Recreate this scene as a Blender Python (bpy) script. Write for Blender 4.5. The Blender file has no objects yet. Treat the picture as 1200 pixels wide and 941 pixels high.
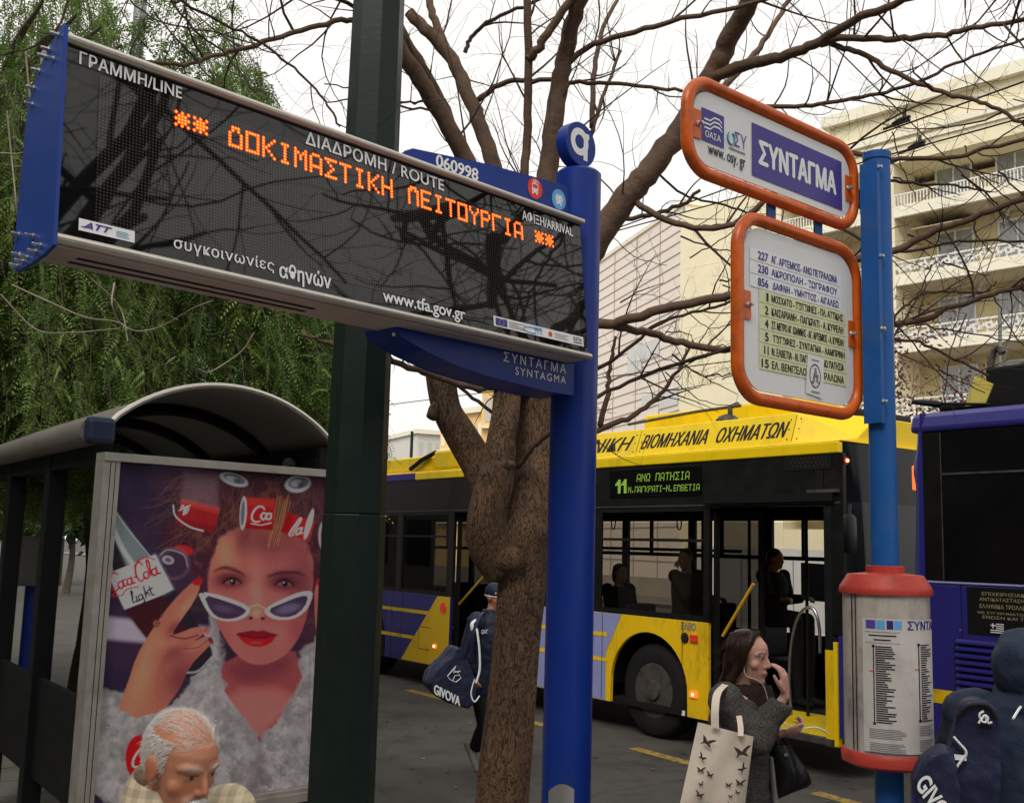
import bpy, bmesh, math, random
import numpy as np
from mathutils import Vector, Matrix
R = math.radians
SC = bpy.context.scene
COL = SC.collection
# ---------------------------------------------------------------- camera
CAMH, FPX, PITCH, ROLL = 2.0, 1242.0, R(7.8), R(1.6)
_F = np.array([0, math.cos(PITCH), math.sin(PITCH)])
_R0 = np.array([1., 0, 0]); _U0 = np.array([0, -math.sin(PITCH), math.cos(PITCH)])
CR = math.cos(ROLL)*_R0 + math.sin(ROLL)*_U0
CU = -math.sin(ROLL)*_R0 + math.cos(ROLL)*_U0
CO = np.array([0, 0, CAMH])
cd = bpy.data.cameras.new('camera'); cam = bpy.data.objects.new('camera', cd); COL.objects.link(cam)
cd.sensor_width = 36; cd.lens = 36*FPX/1200; cd.clip_end = 2000; cd.clip_start = 0.05
mw = Matrix.Identity(4)
for i in range(3):
    mw[i][0] = CR[i]; mw[i][1] = CU[i]; mw[i][2] = -_F[i]; mw[i][3] = CO[i]
cam.matrix_world = mw
SC.camera = cam
# ---------------------------------------------------------------- light
SUN_EL, SUN_AZ = R(46), R(205)        # azimuth measured from +Y towards +X
w = bpy.data.worlds.new('World'); SC.world = w; w.use_nodes = True
nt = w.node_tree; nt.nodes.clear()
sky = nt.nodes.new('ShaderNodeTexSky'); sky.sky_type = 'NISHITA'; sky.sun_disc = False
sky.sun_elevation = SUN_EL; sky.sun_rotation = SUN_AZ; sky.air_density = 1.0; sky.dust_density = 5.0
hs = nt.nodes.new('ShaderNodeHueSaturation'); hs.inputs['Saturation'].default_value = 0.06; hs.inputs['Value'].default_value = 1.0
mx = nt.nodes.new('ShaderNodeMix'); mx.data_type = 'RGBA'; mx.inputs[0].default_value = 0.6
mx.inputs[7].default_value = (12.3, 11.9, 11.3, 1)
tc = nt.nodes.new('ShaderNodeTexCoord'); nz = nt.nodes.new('ShaderNodeTexNoise'); nz.inputs['Scale'].default_value = 2.2; nz.inputs['Detail'].default_value = 4
mr = nt.nodes.new('ShaderNodeMapRange'); mr.inputs[3].default_value = 0.86; mr.inputs[4].default_value = 1.12
mu = nt.nodes.new('ShaderNodeVectorMath'); mu.operation = 'SCALE'
bg = nt.nodes.new('ShaderNodeBackground'); bg.inputs['Strength'].default_value = 0.11
ow = nt.nodes.new('ShaderNodeOutputWorld')
L = nt.links.new
L(sky.outputs[0], hs.inputs['Color']); L(hs.outputs[0], mx.inputs[6])
L(tc.outputs['Generated'], nz.inputs['Vector']); L(nz.outputs[0], mr.inputs[0]); L(mx.outputs[2], mu.inputs[0]); L(mr.outputs[0], mu.inputs['Scale'])
L(mu.outputs[0], bg.inputs['Color']); L(bg.outputs[0], ow.inputs['Surface'])
sd = bpy.data.lights.new('sun', 'SUN'); sd.energy = 1.2; sd.angle = R(30); sd.color = (1, .95, .88)
so = bpy.data.objects.new('sun', sd); COL.objects.link(so)
_sd = Vector((math.sin(SUN_AZ)*math.cos(SUN_EL), math.cos(SUN_AZ)*math.cos(SUN_EL), math.sin(SUN_EL)))
so.rotation_euler = _sd.to_track_quat('Z', 'Y').to_euler()
SC.view_settings.view_transform = 'Standard'; SC.view_settings.look = 'None'
SC.view_settings.exposure = 0.2; SC.view_settings.gamma = 1
SC.cycles.max_bounces = 6; SC.cycles.transparent_max_bounces = 16
SC.cycles.use_denoising = True
# ---------------------------------------------------------------- pixel -> place
def ray(x, y): return _F*FPX + CR*(x-600) - CU*(y-470.5)
def P(x, y, Y):
    d = ray(x, y); return CO + d*(Y/d[1])
def Pz(x, y, z):
    d = ray(x, y); return CO + d*((z-CAMH)/d[2])
class Frame:
    """vertical plane: origin (X,Y), horizontal direction u; n points away from the camera side"""
    def __init__(s, o, u):
        s.o = np.array([o[0], o[1], 0.]); u = np.array([u[0], u[1], 0.]); s.u = u/np.linalg.norm(u)
        n = np.array([-s.u[1], s.u[0], 0.])
        if n @ s.o < 0: n = -n
        s.n = n; s.v = np.array([0, 0, 1.])
    def uv(s, x, y, off=0.):
        d = ray(x, y); t = ((s.o + s.n*off - CO) @ s.n)/(d @ s.n); q = CO + d*t - s.o
        return q @ s.u, q[2]
    def at(s, u, z, off=0.): return s.o + s.u*u + np.array([0, 0, z]) + s.n*off
def thru(p, q): return Frame(p[:2], (q[0]-p[0], q[1]-p[1]))
# ---------------------------------------------------------------- objects
def tag(o, label=None, cat=None, group=None, kind=None):
    if label: o['label'] = label
    if cat: o['category'] = cat
    if group: o['group'] = group
    if kind: o['kind'] = kind
    return o
def thing(name, label, cat, loc=(0, 0, 0), group=None):
    o = bpy.data.objects.new(name, None); COL.objects.link(o); o.location = loc; o.empty_display_size = .1
    return tag(o, label, cat, group)
class MB:
    def __init__(s): s.v = []; s.f = []; s.m = []; s.mats = []; s.sm = []
    def mi(s, mat):
        if mat not in s.mats: s.mats.append(mat)
        return s.mats.index(mat)
    def add(s, vs, fs, mat, smooth=False):
        b = len(s.v); s.v.extend([tuple(map(float, p)) for p in vs]); k = s.mi(mat)
        for f in fs: s.f.append([b+i for i in f]); s.m.append(k); s.sm.append(smooth)
    def hexa(s, c, mat):      # 8 corners: bottom 4 ccw, top 4
        s.add(c, [(0,3,2,1),(4,5,6,7),(0,1,5,4),(1,2,6,5),(2,3,7,6),(3,0,4,7)], mat)
    def box(s, lo, hi, mat):
        (a,b,c),(d,e,f) = lo, hi
        s.hexa([(a,b,c),(d,b,c),(d,e,c),(a,e,c),(a,b,f),(d,b,f),(d,e,f),(a,e,f)], mat)
    def fbox(s, F, u0, u1, z0, z1, o0, o1, mat):
        s.hexa([F.at(u0,z0,o0),F.at(u1,z0,o0),F.at(u1,z0,o1),F.at(u0,z0,o1),F.at(u0,z1,o0),F.at(u1,z1,o0),F.at(u1,z1,o1),F.at(u0,z1,o1)], mat)
    def fquad(s, F, u0, u1, z0, z1, off, mat):
        s.add([F.at(u0,z0,off),F.at(u1,z0,off),F.at(u1,z1,off),F.at(u0,z1,off)], [(0,1,2,3)], mat)
    def fpoly(s, F, pts, off, mat, off2=None):
        n = len(pts); vs = [F.at(u,z,off) for u,z in pts]
        if off2 is None: s.add(vs, [tuple(range(n))], mat)
        else:
            vs += [F.at(u,z,off2) for u,z in pts]
            s.add(vs, [tuple(range(n)), tuple(range(2*n-1,n-1,-1))]+[(i,(i+1)%n,n+(i+1)%n,n+i) for i in range(n)], mat)
    def loft(s, rings, mat, cap=True, closed=True, smooth=True):
        n = len(rings[0]); vs = [p for r in rings for p in r]; fs = []
        for i in range(len(rings)-1):
            for j in range(n if closed else n-1):
                k = (j+1) % n; fs.append((i*n+j, i*n+k, (i+1)*n+k, (i+1)*n+j))
        if cap and closed: fs.append(tuple(range(n))[::-1]); fs.append(tuple(range((len(rings)-1)*n, len(rings)*n)))
        s.add(vs, fs, mat, smooth)
    def tube(s, pts, rad, mat, n=8, cap=True, closed=False, flat=1.0):
        pts = [np.array(p, float) for p in pts]; m = len(pts)
        if np.isscalar(rad): rad = [rad]*m
        rings = []; prev = None
        for i in range(m):
            a = pts[i-1] if (i > 0 or closed) else pts[i]; b = pts[(i+1) % m] if (i < m-1 or closed) else pts[i]
            t = b-a; t = t/(np.linalg.norm(t)+1e-12)
            if prev is None:
                h = np.array([0, 0, 1.]) if abs(t[2]) < .9 else np.array([1., 0, 0]); x = np.cross(t, h)
            else: x = prev-t*(prev @ t)
            x = x/(np.linalg.norm(x)+1e-12); prev = x; y = np.cross(t, x)
            rings.append([pts[i]+rad[i]*(math.cos(2*math.pi*j/n)*x+flat*math.sin(2*math.pi*j/n)*y) for j in range(n)])
        if closed:
            vs = [p for r in rings for p in r]; fs = []
            for i in range(m):
                i2 = (i+1) % m
                for j in range(n): k = (j+1) % n; fs.append((i*n+j, i*n+k, i2*n+k, i2*n+j))
            s.add(vs, fs, mat, True)
        else: s.loft(rings, mat, cap)
    def revolve(s, base, prof, mat, n=32, axis=None, smooth=True, cap=True):
        """prof: list of (r, h) along axis (default +Z)"""
        ax = np.array(axis if axis is not None else (0, 0, 1.), float); ax /= np.linalg.norm(ax)
        h = np.array([0, 0, 1.]) if abs(ax[2]) < .9 else np.array([1., 0, 0]); x = np.cross(h, ax); x /= np.linalg.norm(x); y = np.cross(ax, x)
        base = np.array(base, float)
        rings = [[base+ax*hh+r*(math.cos(2*math.pi*j/n)*x+math.sin(2*math.pi*j/n)*y) for j in range(n)] for r, hh in prof]
        s.loft(rings, mat, cap, smooth=smooth)
    def ell(s, c, r, mat, n=12, m=8, M=None):
        c = np.array(c, float); rings = []
        for i in range(m+1):
            th = math.pi*i/m; rr = max(math.sin(th), 1e-3); ring = []
            for j in range(n):
                ph = 2*math.pi*j/n; q = np.array([r[0]*rr*math.cos(ph), r[1]*rr*math.sin(ph), -r[2]*math.cos(th)])
                if M is not None: q = M @ q
                ring.append(c+q)
            rings.append(ring)
        s.loft(rings, mat, True)
    def text(s, F, body, u0, z0, wid, hgt, off, mat, bold=0.0, shear=0., spacing=1.0, thick=0.0, flip=1, slope=0.):
        vs, fs = glyphs(body, 0., shear, spacing)
        a = vs.min(0); b = vs.max(0); q = (vs-a)/(b-a+1e-9)
        k = bold*1.35*hgt; sh_ = [(0, 0)] if bold <= 0 else [(-k, 0), (k, 0), (0, k*.7), (0, -k*.7), (0, 0)]
        for i, (dx, dy) in enumerate(sh_): s.add([F.at(u0+flip*x*wid+dx, z0+y*hgt+slope*x*wid+dy, off-.00012*i) for x, y in q[:, :2]], fs, mat)
    def build(s, name, parent=None, smooth_angle=40, bevel=0, label=None):
        me = bpy.data.meshes.new(name)
        v = np.array(s.v, float).reshape(-1, 3)
        if parent is not None:
            o = np.array(world_loc(parent)); v = v-o
        elif len(v):
            o = np.array([(v[:,0].min()+v[:,0].max())/2, (v[:,1].min()+v[:,1].max())/2, v[:,2].min()]); v = v-o
        me.from_pydata(v.tolist(), [], s.f)
        for m in s.mats: me.materials.append(m)
        me.polygons.foreach_set('material_index', s.m)
        me.polygons.foreach_set('use_smooth', s.sm)
        me.update()
        if any(s.sm): me.set_sharp_from_angle(angle=R(smooth_angle))
        ob = bpy.data.objects.new(name, me); COL.objects.link(ob)
        if parent is not None: ob.parent = parent
        else: ob.location = o
        if bevel:
            b = ob.modifiers.new('bevel', 'BEVEL'); b.width = bevel; b.segments = 2; b.limit_method = 'ANGLE'; b.angle_limit = R(50)
        if label: ob['label'] = label
        return ob
def world_loc(o):
    p = Vector((0, 0, 0))
    while o is not None: p = p+o.location; o = o.parent
    return p
_gc = {}
def glyphs(body, bold=0., shear=0., spacing=1.):
    k = (body, bold, shear, spacing)
    if k in _gc: return _gc[k]
    c = bpy.data.curves.new('t', 'FONT'); c.body = body; c.offset = bold; c.shear = shear; c.space_character = spacing; c.resolution_u = 8
    o = bpy.data.objects.new('t', c); COL.objects.link(o)
    bpy.context.view_layer.update()
    me = bpy.data.meshes.new_from_object(o.evaluated_get(bpy.context.evaluated_depsgraph_get()))
    vs = np.array([v.co[:] for v in me.vertices]); fs = [tuple(p.vertices) for p in me.polygons]
    bpy.data.objects.remove(o); bpy.data.curves.remove(c); bpy.data.meshes.remove(me)
    _gc[k] = (vs, fs); return vs, fs
# ---------------------------------------------------------------- materials
def mat(name, col, rough=.5, metal=0., var=.12, vscale=6., bump=0., bscale=40., spec=.26, coat=0., emit=None, estr=1., dirt=None, dscale=3., damt=.5, stretch=None, sheen=0., dlo=.5, dhi=.68):
    m = bpy.data.materials.new(name); m.use_nodes = True; t = m.node_tree; b = t.nodes['Principled BSDF']; l = t.links.new
    b.inputs['Roughness'].default_value = rough; b.inputs['Metallic'].default_value = metal; b.inputs['Specular IOR Level'].default_value = spec
    b.inputs['Coat Weight'].default_value = coat; b.inputs['Coat Roughness'].default_value = .06
    if sheen: b.inputs['Sheen Weight'].default_value = sheen
    c4 = tuple(col)+(1,)
    b.inputs['Base Color'].default_value = c4
    tc = t.nodes.new('ShaderNodeTexCoord'); vec = tc.outputs['Object']
    if stretch:
        mp = t.nodes.new('ShaderNodeMapping'); mp.inputs['Scale'].default_value = stretch; l(vec, mp.inputs['Vector']); vec = mp.outputs[0]
    if var:
        n = t.nodes.new('ShaderNodeTexNoise'); n.inputs['Scale'].default_value = vscale; n.inputs['Detail'].default_value = 8; n.inputs['Roughness'].default_value = .65
        l(vec, n.inputs['Vector'])
        r = t.nodes.new('ShaderNodeMapRange'); r.inputs[1].default_value = .25; r.inputs[2].default_value = .75
        r.inputs[3].default_value = 1-var; r.inputs[4].default_value = 1+var; l(n.outputs[0], r.inputs[0])
        x = t.nodes.new('ShaderNodeVectorMath'); x.operation = 'SCALE'; x.inputs[0].default_value = col; l(r.outputs[0], x.inputs['Scale'])
        src = x.outputs[0]
        if dirt is not None:
            n2 = t.nodes.new('ShaderNodeTexNoise'); n2.inputs['Scale'].default_value = dscale; n2.inputs['Detail'].default_value = 10; n2.inputs['Roughness'].default_value = .7
            l(vec, n2.inputs['Vector'])
            r2 = t.nodes.new('ShaderNodeMapRange'); r2.inputs[1].default_value = dlo; r2.inputs[2].default_value = dhi; r2.inputs[3].default_value = 0; r2.inputs[4].default_value = damt; l(n2.outputs[0], r2.inputs[0])
            mx = t.nodes.new('ShaderNodeMix'); mx.data_type = 'RGBA'; l(r2.outputs[0], mx.inputs[0]); l(src, mx.inputs[6]); mx.inputs[7].default_value = tuple(dirt)+(1,)
            src = mx.outputs[2]
        l(src, b.inputs['Base Color'])
        rr = t.nodes.new('ShaderNodeMapRange'); rr.inputs[1].default_value = .3; rr.inputs[2].default_value = .7; rr.inputs[3].default_value = max(0, rough-.08); rr.inputs[4].default_value = min(1, rough+.12)
        l(n.outputs[0], rr.inputs[0]); l(rr.outputs[0], b.inputs['Roughness'])
    if bump:
        n3 = t.nodes.new('ShaderNodeTexNoise'); n3.inputs['Scale'].default_value = bscale; n3.inputs['Detail'].default_value = 6; l(vec, n3.inputs['Vector'])
        bp = t.nodes.new('ShaderNodeBump'); bp.inputs['Strength'].default_value = bump; bp.inputs['Distance'].default_value = .02; l(n3.outputs[0], bp.inputs['Height']); l(bp.outputs[0], b.inputs['Normal'])
    if emit is not None:
        b.inputs['Emission Color'].default_value = tuple(emit)+(1,); b.inputs['Emission Strength'].default_value = estr
    return m
def glassmat(name, tint=(.6,.6,.6), spec=1.5, rough=.02):
    m = bpy.data.materials.new(name); m.use_nodes = True; t = m.node_tree; t.nodes.clear(); l = t.links.new
    o = t.nodes.new('ShaderNodeOutputMaterial'); a = t.nodes.new('ShaderNodeBsdfTransparent'); a.inputs[0].default_value = tuple(tint)+(1,)
    g = t.nodes.new('ShaderNodeBsdfGlossy'); g.inputs['Roughness'].default_value = rough; g.inputs[0].default_value = (1,1,1,1)
    ge = t.nodes.new('ShaderNodeNewGeometry'); dp = t.nodes.new('ShaderNodeVectorMath'); dp.operation = 'DOT_PRODUCT'; l(ge.outputs['Incoming'], dp.inputs[0]); l(ge.outputs['Normal'], dp.inputs[1])
    def mth(op, a, c=None):
        q = t.nodes.new('ShaderNodeMath'); q.operation = op
        for i, v in enumerate((a, c)):
            if v is None: continue
            if isinstance(v, (int, float)): q.inputs[i].default_value = v
            else: l(v, q.inputs[i])
        return q.outputs[0]
    f0 = ((spec-1)/(spec+1))**2; cs = mth('ABSOLUTE', dp.outputs['Value']); fr = mth('ADD', mth('MULTIPLY', mth('POWER', mth('SUBTRACT', 1.0, cs), 5.0), 1-f0), f0); x = t.nodes.new('ShaderNodeMixShader')
    l(fr, x.inputs[0]); l(a.outputs[0], x.inputs[1]); l(g.outputs[0], x.inputs[2]); l(x.outputs[0], o.inputs[0]); return m
def vcolmat(name, rough=.4, coat=0., spec=.5, bump=0., bscale=60., sss=0., noise=0., nscale=120.):
    m = bpy.data.materials.new(name); m.use_nodes = True; t = m.node_tree; b = t.nodes['Principled BSDF']; l = t.links.new
    a = t.nodes.new('ShaderNodeAttribute'); a.attribute_name = 'Col'; src = a.outputs['Color']
    if noise:
        tc = t.nodes.new('ShaderNodeTexCoord'); n = t.nodes.new('ShaderNodeTexNoise'); n.inputs['Scale'].default_value = nscale; n.inputs['Detail'].default_value = 6; l(tc.outputs['Object'], n.inputs['Vector'])
        r = t.nodes.new('ShaderNodeMapRange'); r.inputs[1].default_value = .3; r.inputs[2].default_value = .7; r.inputs[3].default_value = 1-noise; r.inputs[4].default_value = 1+noise; l(n.outputs[0], r.inputs[0])
        x = t.nodes.new('ShaderNodeVectorMath'); x.operation = 'SCALE'; l(src, x.inputs[0]); l(r.outputs[0], x.inputs['Scale']); src = x.outputs[0]
    l(src, b.inputs['Base Color']); b.inputs['Roughness'].default_value = rough; b.inputs['Coat Weight'].default_value = coat; b.inputs['Coat Roughness'].default_value = .03; b.inputs['Specular IOR Level'].default_value = spec
    if sss:
        b.inputs['Subsurface Weight'].default_value = sss; b.inputs['Subsurface Radius'].default_value = (.01, .004, .002); b.inputs['Subsurface Scale'].default_value = .6
    if bump:
        tc = t.nodes.new('ShaderNodeTexCoord'); n3 = t.nodes.new('ShaderNodeTexNoise'); n3.inputs['Scale'].default_value = bscale; n3.inputs['Detail'].default_value = 6; l(tc.outputs['Object'], n3.inputs['Vector'])
        bp = t.nodes.new('ShaderNodeBump'); bp.inputs['Strength'].default_value = bump; bp.inputs['Distance'].default_value = .01; l(n3.outputs[0], bp.inputs['Height']); l(bp.outputs[0], b.inputs['Normal'])
    return m
def setcol(me, cols):
    ca = me.color_attributes.new('Col', 'FLOAT_COLOR', 'POINT'); c = np.ones((len(me.vertices), 4), np.float32); c[:, :3] = cols; ca.data.foreach_set('color', c.ravel())
M = {}
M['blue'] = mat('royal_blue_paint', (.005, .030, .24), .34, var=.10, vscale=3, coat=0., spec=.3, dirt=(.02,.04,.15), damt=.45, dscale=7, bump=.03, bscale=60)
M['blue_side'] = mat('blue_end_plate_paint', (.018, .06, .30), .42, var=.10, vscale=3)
M['alu'] = mat('anodised_aluminium', (.62, .58, .51), .38, .75, var=.06, vscale=20, stretch=(1,1,1))
M['alu_warm'] = mat('aluminium_underside', (.55, .45, .40), .45, .3, var=.18, vscale=4)  # warm tint put into the colour for light bounced off the ground
M['steel'] = mat('stainless_steel', (.6, .6, .6), .25, .95, var=.05)
M['bolt'] = mat('bolt_steel', (.5, .5, .5), .3, .9, var=.1)
M['white'] = mat('white_vinyl', (.84, .84, .84), .45, var=.04)
M['offwhite'] = mat('off_white_print', (.80, .81, .83), .4, var=.05)
M['black'] = mat('matt_black', (.007, .007, .0075), .55, var=.1, spec=.2)
M['dark'] = mat('dark_interior', (.010, .0095, .0095), .7, var=.15, spec=.2)
M['blackgloss'] = mat('black_gloss_panel', (.005, .005, .006), .16, var=.05, spec=.22)
M['slot'] = mat('slot_dark', (.02, .012, .01), .7, var=.1)
M['orange'] = mat('orange_tube_paint', (.64, .11, .006), .34, var=.10, vscale=14, coat=.05, spec=.4, dirt=(.26,.06,.012), damt=.75, dscale=16, bump=.08, bscale=30)
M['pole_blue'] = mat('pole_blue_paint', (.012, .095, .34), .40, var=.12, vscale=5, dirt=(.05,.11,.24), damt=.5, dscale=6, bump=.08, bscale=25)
M['navy_print'] = mat('indigo_print', (.058, .045, .26), .35, var=.05)
M['purple_print'] = mat('violet_print', (.09, .07, .33), .35, var=.06)
M['cyan'] = mat('cyan_print', (.04, .3, .42), .4, var=.05)
M['skyblue'] = mat('sky_blue_print', (.12, .38, .72), .4, var=.05)
M['red'] = mat('signal_red_print', (.72, .05, .03), .4, var=.05)
M['ink'] = mat('black_ink', (.015, .014, .02), .45, var=.05)
M['grey_ink'] = mat('grey_ink', (.2, .2, .21), .5, var=.1)
M['blue_ink'] = mat('navy_ink', (.03, .03, .17), .45, var=.05)
M['lime'] = mat('pale_green_strip', (.68, .70, .42), .45, var=.05)
M['paper'] = mat('paper', (.74, .74, .74), .55, var=.05, vscale=3)
M['plate'] = mat('sign_plate', (.74, .75, .75), .36, var=.05, vscale=3)
M['red_cap'] = mat('red_cap_paint', (.46, .05, .035), .42, var=.14, vscale=9, dirt=(.18,.04,.03), damt=.6, dscale=12, bump=.1)
M['drum'] = mat('dirty_perspex_drum', (.46, .42, .37), .3, var=.16, vscale=6, dirt=(.09,.08,.07), damt=.85, dscale=5, stretch=(1,1,.45), coat=.15)
M['green'] = mat('dark_green_paint', (.006, .016, .0115), .45, var=.18, vscale=3, dirt=(.013,.022,.018), damt=.6, dscale=2.5, bump=.05, spec=.3)
M['led'] = mat('amber_led', (.8,.2,.02), .4, var=0, emit=(1, .035, .002), estr=1.7)  # red outer disc drawn as the glow around each dot's core
M['ledc'] = mat('amber_led_core', (.8,.4,.1), .4, var=0, emit=(1, .19, .012), estr=3.0)
M['led_green'] = mat('green_led', (.2,.4,.05), .4, var=0, emit=(.36, .52, .06), estr=.30)
M['yellow'] = mat('bus_yellow', (.86, .60, .006), .36, var=.06, vscale=1.5, coat=0., spec=.3, dirt=(.50,.34,.02), damt=.5, dscale=2.6, stretch=(1,1,.35))
M['yellow_d'] = mat('bus_yellow_lower', (.86, .54, .008), .36, var=.08, vscale=1.5, coat=0., spec=.35, dirt=(.20,.125,.02), damt=.6, dscale=3, stretch=(1,1,.4))
M['lav'] = mat('bus_lavender', (.28, .30, .56), .35, var=.06, vscale=2, coat=.2)
M['bus_blue'] = mat('bus_indigo', (.026, .024, .20), .36, var=.10, vscale=1.2, coat=.12, spec=.3, dirt=(.03,.025,.12), damt=.4, dscale=1.5)
M['bus_black'] = mat('bus_black', (.007, .007, .007), .4, var=.25, vscale=2, dirt=(.016,.015,.014), damt=.6, dscale=4, spec=.22)
M['rubber'] = mat('tyre_rubber', (.011, .0105, .010), .75, var=.3, vscale=9, bump=.3, bscale=60)
M['rim'] = mat('dirty_rim', (.09, .08, .072), .55, .35, var=.35, vscale=14, dirt=(.03,.025,.02), damt=.8, dscale=9)
M['glass'] = glassmat('bus_glass', (.38,.355,.32), 1.4)
M['glass_dark'] = glassmat('bus_glass_tinted', (.10,.095,.09), 1.3)
M['amber'] = mat('amber_lamp', (.8,.12,.02), .2, var=0, emit=(1,.18,.04), estr=1.1)
M['amberdim'] = mat('red_lamp_lens', (.35,.02,.015), .2, var=0, emit=(.6,.04,.02), estr=.35)
M['hot'] = mat('lamp_filament', (1,.5,.2), .2, var=0, emit=(1,.55,.2), estr=6)
M['handrail'] = mat('yellow_handrail', (.62,.36,.02), .35, var=.08)
# ================================================================ SETTING
RD = np.array([-.589, .808, 0]); RD /= np.linalg.norm(RD)        # along the road, away to the left
NQ = np.array([RD[1], -RD[0], 0])                                  # across the road, away from the stop
def rn(s, n, z=0.): return RD*s + NQ*n + np.array([0, 0, z])
KERB = 3.5
def asphalt():
    m = mat('asphalt', (.066, .061, .054), .85, var=.3, vscale=.9, dirt=(.024,.022,.020), dscale=1.9, damt=.85, dlo=.5, dhi=.72)
    t = m.node_tree; b = t.nodes['Principled BSDF']; l = t.links.new
    tc = t.nodes.new('ShaderNodeTexCoord'); n = t.nodes.new('ShaderNodeTexNoise'); n.inputs['Scale'].default_value = 110; n.inputs['Detail'].default_value = 3; l(tc.outputs['Object'], n.inputs['Vector'])
    src = b.inputs['Base Color'].links[0].from_socket
    r = t.nodes.new('ShaderNodeMapRange'); r.inputs[1].default_value = .3; r.inputs[2].default_value = .7; r.inputs[3].default_value = .35; r.inputs[4].default_value = 1.8; l(n.outputs[0], r.inputs[0])
    x = t.nodes.new('ShaderNodeVectorMath'); x.operation = 'SCALE'; l(src, x.inputs[0]); l(r.outputs[0], x.inputs['Scale'])
    v = t.nodes.new('ShaderNodeTexVoronoi'); v.feature = 'DISTANCE_TO_EDGE'; v.inputs['Scale'].default_value = .55
    nn = t.nodes.new('ShaderNodeTexNoise'); nn.inputs['Scale'].default_value = 1.2; nn.inputs['Detail'].default_value = 6; l(tc.outputs['Object'], nn.inputs['Vector'])
    av = t.nodes.new('ShaderNodeMix'); av.data_type = 'RGBA'; av.inputs[0].default_value = .35; l(tc.outputs['Object'], av.inputs[6]); l(nn.outputs['Color'], av.inputs[7]); l(av.outputs[2], v.inputs['Vector'])
    lt = t.nodes.new('ShaderNodeMapRange'); lt.inputs[1].default_value = 0; lt.inputs[2].default_value = .012; lt.inputs[3].default_value = .78; lt.inputs[4].default_value = 1; l(v.outputs['Distance'], lt.inputs[0])
    y = t.nodes.new('ShaderNodeVectorMath'); y.operation = 'SCALE'; l(x.outputs[0], y.inputs[0]); l(lt.outputs[0], y.inputs['Scale']); l(y.outputs[0], b.inputs['Base Color'])
    bp = t.nodes.new('ShaderNodeBump'); bp.inputs['Strength'].default_value = .35; bp.inputs['Distance'].default_value = .006; l(n.outputs[0], bp.inputs['Height']); l(bp.outputs[0], b.inputs['Normal'])
    return m
M['asphalt'] = asphalt()
def paving():
    m = mat('paving_slabs', (.20, .185, .165), .8, var=.2, vscale=1.2, dirt=(.09,.085,.075), dscale=2.2, damt=.8, bump=.15, bscale=30)
    t = m.node_tree; b = t.nodes['Principled BSDF']; l = t.links.new; src = b.inputs['Base Color'].links[0].from_socket
    tc = t.nodes.new('ShaderNodeTexCoord'); mp = t.nodes.new('ShaderNodeMapping'); mp.inputs['Rotation'].default_value = (0, 0, math.atan2(RD[1], RD[0])); mp.vector_type = 'TEXTURE'
    br = t.nodes.new('ShaderNodeTexBrick'); br.inputs['Scale'].default_value = 1; br.inputs['Brick Width'].default_value = .5; br.inputs['Row Height'].default_value = .5; br.inputs['Mortar Size'].default_value = .012
    br.inputs['Color1'].default_value = (1,1,1,1); br.inputs['Color2'].default_value = (.8,.8,.8,1); br.inputs['Mortar'].default_value = (.4,.4,.4,1); l(tc.outputs['Object'], mp.inputs[0]); l(mp.outputs[0], br.inputs[0])
    x = t.nodes.new('ShaderNodeVectorMath'); x.operation = 'MULTIPLY'; l(src, x.inputs[0]); l(br.outputs[0], x.inputs[1]); l(x.outputs[0], b.inputs['Base Color']); return m
M['paving'] = paving()
M['kerbstone'] = mat('kerbstone', (.30, .285, .26), .8, var=.2, vscale=5, dirt=(.12,.11,.10), dscale=4, bump=.2)
M['roadpaint'] = mat('worn_yellow_road_paint', (.42, .27, .045), .7, var=.2, vscale=8, dirt=(.085,.078,.065), dscale=14, damt=.95, dlo=.44, dhi=.6)
def structure(mb, name): return tag(mb.build(name), kind='structure')
b = MB(); b.add([(-400,-400,0),(400,-400,0),(400,400,0),(-400,400,0)], [(0,1,2,3)], M['asphalt']); structure(b, 'road')
b = MB(); b.hexa([rn(-40,-40,-.1), rn(-40,KERB-.18,-.1), rn(90,KERB-.18,-.1), rn(90,-40,-.1), rn(-40,-40,.13), rn(-40,KERB-.18,.13), rn(90,KERB-.18,.13), rn(90,-40,.13)], M['paving']); structure(b, 'pavement')
b = MB()
for i in range(-30, 70):
    s0, s1 = i*1.0+.005, i*1.0+.995
    b.hexa([rn(s0,KERB-.178,-.1), rn(s0,KERB,-.1), rn(s1,KERB,-.1), rn(s1,KERB-.178,-.1), rn(s0,KERB-.178,.135), rn(s0,KERB-.01,.132), rn(s1,KERB-.01,.132), rn(s1,KERB-.178,.135)], M['kerbstone'])
structure(b, 'kerb')
b = MB(); b.hexa([rn(-60,27,-.1), rn(-60,70,-.1), rn(120,70,-.1), rn(120,27,-.1), rn(-60,27,.13), rn(-60,70,.13), rn(120,70,.13), rn(120,27,.13)], M['paving']); structure(b, 'far_pavement')
b = MB()
for (xa, ya), (xb, yb) in (((478,808),(528,821)), ((742,876),(812,895)), ((955,928),(1020,946)), ((608,842),(640,850)), ((330,770),(372,781))):
    p, q = Pz(xa, ya, .004), Pz(xb, yb, .004); d = (q-p); d[2] = 0; d /= np.linalg.norm(d); c = np.array([-d[1], d[0], 0])*.075
    b.add([p-c, q-c, q+c, p+c], [(0,1,2,3)], M['roadpaint'])
structure(b, 'road_markings')
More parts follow.
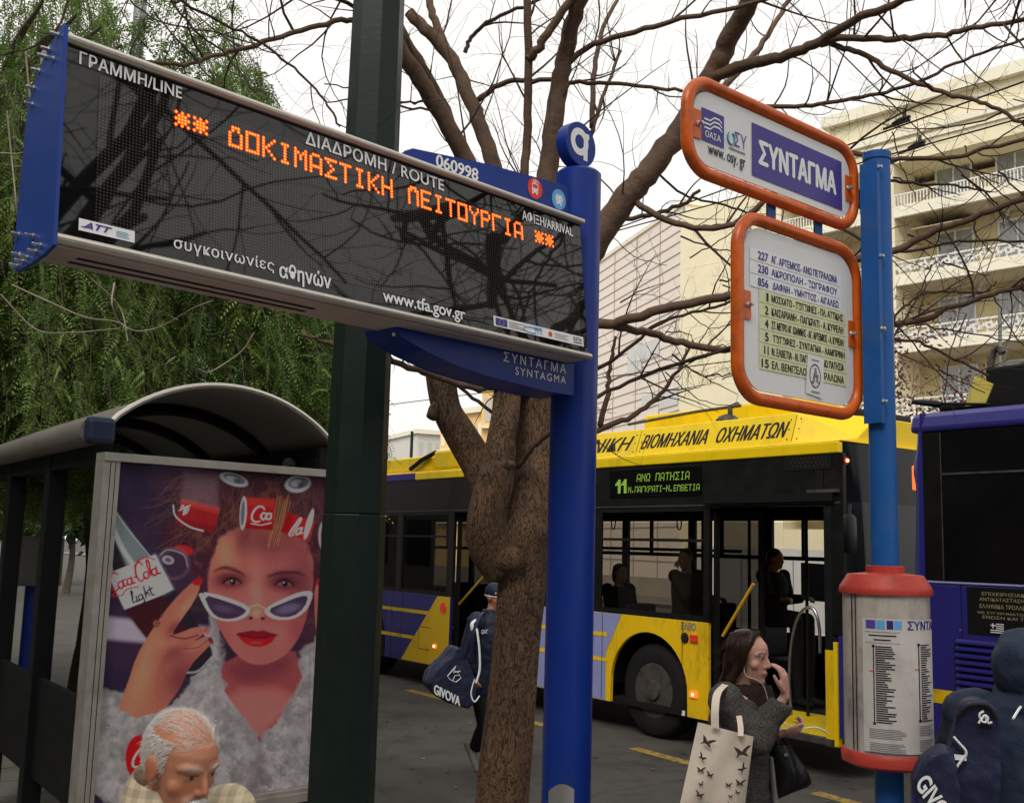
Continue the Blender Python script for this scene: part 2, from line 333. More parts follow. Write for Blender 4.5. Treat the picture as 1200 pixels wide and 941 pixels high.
# ---------------------------------------------------------------- beige building with balconies
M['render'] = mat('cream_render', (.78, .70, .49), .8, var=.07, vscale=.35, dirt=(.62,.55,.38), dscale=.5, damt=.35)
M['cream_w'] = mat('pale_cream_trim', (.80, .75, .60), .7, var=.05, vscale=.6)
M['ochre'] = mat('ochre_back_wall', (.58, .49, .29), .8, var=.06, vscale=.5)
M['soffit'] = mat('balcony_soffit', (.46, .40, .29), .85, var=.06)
M['whiterail'] = mat('white_railing', (.74, .72, .67), .6, var=.06, vscale=2)
M['winframe'] = mat('white_window_frame', (.68, .67, .62), .5, var=.04)
M['winglass'] = mat('pale_window_glass', (.28, .29, .30), .08, var=.2, vscale=.6, spec=.8)
M['shutter'] = mat('window_shutter', (.50, .49, .45), .6, var=.05)
M['joint0'] = mat('dark_fan_grille', (.10,.10,.10), .6); M['awning'] = mat('beige_awning', (.55,.47,.33), .85, var=.15, vscale=2)
BF = Frame((16.9, 47.), (.695, -.719))
def bu(x, y): return BF.uv(x, y)[0]
zs = {k: BF.uv(*p)[1] for k, p in dict(top=(1086,106), moul=(1086,148), soff0=(1086,183), r1t=(1049,229), r1b=(1049,243), s1=(1049,256), r2t=(1049,310), r2b=(1049,323), s2=(1049,336), r3t=(1049,388), r3b=(1049,402), s3=(1049,415), r4t=(1049,465), low=(850,236)).items()}
UA, UB0, UB1, UPL, UPR, UEND = bu(797,350), bu(903,300), bu(972,140), bu(1033,300), bu(1049,300), 14.
FLH = zs['s1']-zs['s2']
bb = thing('apartment_building', 'cream apartment building with recessed balconies and white patterned balustrades', 'building', BF.at(0, 0, 0))
w_ = MB()
BD = 14.
lowz = zs['low']
w_.fbox(BF, UA, UB0, 0, lowz, 0, BD, M['render'])                      # plain left block
w_.fbox(BF, UB0, UB1, zs['soff0']-.4, lowz+.4, 0, BD-.01, M['render'])
w_.fbox(BF, UB1, UEND, zs['soff0'], zs['top']-.55, 0, BD, M['render'])        # attic wall
w_.fbox(BF, UB1-.25, UEND+.25, zs['top']-.55, zs['top'], -.35, BD, M['cream_w'])   # cornice
w_.fbox(BF, UB1+.01, UEND, zs['moul']-.25, zs['moul']+.1, -.18, -.002, M['cream_w'])
w_.fbox(BF, UB1+.01, UEND, zs['moul']-.6, zs['moul']-.42, -.10, -.002, M['cream_w'])
w_.fbox(BF, UPL, UPR, 0, zs['soff0']-.002, 0, 2.2, M['render'])               # pier
w_.fbox(BF, UB0+.002, UB0+.6, 0, zs['soff0']-.41, .002, 2.2, M['render'])
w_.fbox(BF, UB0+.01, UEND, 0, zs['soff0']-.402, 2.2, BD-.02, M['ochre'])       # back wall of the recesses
w_.fbox(BF, UB0+.01, UEND, 0, 3.2, .05, 2.19, M['render'])                # ground floor
for k in range(1, 9): w_.fbox(BF, UA+.3, UB0-.3, lowz-1.6*k, lowz-1.6*k+.03, -.012, 0, M['cream_w'])
for k in range(1, 4): w_.fbox(BF, UA+k*(UB0-UA)/4, UA+k*(UB0-UA)/4+.03, 0.5, lowz-.6, -.014, -.001, M['cream_w'])
w_.build('wall', bb)
def screen(mb, u0, u1, z0, z1):
    h = z1-z0; n = max(1, int((u1-u0)/(h*1.0))); c = (u1-u0)/n; t = .075
    for i in range(n):
        a = u0+i*c; m_ = a+c/2; zm = (z0+z1)/2; q = h*.27
        for (p0, p1, q0, q1) in ((m_-q, m_+q, zm+q-t, zm+q), (m_-q, m_+q, zm-q, zm-q+t), (m_-q, m_-q+t, zm-q+t, zm+q-t), (m_+q-t, m_+q, zm-q+t, zm+q-t),
                                 (a, m_-q, zm-t/2, zm+t/2), (m_+q, a+c, zm-t/2, zm+t/2), (m_-.2*h, m_-.2*h+t, z0, zm-q), (m_+.2*h-t, m_+.2*h, zm+q, z1),
                                 (a, a+t*.7, zm+t/2, zm+q*.9), (a+c-t*.7, a+c, zm-q*.9, zm-t/2), (a+t, m_-q, zm+q*.9-t, zm+q*.9), (m_+q, a+c-t, zm-q*.9, zm-q*.9+t)):
            mb.fbox(BF, p0, p1, q0, q1, -.03, .03, M['whiterail'])
    mb.fbox(BF, u0, u1, z1, z1+.07, -.05, .06, M['whiterail'])
def bars(mb, u0, u1, z0, z1):
    n = int((u1-u0)/.15)
    for i in range(n): a = u0+i*(u1-u0)/n; mb.fbox(BF, a, a+.05, z0, z1-.06, -.02, .02, M['whiterail'])
    mb.fbox(BF, u0, u1, z1-.06, z1, -.03, .03, M['whiterail'])
rows = [('s1', 'r1b', 'r1t', 'bars'), ('s2', 'r2b', 'r2t', 'scr'), ('s3', 'r3b', 'r3t', 'scr')]
lev = [(zs[a], zs[b_], zs[c], k) for a, b_, c, k in rows]
for j in (1, 2): lev.append((zs['s3']-j*FLH, zs['r3b']-j*FLH, zs['r3t']-j*FLH, 'scr'))
for zb, zt, zr, kind in lev:
    for u0, u1 in ((UB0+.6, UPL), (UPR, UEND)):
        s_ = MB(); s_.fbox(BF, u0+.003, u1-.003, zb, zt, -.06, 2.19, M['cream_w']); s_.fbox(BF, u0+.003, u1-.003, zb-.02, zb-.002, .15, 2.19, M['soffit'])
        sl = s_.build('balcony', bb)
        r_ = MB(); (bars if kind == 'bars' else screen)(r_, u0+.02, u1-.02, zt+.01, zr); r_.build('railing', sl)
        u = u0+1.0
        while u+1.7 < u1:
            f_ = MB(); z0 = zt+.02; z1 = z0+FLH*.68
            for (a, c, p, q) in ((u, u+1.7, z1, z1+.08), (u, u+.08, z0, z1), (u+1.62, u+1.7, z0, z1), (u+.81, u+.89, z0, z1)): f_.fbox(BF, a, c, p, q, 2.10, 2.199, M['winframe'])
            wf = f_.build('window', bb); g_ = MB(); g_.fquad(BF, u+.08, u+1.62, z0, z1, 2.16, M['winglass']); g_.build('pane', wf)
            u += 2.75
for (xa, ya, xb, yb) in ((862,256,881,300), (862,345,880,392)):
    u0, z1 = BF.uv(xa, ya); u1, z0 = BF.uv(xb, yb)
    f_ = MB(); f_.fbox(BF, u0, u1, z0, z1, -.05, -.002, M['winframe']); wf = f_.build('window', bb); g_ = MB(); g_.fquad(BF, u0+.1, u1-.1, z0+.1, z1-.1, -.056, M['winglass']); g_.build('pane', wf)
for k_, (zb, zt_, zr_, kind) in enumerate(lev[:4]):
    for u_ in (UPR+.35, UPR+4.6+1.3*(k_ % 2), UB0+1.4):
        q_ = MB(); q_.fbox(BF, u_, u_+.85, zt_+.05, zt_+.65, 1.75, 2.09, M['winframe']); q_.revolve(BF.at(u_+.36, zt_+.35, 1.748), [(.24, 0), (.24, -.02), (.2, -.02)], M['joint0'], n=14, axis=BF.n); q_.build('air_conditioner', bb)
for u_, k_, m_ in ((UPR+.6, 1, 'awn'), (UPR+3.3, 0, 'awn'), (UPR+6.0, 2, 'awn')):
    zt_ = lev[k_][1]+FLH*.80; q_ = MB(); q_.hexa([BF.at(u_,zt_-.45,.35), BF.at(u_+2.3,zt_-.45,.35), BF.at(u_+2.3,zt_+.05,2.0), BF.at(u_,zt_+.05,2.0), BF.at(u_,zt_-.41,.35), BF.at(u_+2.3,zt_-.41,.35), BF.at(u_+2.3,zt_+.1,2.0), BF.at(u_,zt_+.1,2.0)], M['awning']); q_.build('awning', bb)
# ---------------------------------------------------------------- panel clad building
M['panel'] = mat('pinkish_cladding', (.80, .71, .63), .6, var=.04, vscale=.4)
M['joint'] = mat('dark_joint', (.36, .30, .25), .7, var=.1)
M['bluepane'] = mat('pale_blue_pane', (.58, .58, .55), .2, var=.1, vscale=.8)
cn = BF.at(UA-.06, 0, .4)
CF = Frame(cn[:2], (-.275, .96))
if CF.n @ np.array([1., 0, 0]) < 0: CF.n = -CF.n
ctop = CF.uv(797, 243)[1]
pb = thing('office_building', 'pinkish panel clad office block with close set dark joints beside the cream building', 'building', cn)
w_ = MB(); w_.fbox(CF, 0, 14, 0, ctop, .05, 10, M['panel']); w_.fbox(CF, -.1, 14.1, ctop+.002, ctop+.25, -.05, 10, M['cream_w'])
k = 0; z = ctop-.7
while z > 1: w_.fbox(CF, .2, 14, z, z+.05, .02, .049, M['joint']); z -= .62
for u in (3.2, 6.6, 10.2): w_.fbox(CF, u, u+.05, 0, ctop-.1, .015, .048, M['joint'])
w_.fbox(CF, -.02, .2, 0, ctop, 0.0, .047, M['joint'])
w_.build('wall', pb)
for (xa, ya, xb, yb) in ((772,395,751,425), (794,455,772,480), (752,400,735,440), (766,460,752,480)):
    u0, z1 = CF.uv(xa, ya); u1, z0 = CF.uv(xb, yb)
    g_ = MB(); g_.fbox(CF, min(u0,u1), max(u0,u1), z0, z1, -.01, .012, M['bluepane']); g_.build('window', pb)
# ---------------------------------------------------------------- far buildings
M['apricot'] = mat('apricot_render', (.78, .52, .22), .8, var=.06, vscale=.2)
M['farwhite'] = mat('far_white_render', (.60, .58, .54), .8, var=.06, vscale=.3)
def block(name, label, x0, x1, ytop, Y, col, storeys, bays, win, dirn=(.9, -.43), depth=12.):
    F_ = Frame(P(x0, 560, Y)[:2], dirn); u1 = F_.uv(x1, 560)[0]; zt = F_.uv(x0, ytop)[1]
    t_ = thing(name, label, 'building', F_.at(0, 0, 0)); m_ = MB(); m_.fbox(F_, 0, u1, 0, zt, 0, depth, col); m_.fbox(F_, -.3, u1+.3, zt+.01, zt+.5, -.4, depth, M['cream_w']); m_.build('wall', t_)
    fh = 3.2; z = zt-2.6; n = 0
    while z > 2 and n < storeys:
        for i in range(bays):
            c = (u1)/bays; a = i*c+c*.25
            f_ = MB(); f_.fbox(F_, a, a+c*.5, z, z+1.7, -.06, -.002, win); f_.build('window', t_)
        m_ = MB(); m_.fbox(F_, .05, u1-.05, z-.5, z-.36, -.5, -.003, M['cream_w']); m_.build('ledge', t_)
        z -= fh; n += 1
    return t_
block('apartment_block', 'apricot apartment block seen small beyond the yellow bus roof', 514, 575, 490, 95, M['apricot'], 5, 7, M['cream_w'], (.62, -.78))
block('apartment_block', 'ochre corner block behind the fork of the bare tree', 562, 660, 452, 75, M['apricot'], 5, 6, M['shutter'], (.97, -.25))
block('apartment_house', 'small white house with flat roof far beyond the bus roof', 487, 516, 508, 120, M['farwhite'], 4, 3, M['shutter'], (.9, .43))
def mast(label, x, ytop, wpx, Y, m_, cat='pole'):
    a = P(x, ytop, Y); r_ = wpx*Y/FPX/2; q = MB(); q.revolve((a[0], a[1], 0), [(r_*1.2, 0), (r_*1.15, .6), (r_, .65), (r_*.9, a[2]), (r_*.5, a[2]+r_*.3)], m_, n=14)
    return tag(q.build('lamp_post'), label, cat)
M['galv'] = mat('galvanised_grey', (.30, .31, .31), .5, .4, var=.1)
mast('grey lamp post rising behind the top of the evergreen tree', 170, -60, 17, 11.5, M['galv'])
mast('short dark green post tip poking above the bus roof', 483, 506, 4, 40, M['green'])
# ================================================================ DISPLAY SIGN
DF = thru(P(676, 340, 4.5), P(66, 160, 2.9))
DF = Frame(P(66, 160, 2.9)[:2], (P(676,340,4.5)-P(66,160,2.9))[:2])
UL, UR = (DF.uv(76, 40, -.03)[0]+DF.uv(60, 284, -.08)[0])/2, DF.uv(678, 340)[0]
ZT = (DF.uv(75, 36)[1]+DF.uv(680, 258)[1])/2; ZB = (DF.uv(58, 288, -.055)[1]+DF.uv(677, 417, -.055)[1])/2
DEP = .19
pc = P(670, 560, 4.62); pc = DF.at(DF.uv(672, 500, .115)[0], 0, .115)
ds = thing('bus_stop_display', 'blue electronic departure display on round post with amber dot matrix text', 'display sign', (pc[0], pc[1], .13))
PR = .104
b = MB(); zp = DF.uv(679, 203, .115)[1]
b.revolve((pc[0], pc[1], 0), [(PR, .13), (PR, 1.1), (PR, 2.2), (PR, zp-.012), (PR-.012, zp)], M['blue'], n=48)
post = b.build('post', ds)
b = MB(); hp = P(650, 941, 4.35); b.revolve((pc[0], pc[1], 0), [(PR+.001, .13), (PR+.006, .14), (PR+.006, .16), (PR+.001, .17)], M['steel'], n=40); b.build('base_collar', ds)
q = pc - DF.n*(PR+.001); az = np.array([hp[0]-pc[0], hp[1]-pc[1], 0]); az /= np.linalg.norm(az); s_ = np.array([-az[1], az[0], 0])
b = MB(); zc = P(650, 941, 4.4)[2]; b.loft([[np.array([pc[0], pc[1], 0])+(az*math.cos(th)+s_*math.sin(th))*(PR+.003)+np.array([0, 0, zc-.03+dz+.04*math.cos(th*2.4)*(1 if dz > 0 else -1)]) for th in np.linspace(-.62, .45, 12)] for dz in (-.10, .03)], M['steel'], cap=False, closed=False); b.build('access_plate', ds)
RH = .022   # aluminium rails
b = MB()
zt0, zt1 = ZT-.030, ZT; zb0, zb1 = ZB, ZB+.030
for z0, z1, fo_ in ((zt0, zt1, 0.), (zb0, zb1, -.056)):
    prof = [(fo_-.012, z0), (fo_-.022, z0+.008), (fo_-.024, (z0+z1)/2), (fo_-.020, z1-.006), (fo_-.006, z1), (.05, z1), (.05, z0)]
    b.loft([[DF.at(u, z, o) for o, z in prof] for u in (UL+.012, UR+.01)], M['alu'], smooth=False)
b.build('rail', ds, bevel=.002)
b = MB(); b.fbox(DF, UL+.014, UR-.02, ZT-.045, ZT-.002, .052, DEP-.02, M['alu']); b.fbox(DF, UL+.014, UR-.02, ZB+.03, ZT-.046, .075, DEP-.02, M['dark']); b.fbox(DF, UL+.014, UL+.03, ZB+.03, ZT-.046, 0, .0745, M['dark'])
prof = [(-.05, ZB-.001), (-.04, ZB-.004), (DEP-.03, ZB-.004), (DEP, ZB+.03), (DEP, ZB+.06), (.052, ZB+.06), (.051, ZB-.0005)]
b.loft([[DF.at(u, z, o) for o, z in prof] for u in (UL+.014, UR-.02)], M['alu_warm'], smooth=False)
for o in (.03, .09): b.fbox(DF, UL+.12, UL+.95, ZB-.0055, ZB-.0045, o, o+.022, M['slot'])
hs_ = b.build('housing', ds)
# blue end plate with bolts
EF = Frame(DF.at(UL, 0, 0)[:2], DF.n[:2])
b = MB(); zz = lambda f: ZB+(ZT-ZB)*f
pp = [(-.082, ZB-.012), (-.026, ZT+.012), (-.010, ZT+.014), (DEP*.55, zz(.93)), (DEP*.80, zz(.85)), (DEP+.01, zz(.74)), (DEP+.01, zz(-.03)), (DEP*.9, zz(-.075)), (DEP*.3, zz(-.06)), (-.02, zz(-.045))]
pa = [DF.at(UL, z, o) for o, z in pp]; pb_ = [DF.at(UL+.012, z, o) for o, z in pp]; n = len(pp)
b.add(pa+pb_, [tuple(range(n)), tuple(range(2*n-1, n-1, -1))]+[(i, (i+1) % n, n+(i+1) % n, n+i) for i in range(n)], M['blue_side'])
ep = b.build('end_plate', ds, bevel=.002)
b = MB()
for o, f in ((.01,.985),(.07,.945),(.09,.92),(.13,.87),(.16,.80),(.16,.72),(.03,.88),(.06,.06),(.0,-.0),(.03,-.02),(.09,-.03),(.12,-.04),(.15,.0),(.17,.10),(.16,-.05)):
    c = DF.at(UL, zz(f), o); b.revolve(c+DF.u*.001, [(.0095, 0), (.0095, .004), (.006, .005), (.0055, .024), (.003, .026)], M['bolt'], n=8, axis=-DF.u); b.build('bolt', ep); b = MB()
# glass front: dark panel + LED matrix field
class TiltFrame(Frame):
    def at(s, u, z, off=0.): return Frame.at(s, u, z, off-(ZT-.03-z)*math.tan(R(6)))
DH = DF; DF = TiltFrame(DH.o[:2], DH.u[:2]); DF.n = DH.n
M['dispblack'] = mat('display_glass_black', (.006, .006, .007), .025, var=0, spec=.5, coat=0.)
def dotmat():
    m = mat('led_matrix_field', (.014, .014, .015), .025, var=0, spec=.5, coat=0.); t = m.node_tree; b_ = t.nodes['Principled BSDF']; l = t.links.new
    b_.inputs['Coat Roughness'].default_value = .012
    uv = t.nodes.new('ShaderNodeUVMap'); sc_ = t.nodes.new('ShaderNodeVectorMath'); sc_.operation = 'SCALE'; sc_.inputs['Scale'].default_value = 1; l(uv.outputs[0], sc_.inputs[0])
    fr = t.nodes.new('ShaderNodeVectorMath'); fr.operation = 'FRACTION'; l(sc_.outputs[0], fr.inputs[0])
    sb = t.nodes.new('ShaderNodeVectorMath'); sb.operation = 'SUBTRACT'; l(fr.outputs[0], sb.inputs[0]); sb.inputs[1].default_value = (.5, .5, 0)
    ln = t.nodes.new('ShaderNodeVectorMath'); ln.operation = 'LENGTH'; l(sb.outputs[0], ln.inputs[0])
    mr_ = t.nodes.new('ShaderNodeMapRange'); mr_.inputs[1].default_value = .20; mr_.inputs[2].default_value = .33; mr_.inputs[3].default_value = 1; mr_.inputs[4].default_value = 0; l(ln.outputs['Value'], mr_.inputs[0])
    mx_ = t.nodes.new('ShaderNodeMix'); mx_.data_type = 'RGBA'; l(mr_.outputs[0], mx_.inputs[0]); mx_.inputs[6].default_value = (.006, .006, .0065, 1); mx_.inputs[7].default_value = (.065, .054, .044, 1); l(mx_.outputs[2], b_.inputs['Base Color']); return m
M['dots'] = dotmat(); M['dispblack'].node_tree.nodes['Principled BSDF'].inputs['Coat Roughness'].default_value = .012
b = MB(); b.fquad(DF, UL+.012, UR, ZB+.03, ZT-.03, 0, M['dispblack']); fp = b.build('front_glass', ds)
ua, ub = DF.uv(203, 146)[0], DF.uv(658, 285)[0]; PIT = (ub-ua)/(29*6-1.)
zc1, zc2 = DF.uv(272, 166)[1], DF.uv(640, 280)[1]; ZL = (zc1+zc2)/2-3*PIT
b = MB(); nx = int(2.0/PIT); u0 = ua-int((ua-DF.uv(112,150)[0])/PIT)*PIT-PIT/2; u1 = u0+int((UR-.03-u0)/PIT)*PIT; z0 = ZL-PIT/2-int((ZL-ZB-.085)/PIT)*PIT; z1 = z0+int((ZT-.085-z0)/PIT)*PIT
b.fquad(DF, u0, u1, z0, z1, -.0015, M['dots']); lm = b.build('led_matrix', ds)
uvl = lm.data.uv_layers.new(name='UVMap'); nU, nV = (u1-u0)/PIT, (z1-z0)/PIT
for i, c in enumerate(((0,0),(nU,0),(nU,nV),(0,nV))): uvl.data[i].uv = c
G57 = {'*':['00000','10101','01110','11111','01110','10101','00000'],'Δ':['01110','01010','10001','10001','10001','10001','11111'],'Ο':['11111','10001','10001','10001','10001','10001','11111'],'Κ':['10001','10010','10100','11000','10100','10010','10001'],
'Ι':['01110','00100','00100','00100','00100','00100','01110'],'Μ':['10001','11011','10101','10101','10001','10001','10001'],'Α':['01110','10001','10001','10001','11111','10001','10001'],'Σ':['11111','01000','00100','00010','00100','01000','11111'],
'Τ':['11111','00100','00100','00100','00100','00100','00100'],'Η':['10001','10001','10001','11111','10001','10001','10001'],'Λ':['01110','11011','10001','10001','10001','10001','10001'],'Ε':['11111','10000','10000','11110','10000','10000','11111'],
'Υ':['10001','10001','01010','00100','00100','00100','00100'],'Ρ':['11110','10001','10001','11110','10000','10000','10000'],'Γ':['11111','10000','10000','10000','10000','10000','10000'],' ':['00000']*7,
'Π':['11111','10001','10001','10001','10001','10001','10001'],'Ν':['10001','11001','10101','10101','10011','10001','10001'],'Ω':['01110','10001','10001','10001','10001','01010','11011'],'Β':['11110','10001','10001','11110','10001','10001','11110'],
'-':['00000','00000','00000','11111','00000','00000','00000'],'1':['00110','01110','11110','00110','00110','00110','00110'],'.':['00000','00000','00000','00000','00000','01100','01100']}
def dotrow(mb, F, s, u, z, pit, off, m1, m2=None, r=.46, adv=6, skew=0.):
    for ch in s:
        for ri, row in enumerate(G57[ch]):
            for ci, c in enumerate(row):
                if c == '1':
                    x, y = u+ci*pit, z+(6-ri)*pit; x += skew*(6-ri)*pit
                    mb.add([F.at(x+pit*r*math.cos(k*math.pi/4), y+pit*r*math.sin(k*math.pi/4), off) for k in range(8)], [tuple(range(8))], m1)
                    if m2: mb.add([F.at(x+pit*r*.45*math.cos(k*math.pi/3), y+pit*r*.45*math.sin(k*math.pi/3), off-.0006) for k in range(6)], [tuple(range(6))], m2)
        u += pit*adv
b = MB(); dotrow(b, DF, '** ΔΟΚΙΜΑΣΤΙΚΗ ΛΕΙΤΟΥΡΓΙΑ **', ua, ZL, PIT, -.003, M['led'], M['ledc'], r=.60); b.build('led_text', ds)
def ptext(mb, F, body, lb, rb, capl, m_, off, bold=0., shear=0., spacing=1., desc=0., slope=0.):
    """lb/rb: baseline left/right pixels, capl: top-left pixel"""
    u0, za = F.uv(*lb, off); u1, zb_ = F.uv(*rb, off); _, zt_ = F.uv(*capl, off); z = (za+zb_)/2; h = zt_-za
    mb.text(F, body, u0, z-desc*h, u1-u0, h*(1+desc), off, m_, bold, shear, spacing)
b = MB(); o = -.003
ptext(b, DF, 'ΓΡΑΜΜΗ/LINE', (92,78), (212,115), (92,62), M['white'], o, .017, spacing=1.05)
ptext(b, DF, 'ΔΙΑΔΡΟΜΗ / ROUTE', (357,171), (519,223), (357,155), M['white'], o, .017, spacing=1.05)
ptext(b, DF, 'ΑΦΙΞΗ/ARRIVAL', (611,259), (670,277), (611,247), M['white'], o, .017)
ptext(b, DF, 'συγκοινωνίες', (193,295), (310,320), (193,281), M['white'], o, .008, desc=.3, spacing=1.08)
ptext(b, DF, 'αθηνών', (316,329), (376,340), (316,311), M['white'], o, .0175, desc=.3)
ptext(b, DF, 'www.tfa.gov.gr', (437,359), (533,375), (437,344), M['white'], o, .0175, desc=.3)
b.build('lettering', ds)
def pquad(mb, F, a, c, off, m_):      # a: top-left px, c: bottom-right px
    u0, z1 = F.uv(*a, off); u1, z0 = F.uv(*c, off); mb.fquad(F, u0, u1, z0, z1, off, m_); return u0, u1, z0, z1
b = MB(); u0, u1, z0, z1 = pquad(b, DF, (83,260), (147,289), o, M['white']); w0, h0 = u1-u0, z1-z0
b.text(DF, 'ATT', u0+.08*w0, z0+.3*h0, .5*w0, .5*h0, o-.001, M['navy_print'], .05, .35)
b.fquad(DF, u0+.04*w0, u0+.2*w0, z0+.3*h0, z0+.38*h0, o-.001, M['navy_print'])
for k in range(4): b.fquad(DF, u0+.66*w0, u0+(.9-.03*(k % 2))*w0, z0+(.2+.14*k)*h0, z0+(.25+.14*k)*h0, o-.001, M['cyan'])
b.build('maker_label', ds)
b = MB(); u0, u1, z0, z1 = pquad(b, DF, (567,372), (672,408), o, M['white']); w0, h0 = u1-u0, z1-z0; o2 = o-.001
b.fquad(DF, u0+.02*w0, u0+.14*w0, z0+.14*h0, z0+.86*h0, o2, M['navy_print'])
for k in range(12):
    a_ = k*math.pi/6; b.fbox(DF, u0+.08*w0+.024*w0*math.cos(a_)-.0012, u0+.08*w0+.024*w0*math.cos(a_)+.0012, z0+.5*h0+.024*w0*math.sin(a_)-.0012, z0+.5*h0+.024*w0*math.sin(a_)+.0012, o2-.0015, o2-.0005, M['lime'])
for k in range(4): b.fquad(DF, u0+.16*w0, u0+(.34-.04*(k % 3))*w0, z0+(.2+.17*k)*h0, z0+(.26+.17*k)*h0, o2, M['grey_ink'])
b.tube([DF.at(u0+(.40+.09*math.cos(t))*w0*1, z0+(.45+.3*math.sin(t))*h0, o2) for t in np.linspace(.6, 5.2, 14)], .002, M['skyblue'], n=4)
b.fquad(DF, u0+.43*w0, u0+.52*w0, z0+.55*h0, z0+.85*h0, o2, M['skyblue']); b.text(DF, 'ΕΣΠΑ', u0+.44*w0, z0+.2*h0, .08*w0, .25*h0, o2, M['skyblue'])
b.fpoly(DF, [(u0+.61*w0+.022*w0*math.cos(t), z0+.5*h0+.022*w0*math.sin(t)) for t in np.linspace(0, 6.0, 12)], o2, M['orange'])
for k in range(3): b.fquad(DF, u0+.66*w0, u0+(.82-.03*(k % 2))*w0, z0+(.25+.2*k)*h0, z0+(.31+.2*k)*h0, o2, M['grey_ink'])
b.text(DF, 'ΕΣΠΑ', u0+.88*w0, z0+.45*h0, .1*w0, .35*h0, o2, M['ink'], .02); b.fquad(DF, u0+.88*w0, u0+.98*w0, z0+.2*h0, z0+.3*h0, o2, M['ink'])
b.build('funding_strip', ds)
DF = DH
# upper arm
A0 = .075
up = [DF.uv(x, y, A0) for x, y in ((474,178),(484,175),(570,193),(640,212),(678,223))]
b = MB(); pts = [(up[0][0], ZT-.01)]+up+[(up[-1][0], ZT-.01)]; b.fpoly(DF, pts, A0, M['blue'], A0+.08); ua_ = b.build('upper_arm', ds, bevel=.003)
b = MB(); ptext(b, DF, '060998', (511,197), (560,210), (511,183), M['white'], A0-.002, .032)
for (cx, cy, m_, kind) in ((627,221,'red',0), (655,234,'skyblue',1)):
    cu, cz = DF.uv(cx, cy, A0-.002); r_ = .046
    b.fpoly(DF, [(cu+r_*math.cos(t), cz+r_*math.sin(t)) for t in np.linspace(0, 2*math.pi, 29)[:-1]], A0-.002, M[m_])
    e = A0-.003; W_ = M['white']
    rq = lambda a, c, d, f: b.fquad(DF, cu+a*r_, cu+c*r_, cz+d*r_, cz+f*r_, e, W_)
    for s0, s1, t0, t1 in ((-.42,.42,-.08,.0),(-.42,.42,-.42,-.1),(-.36,-.18,-.58,-.44),(.18,.36,-.58,-.44),(-.42,-.34,.0,.38),(.34,.42,.0,.38),(-.42,.42,.38,.46)): rq(s0, s1, t0, t1)
    if kind == 0:
        for (a, c) in (((-.15,.46),(-.3,.75)), ((.1,.46),(-.1,.8)), ((-.1,.8),(.45,.62))):
            p0 = np.array([cu+a[0]*r_, cz+a[1]*r_]); p1 = np.array([cu+c[0]*r_, cz+c[1]*r_]); d_ = p1-p0; nn_ = np.array([-d_[1], d_[0]])/np.linalg.norm(d_)*.0022
            b.fpoly(DF, [p0-nn_, p1-nn_, p1+nn_, p0+nn_], e, W_)
    else: rq(-.55, -.46, -.1, .25); rq(.46, .55, -.1, .25); rq(-.3, .3, .02, .34)
    for a in (-.28, .28): b.fpoly(DF, [(cu+a*r_+.08*r_*math.cos(t), cz-.27*r_+.08*r_*math.sin(t)) for t in np.linspace(0, 5.6, 8)], e-.0006, M[m_])
b.build('lettering', ua_)
# lower bracket
A1 = .045
lo = [DF.uv(x, y, A1) for x, y in ((464,379),(469,393),(500,411),(536,428),(572,440),(606,449),(641,458),(672,463))]
b = MB(); pts = [(lo[0][0], ZB-.004)]+lo+[(lo[-1][0], ZB-.004)]; b.fpoly(DF, pts, A1, M['blue'], A1+.19); lb_ = b.build('lower_bracket', ds, bevel=.003)
b = MB(); ptext(b, DF, 'ΣΥΝΤΑΓΜΑ', (590,424), (663,437), (590,413), M['white'], A1-.002, .012, spacing=1.3)
ptext(b, DF, 'SYNTAGMA', (604,439), (663,450), (604,430), M['white'], A1-.002, .012, spacing=1.3); b.build('lettering', lb_)
b = MB(); c = DF.at(*DF.uv(461, 392, A1), A1-.001); b.revolve(c, [(.008, 0), (.008, .003), (.005, .005)], M['bolt'], n=12, axis=-DF.n); b.build('bolt', lb_)
# roundel
ru, rz = DF.uv(676, 171, .10); RR = .104
b = MB(); c = DF.at(ru, rz, .075); b.revolve(c, [(RR-.004, -.002), (RR, .002), (RR, .058), (RR-.004, .062)], M['blue'], n=56, axis=DF.n, smooth=True); rd = b.build('roundel', ds)
b = MB(); e = .0715
ring = lambda r0, r1, a0, a1, cu, cz, n=40: b.add([DF.at(cu+r*math.cos(t), cz+r*math.sin(t)*1.05, e) for t in np.linspace(a0, a1, n) for r in (r0, r1)], [(2*i, 2*i+1, 2*i+3, 2*i+2) for i in range(n-1)], M['white'])
ring(.031, .061, 0, 2*math.pi, ru-.013, rz+.008)
b.fpoly(DF, [(ru+.018, rz+.058), (ru+.05, rz+.058), (ru+.052, rz+.034), (ru+.042, rz+.030), (ru+.042, rz-.072), (ru+.014, rz-.072), (ru+.014, rz+.03)], e-.0007, M['white'])
b.build('emblem', rd)
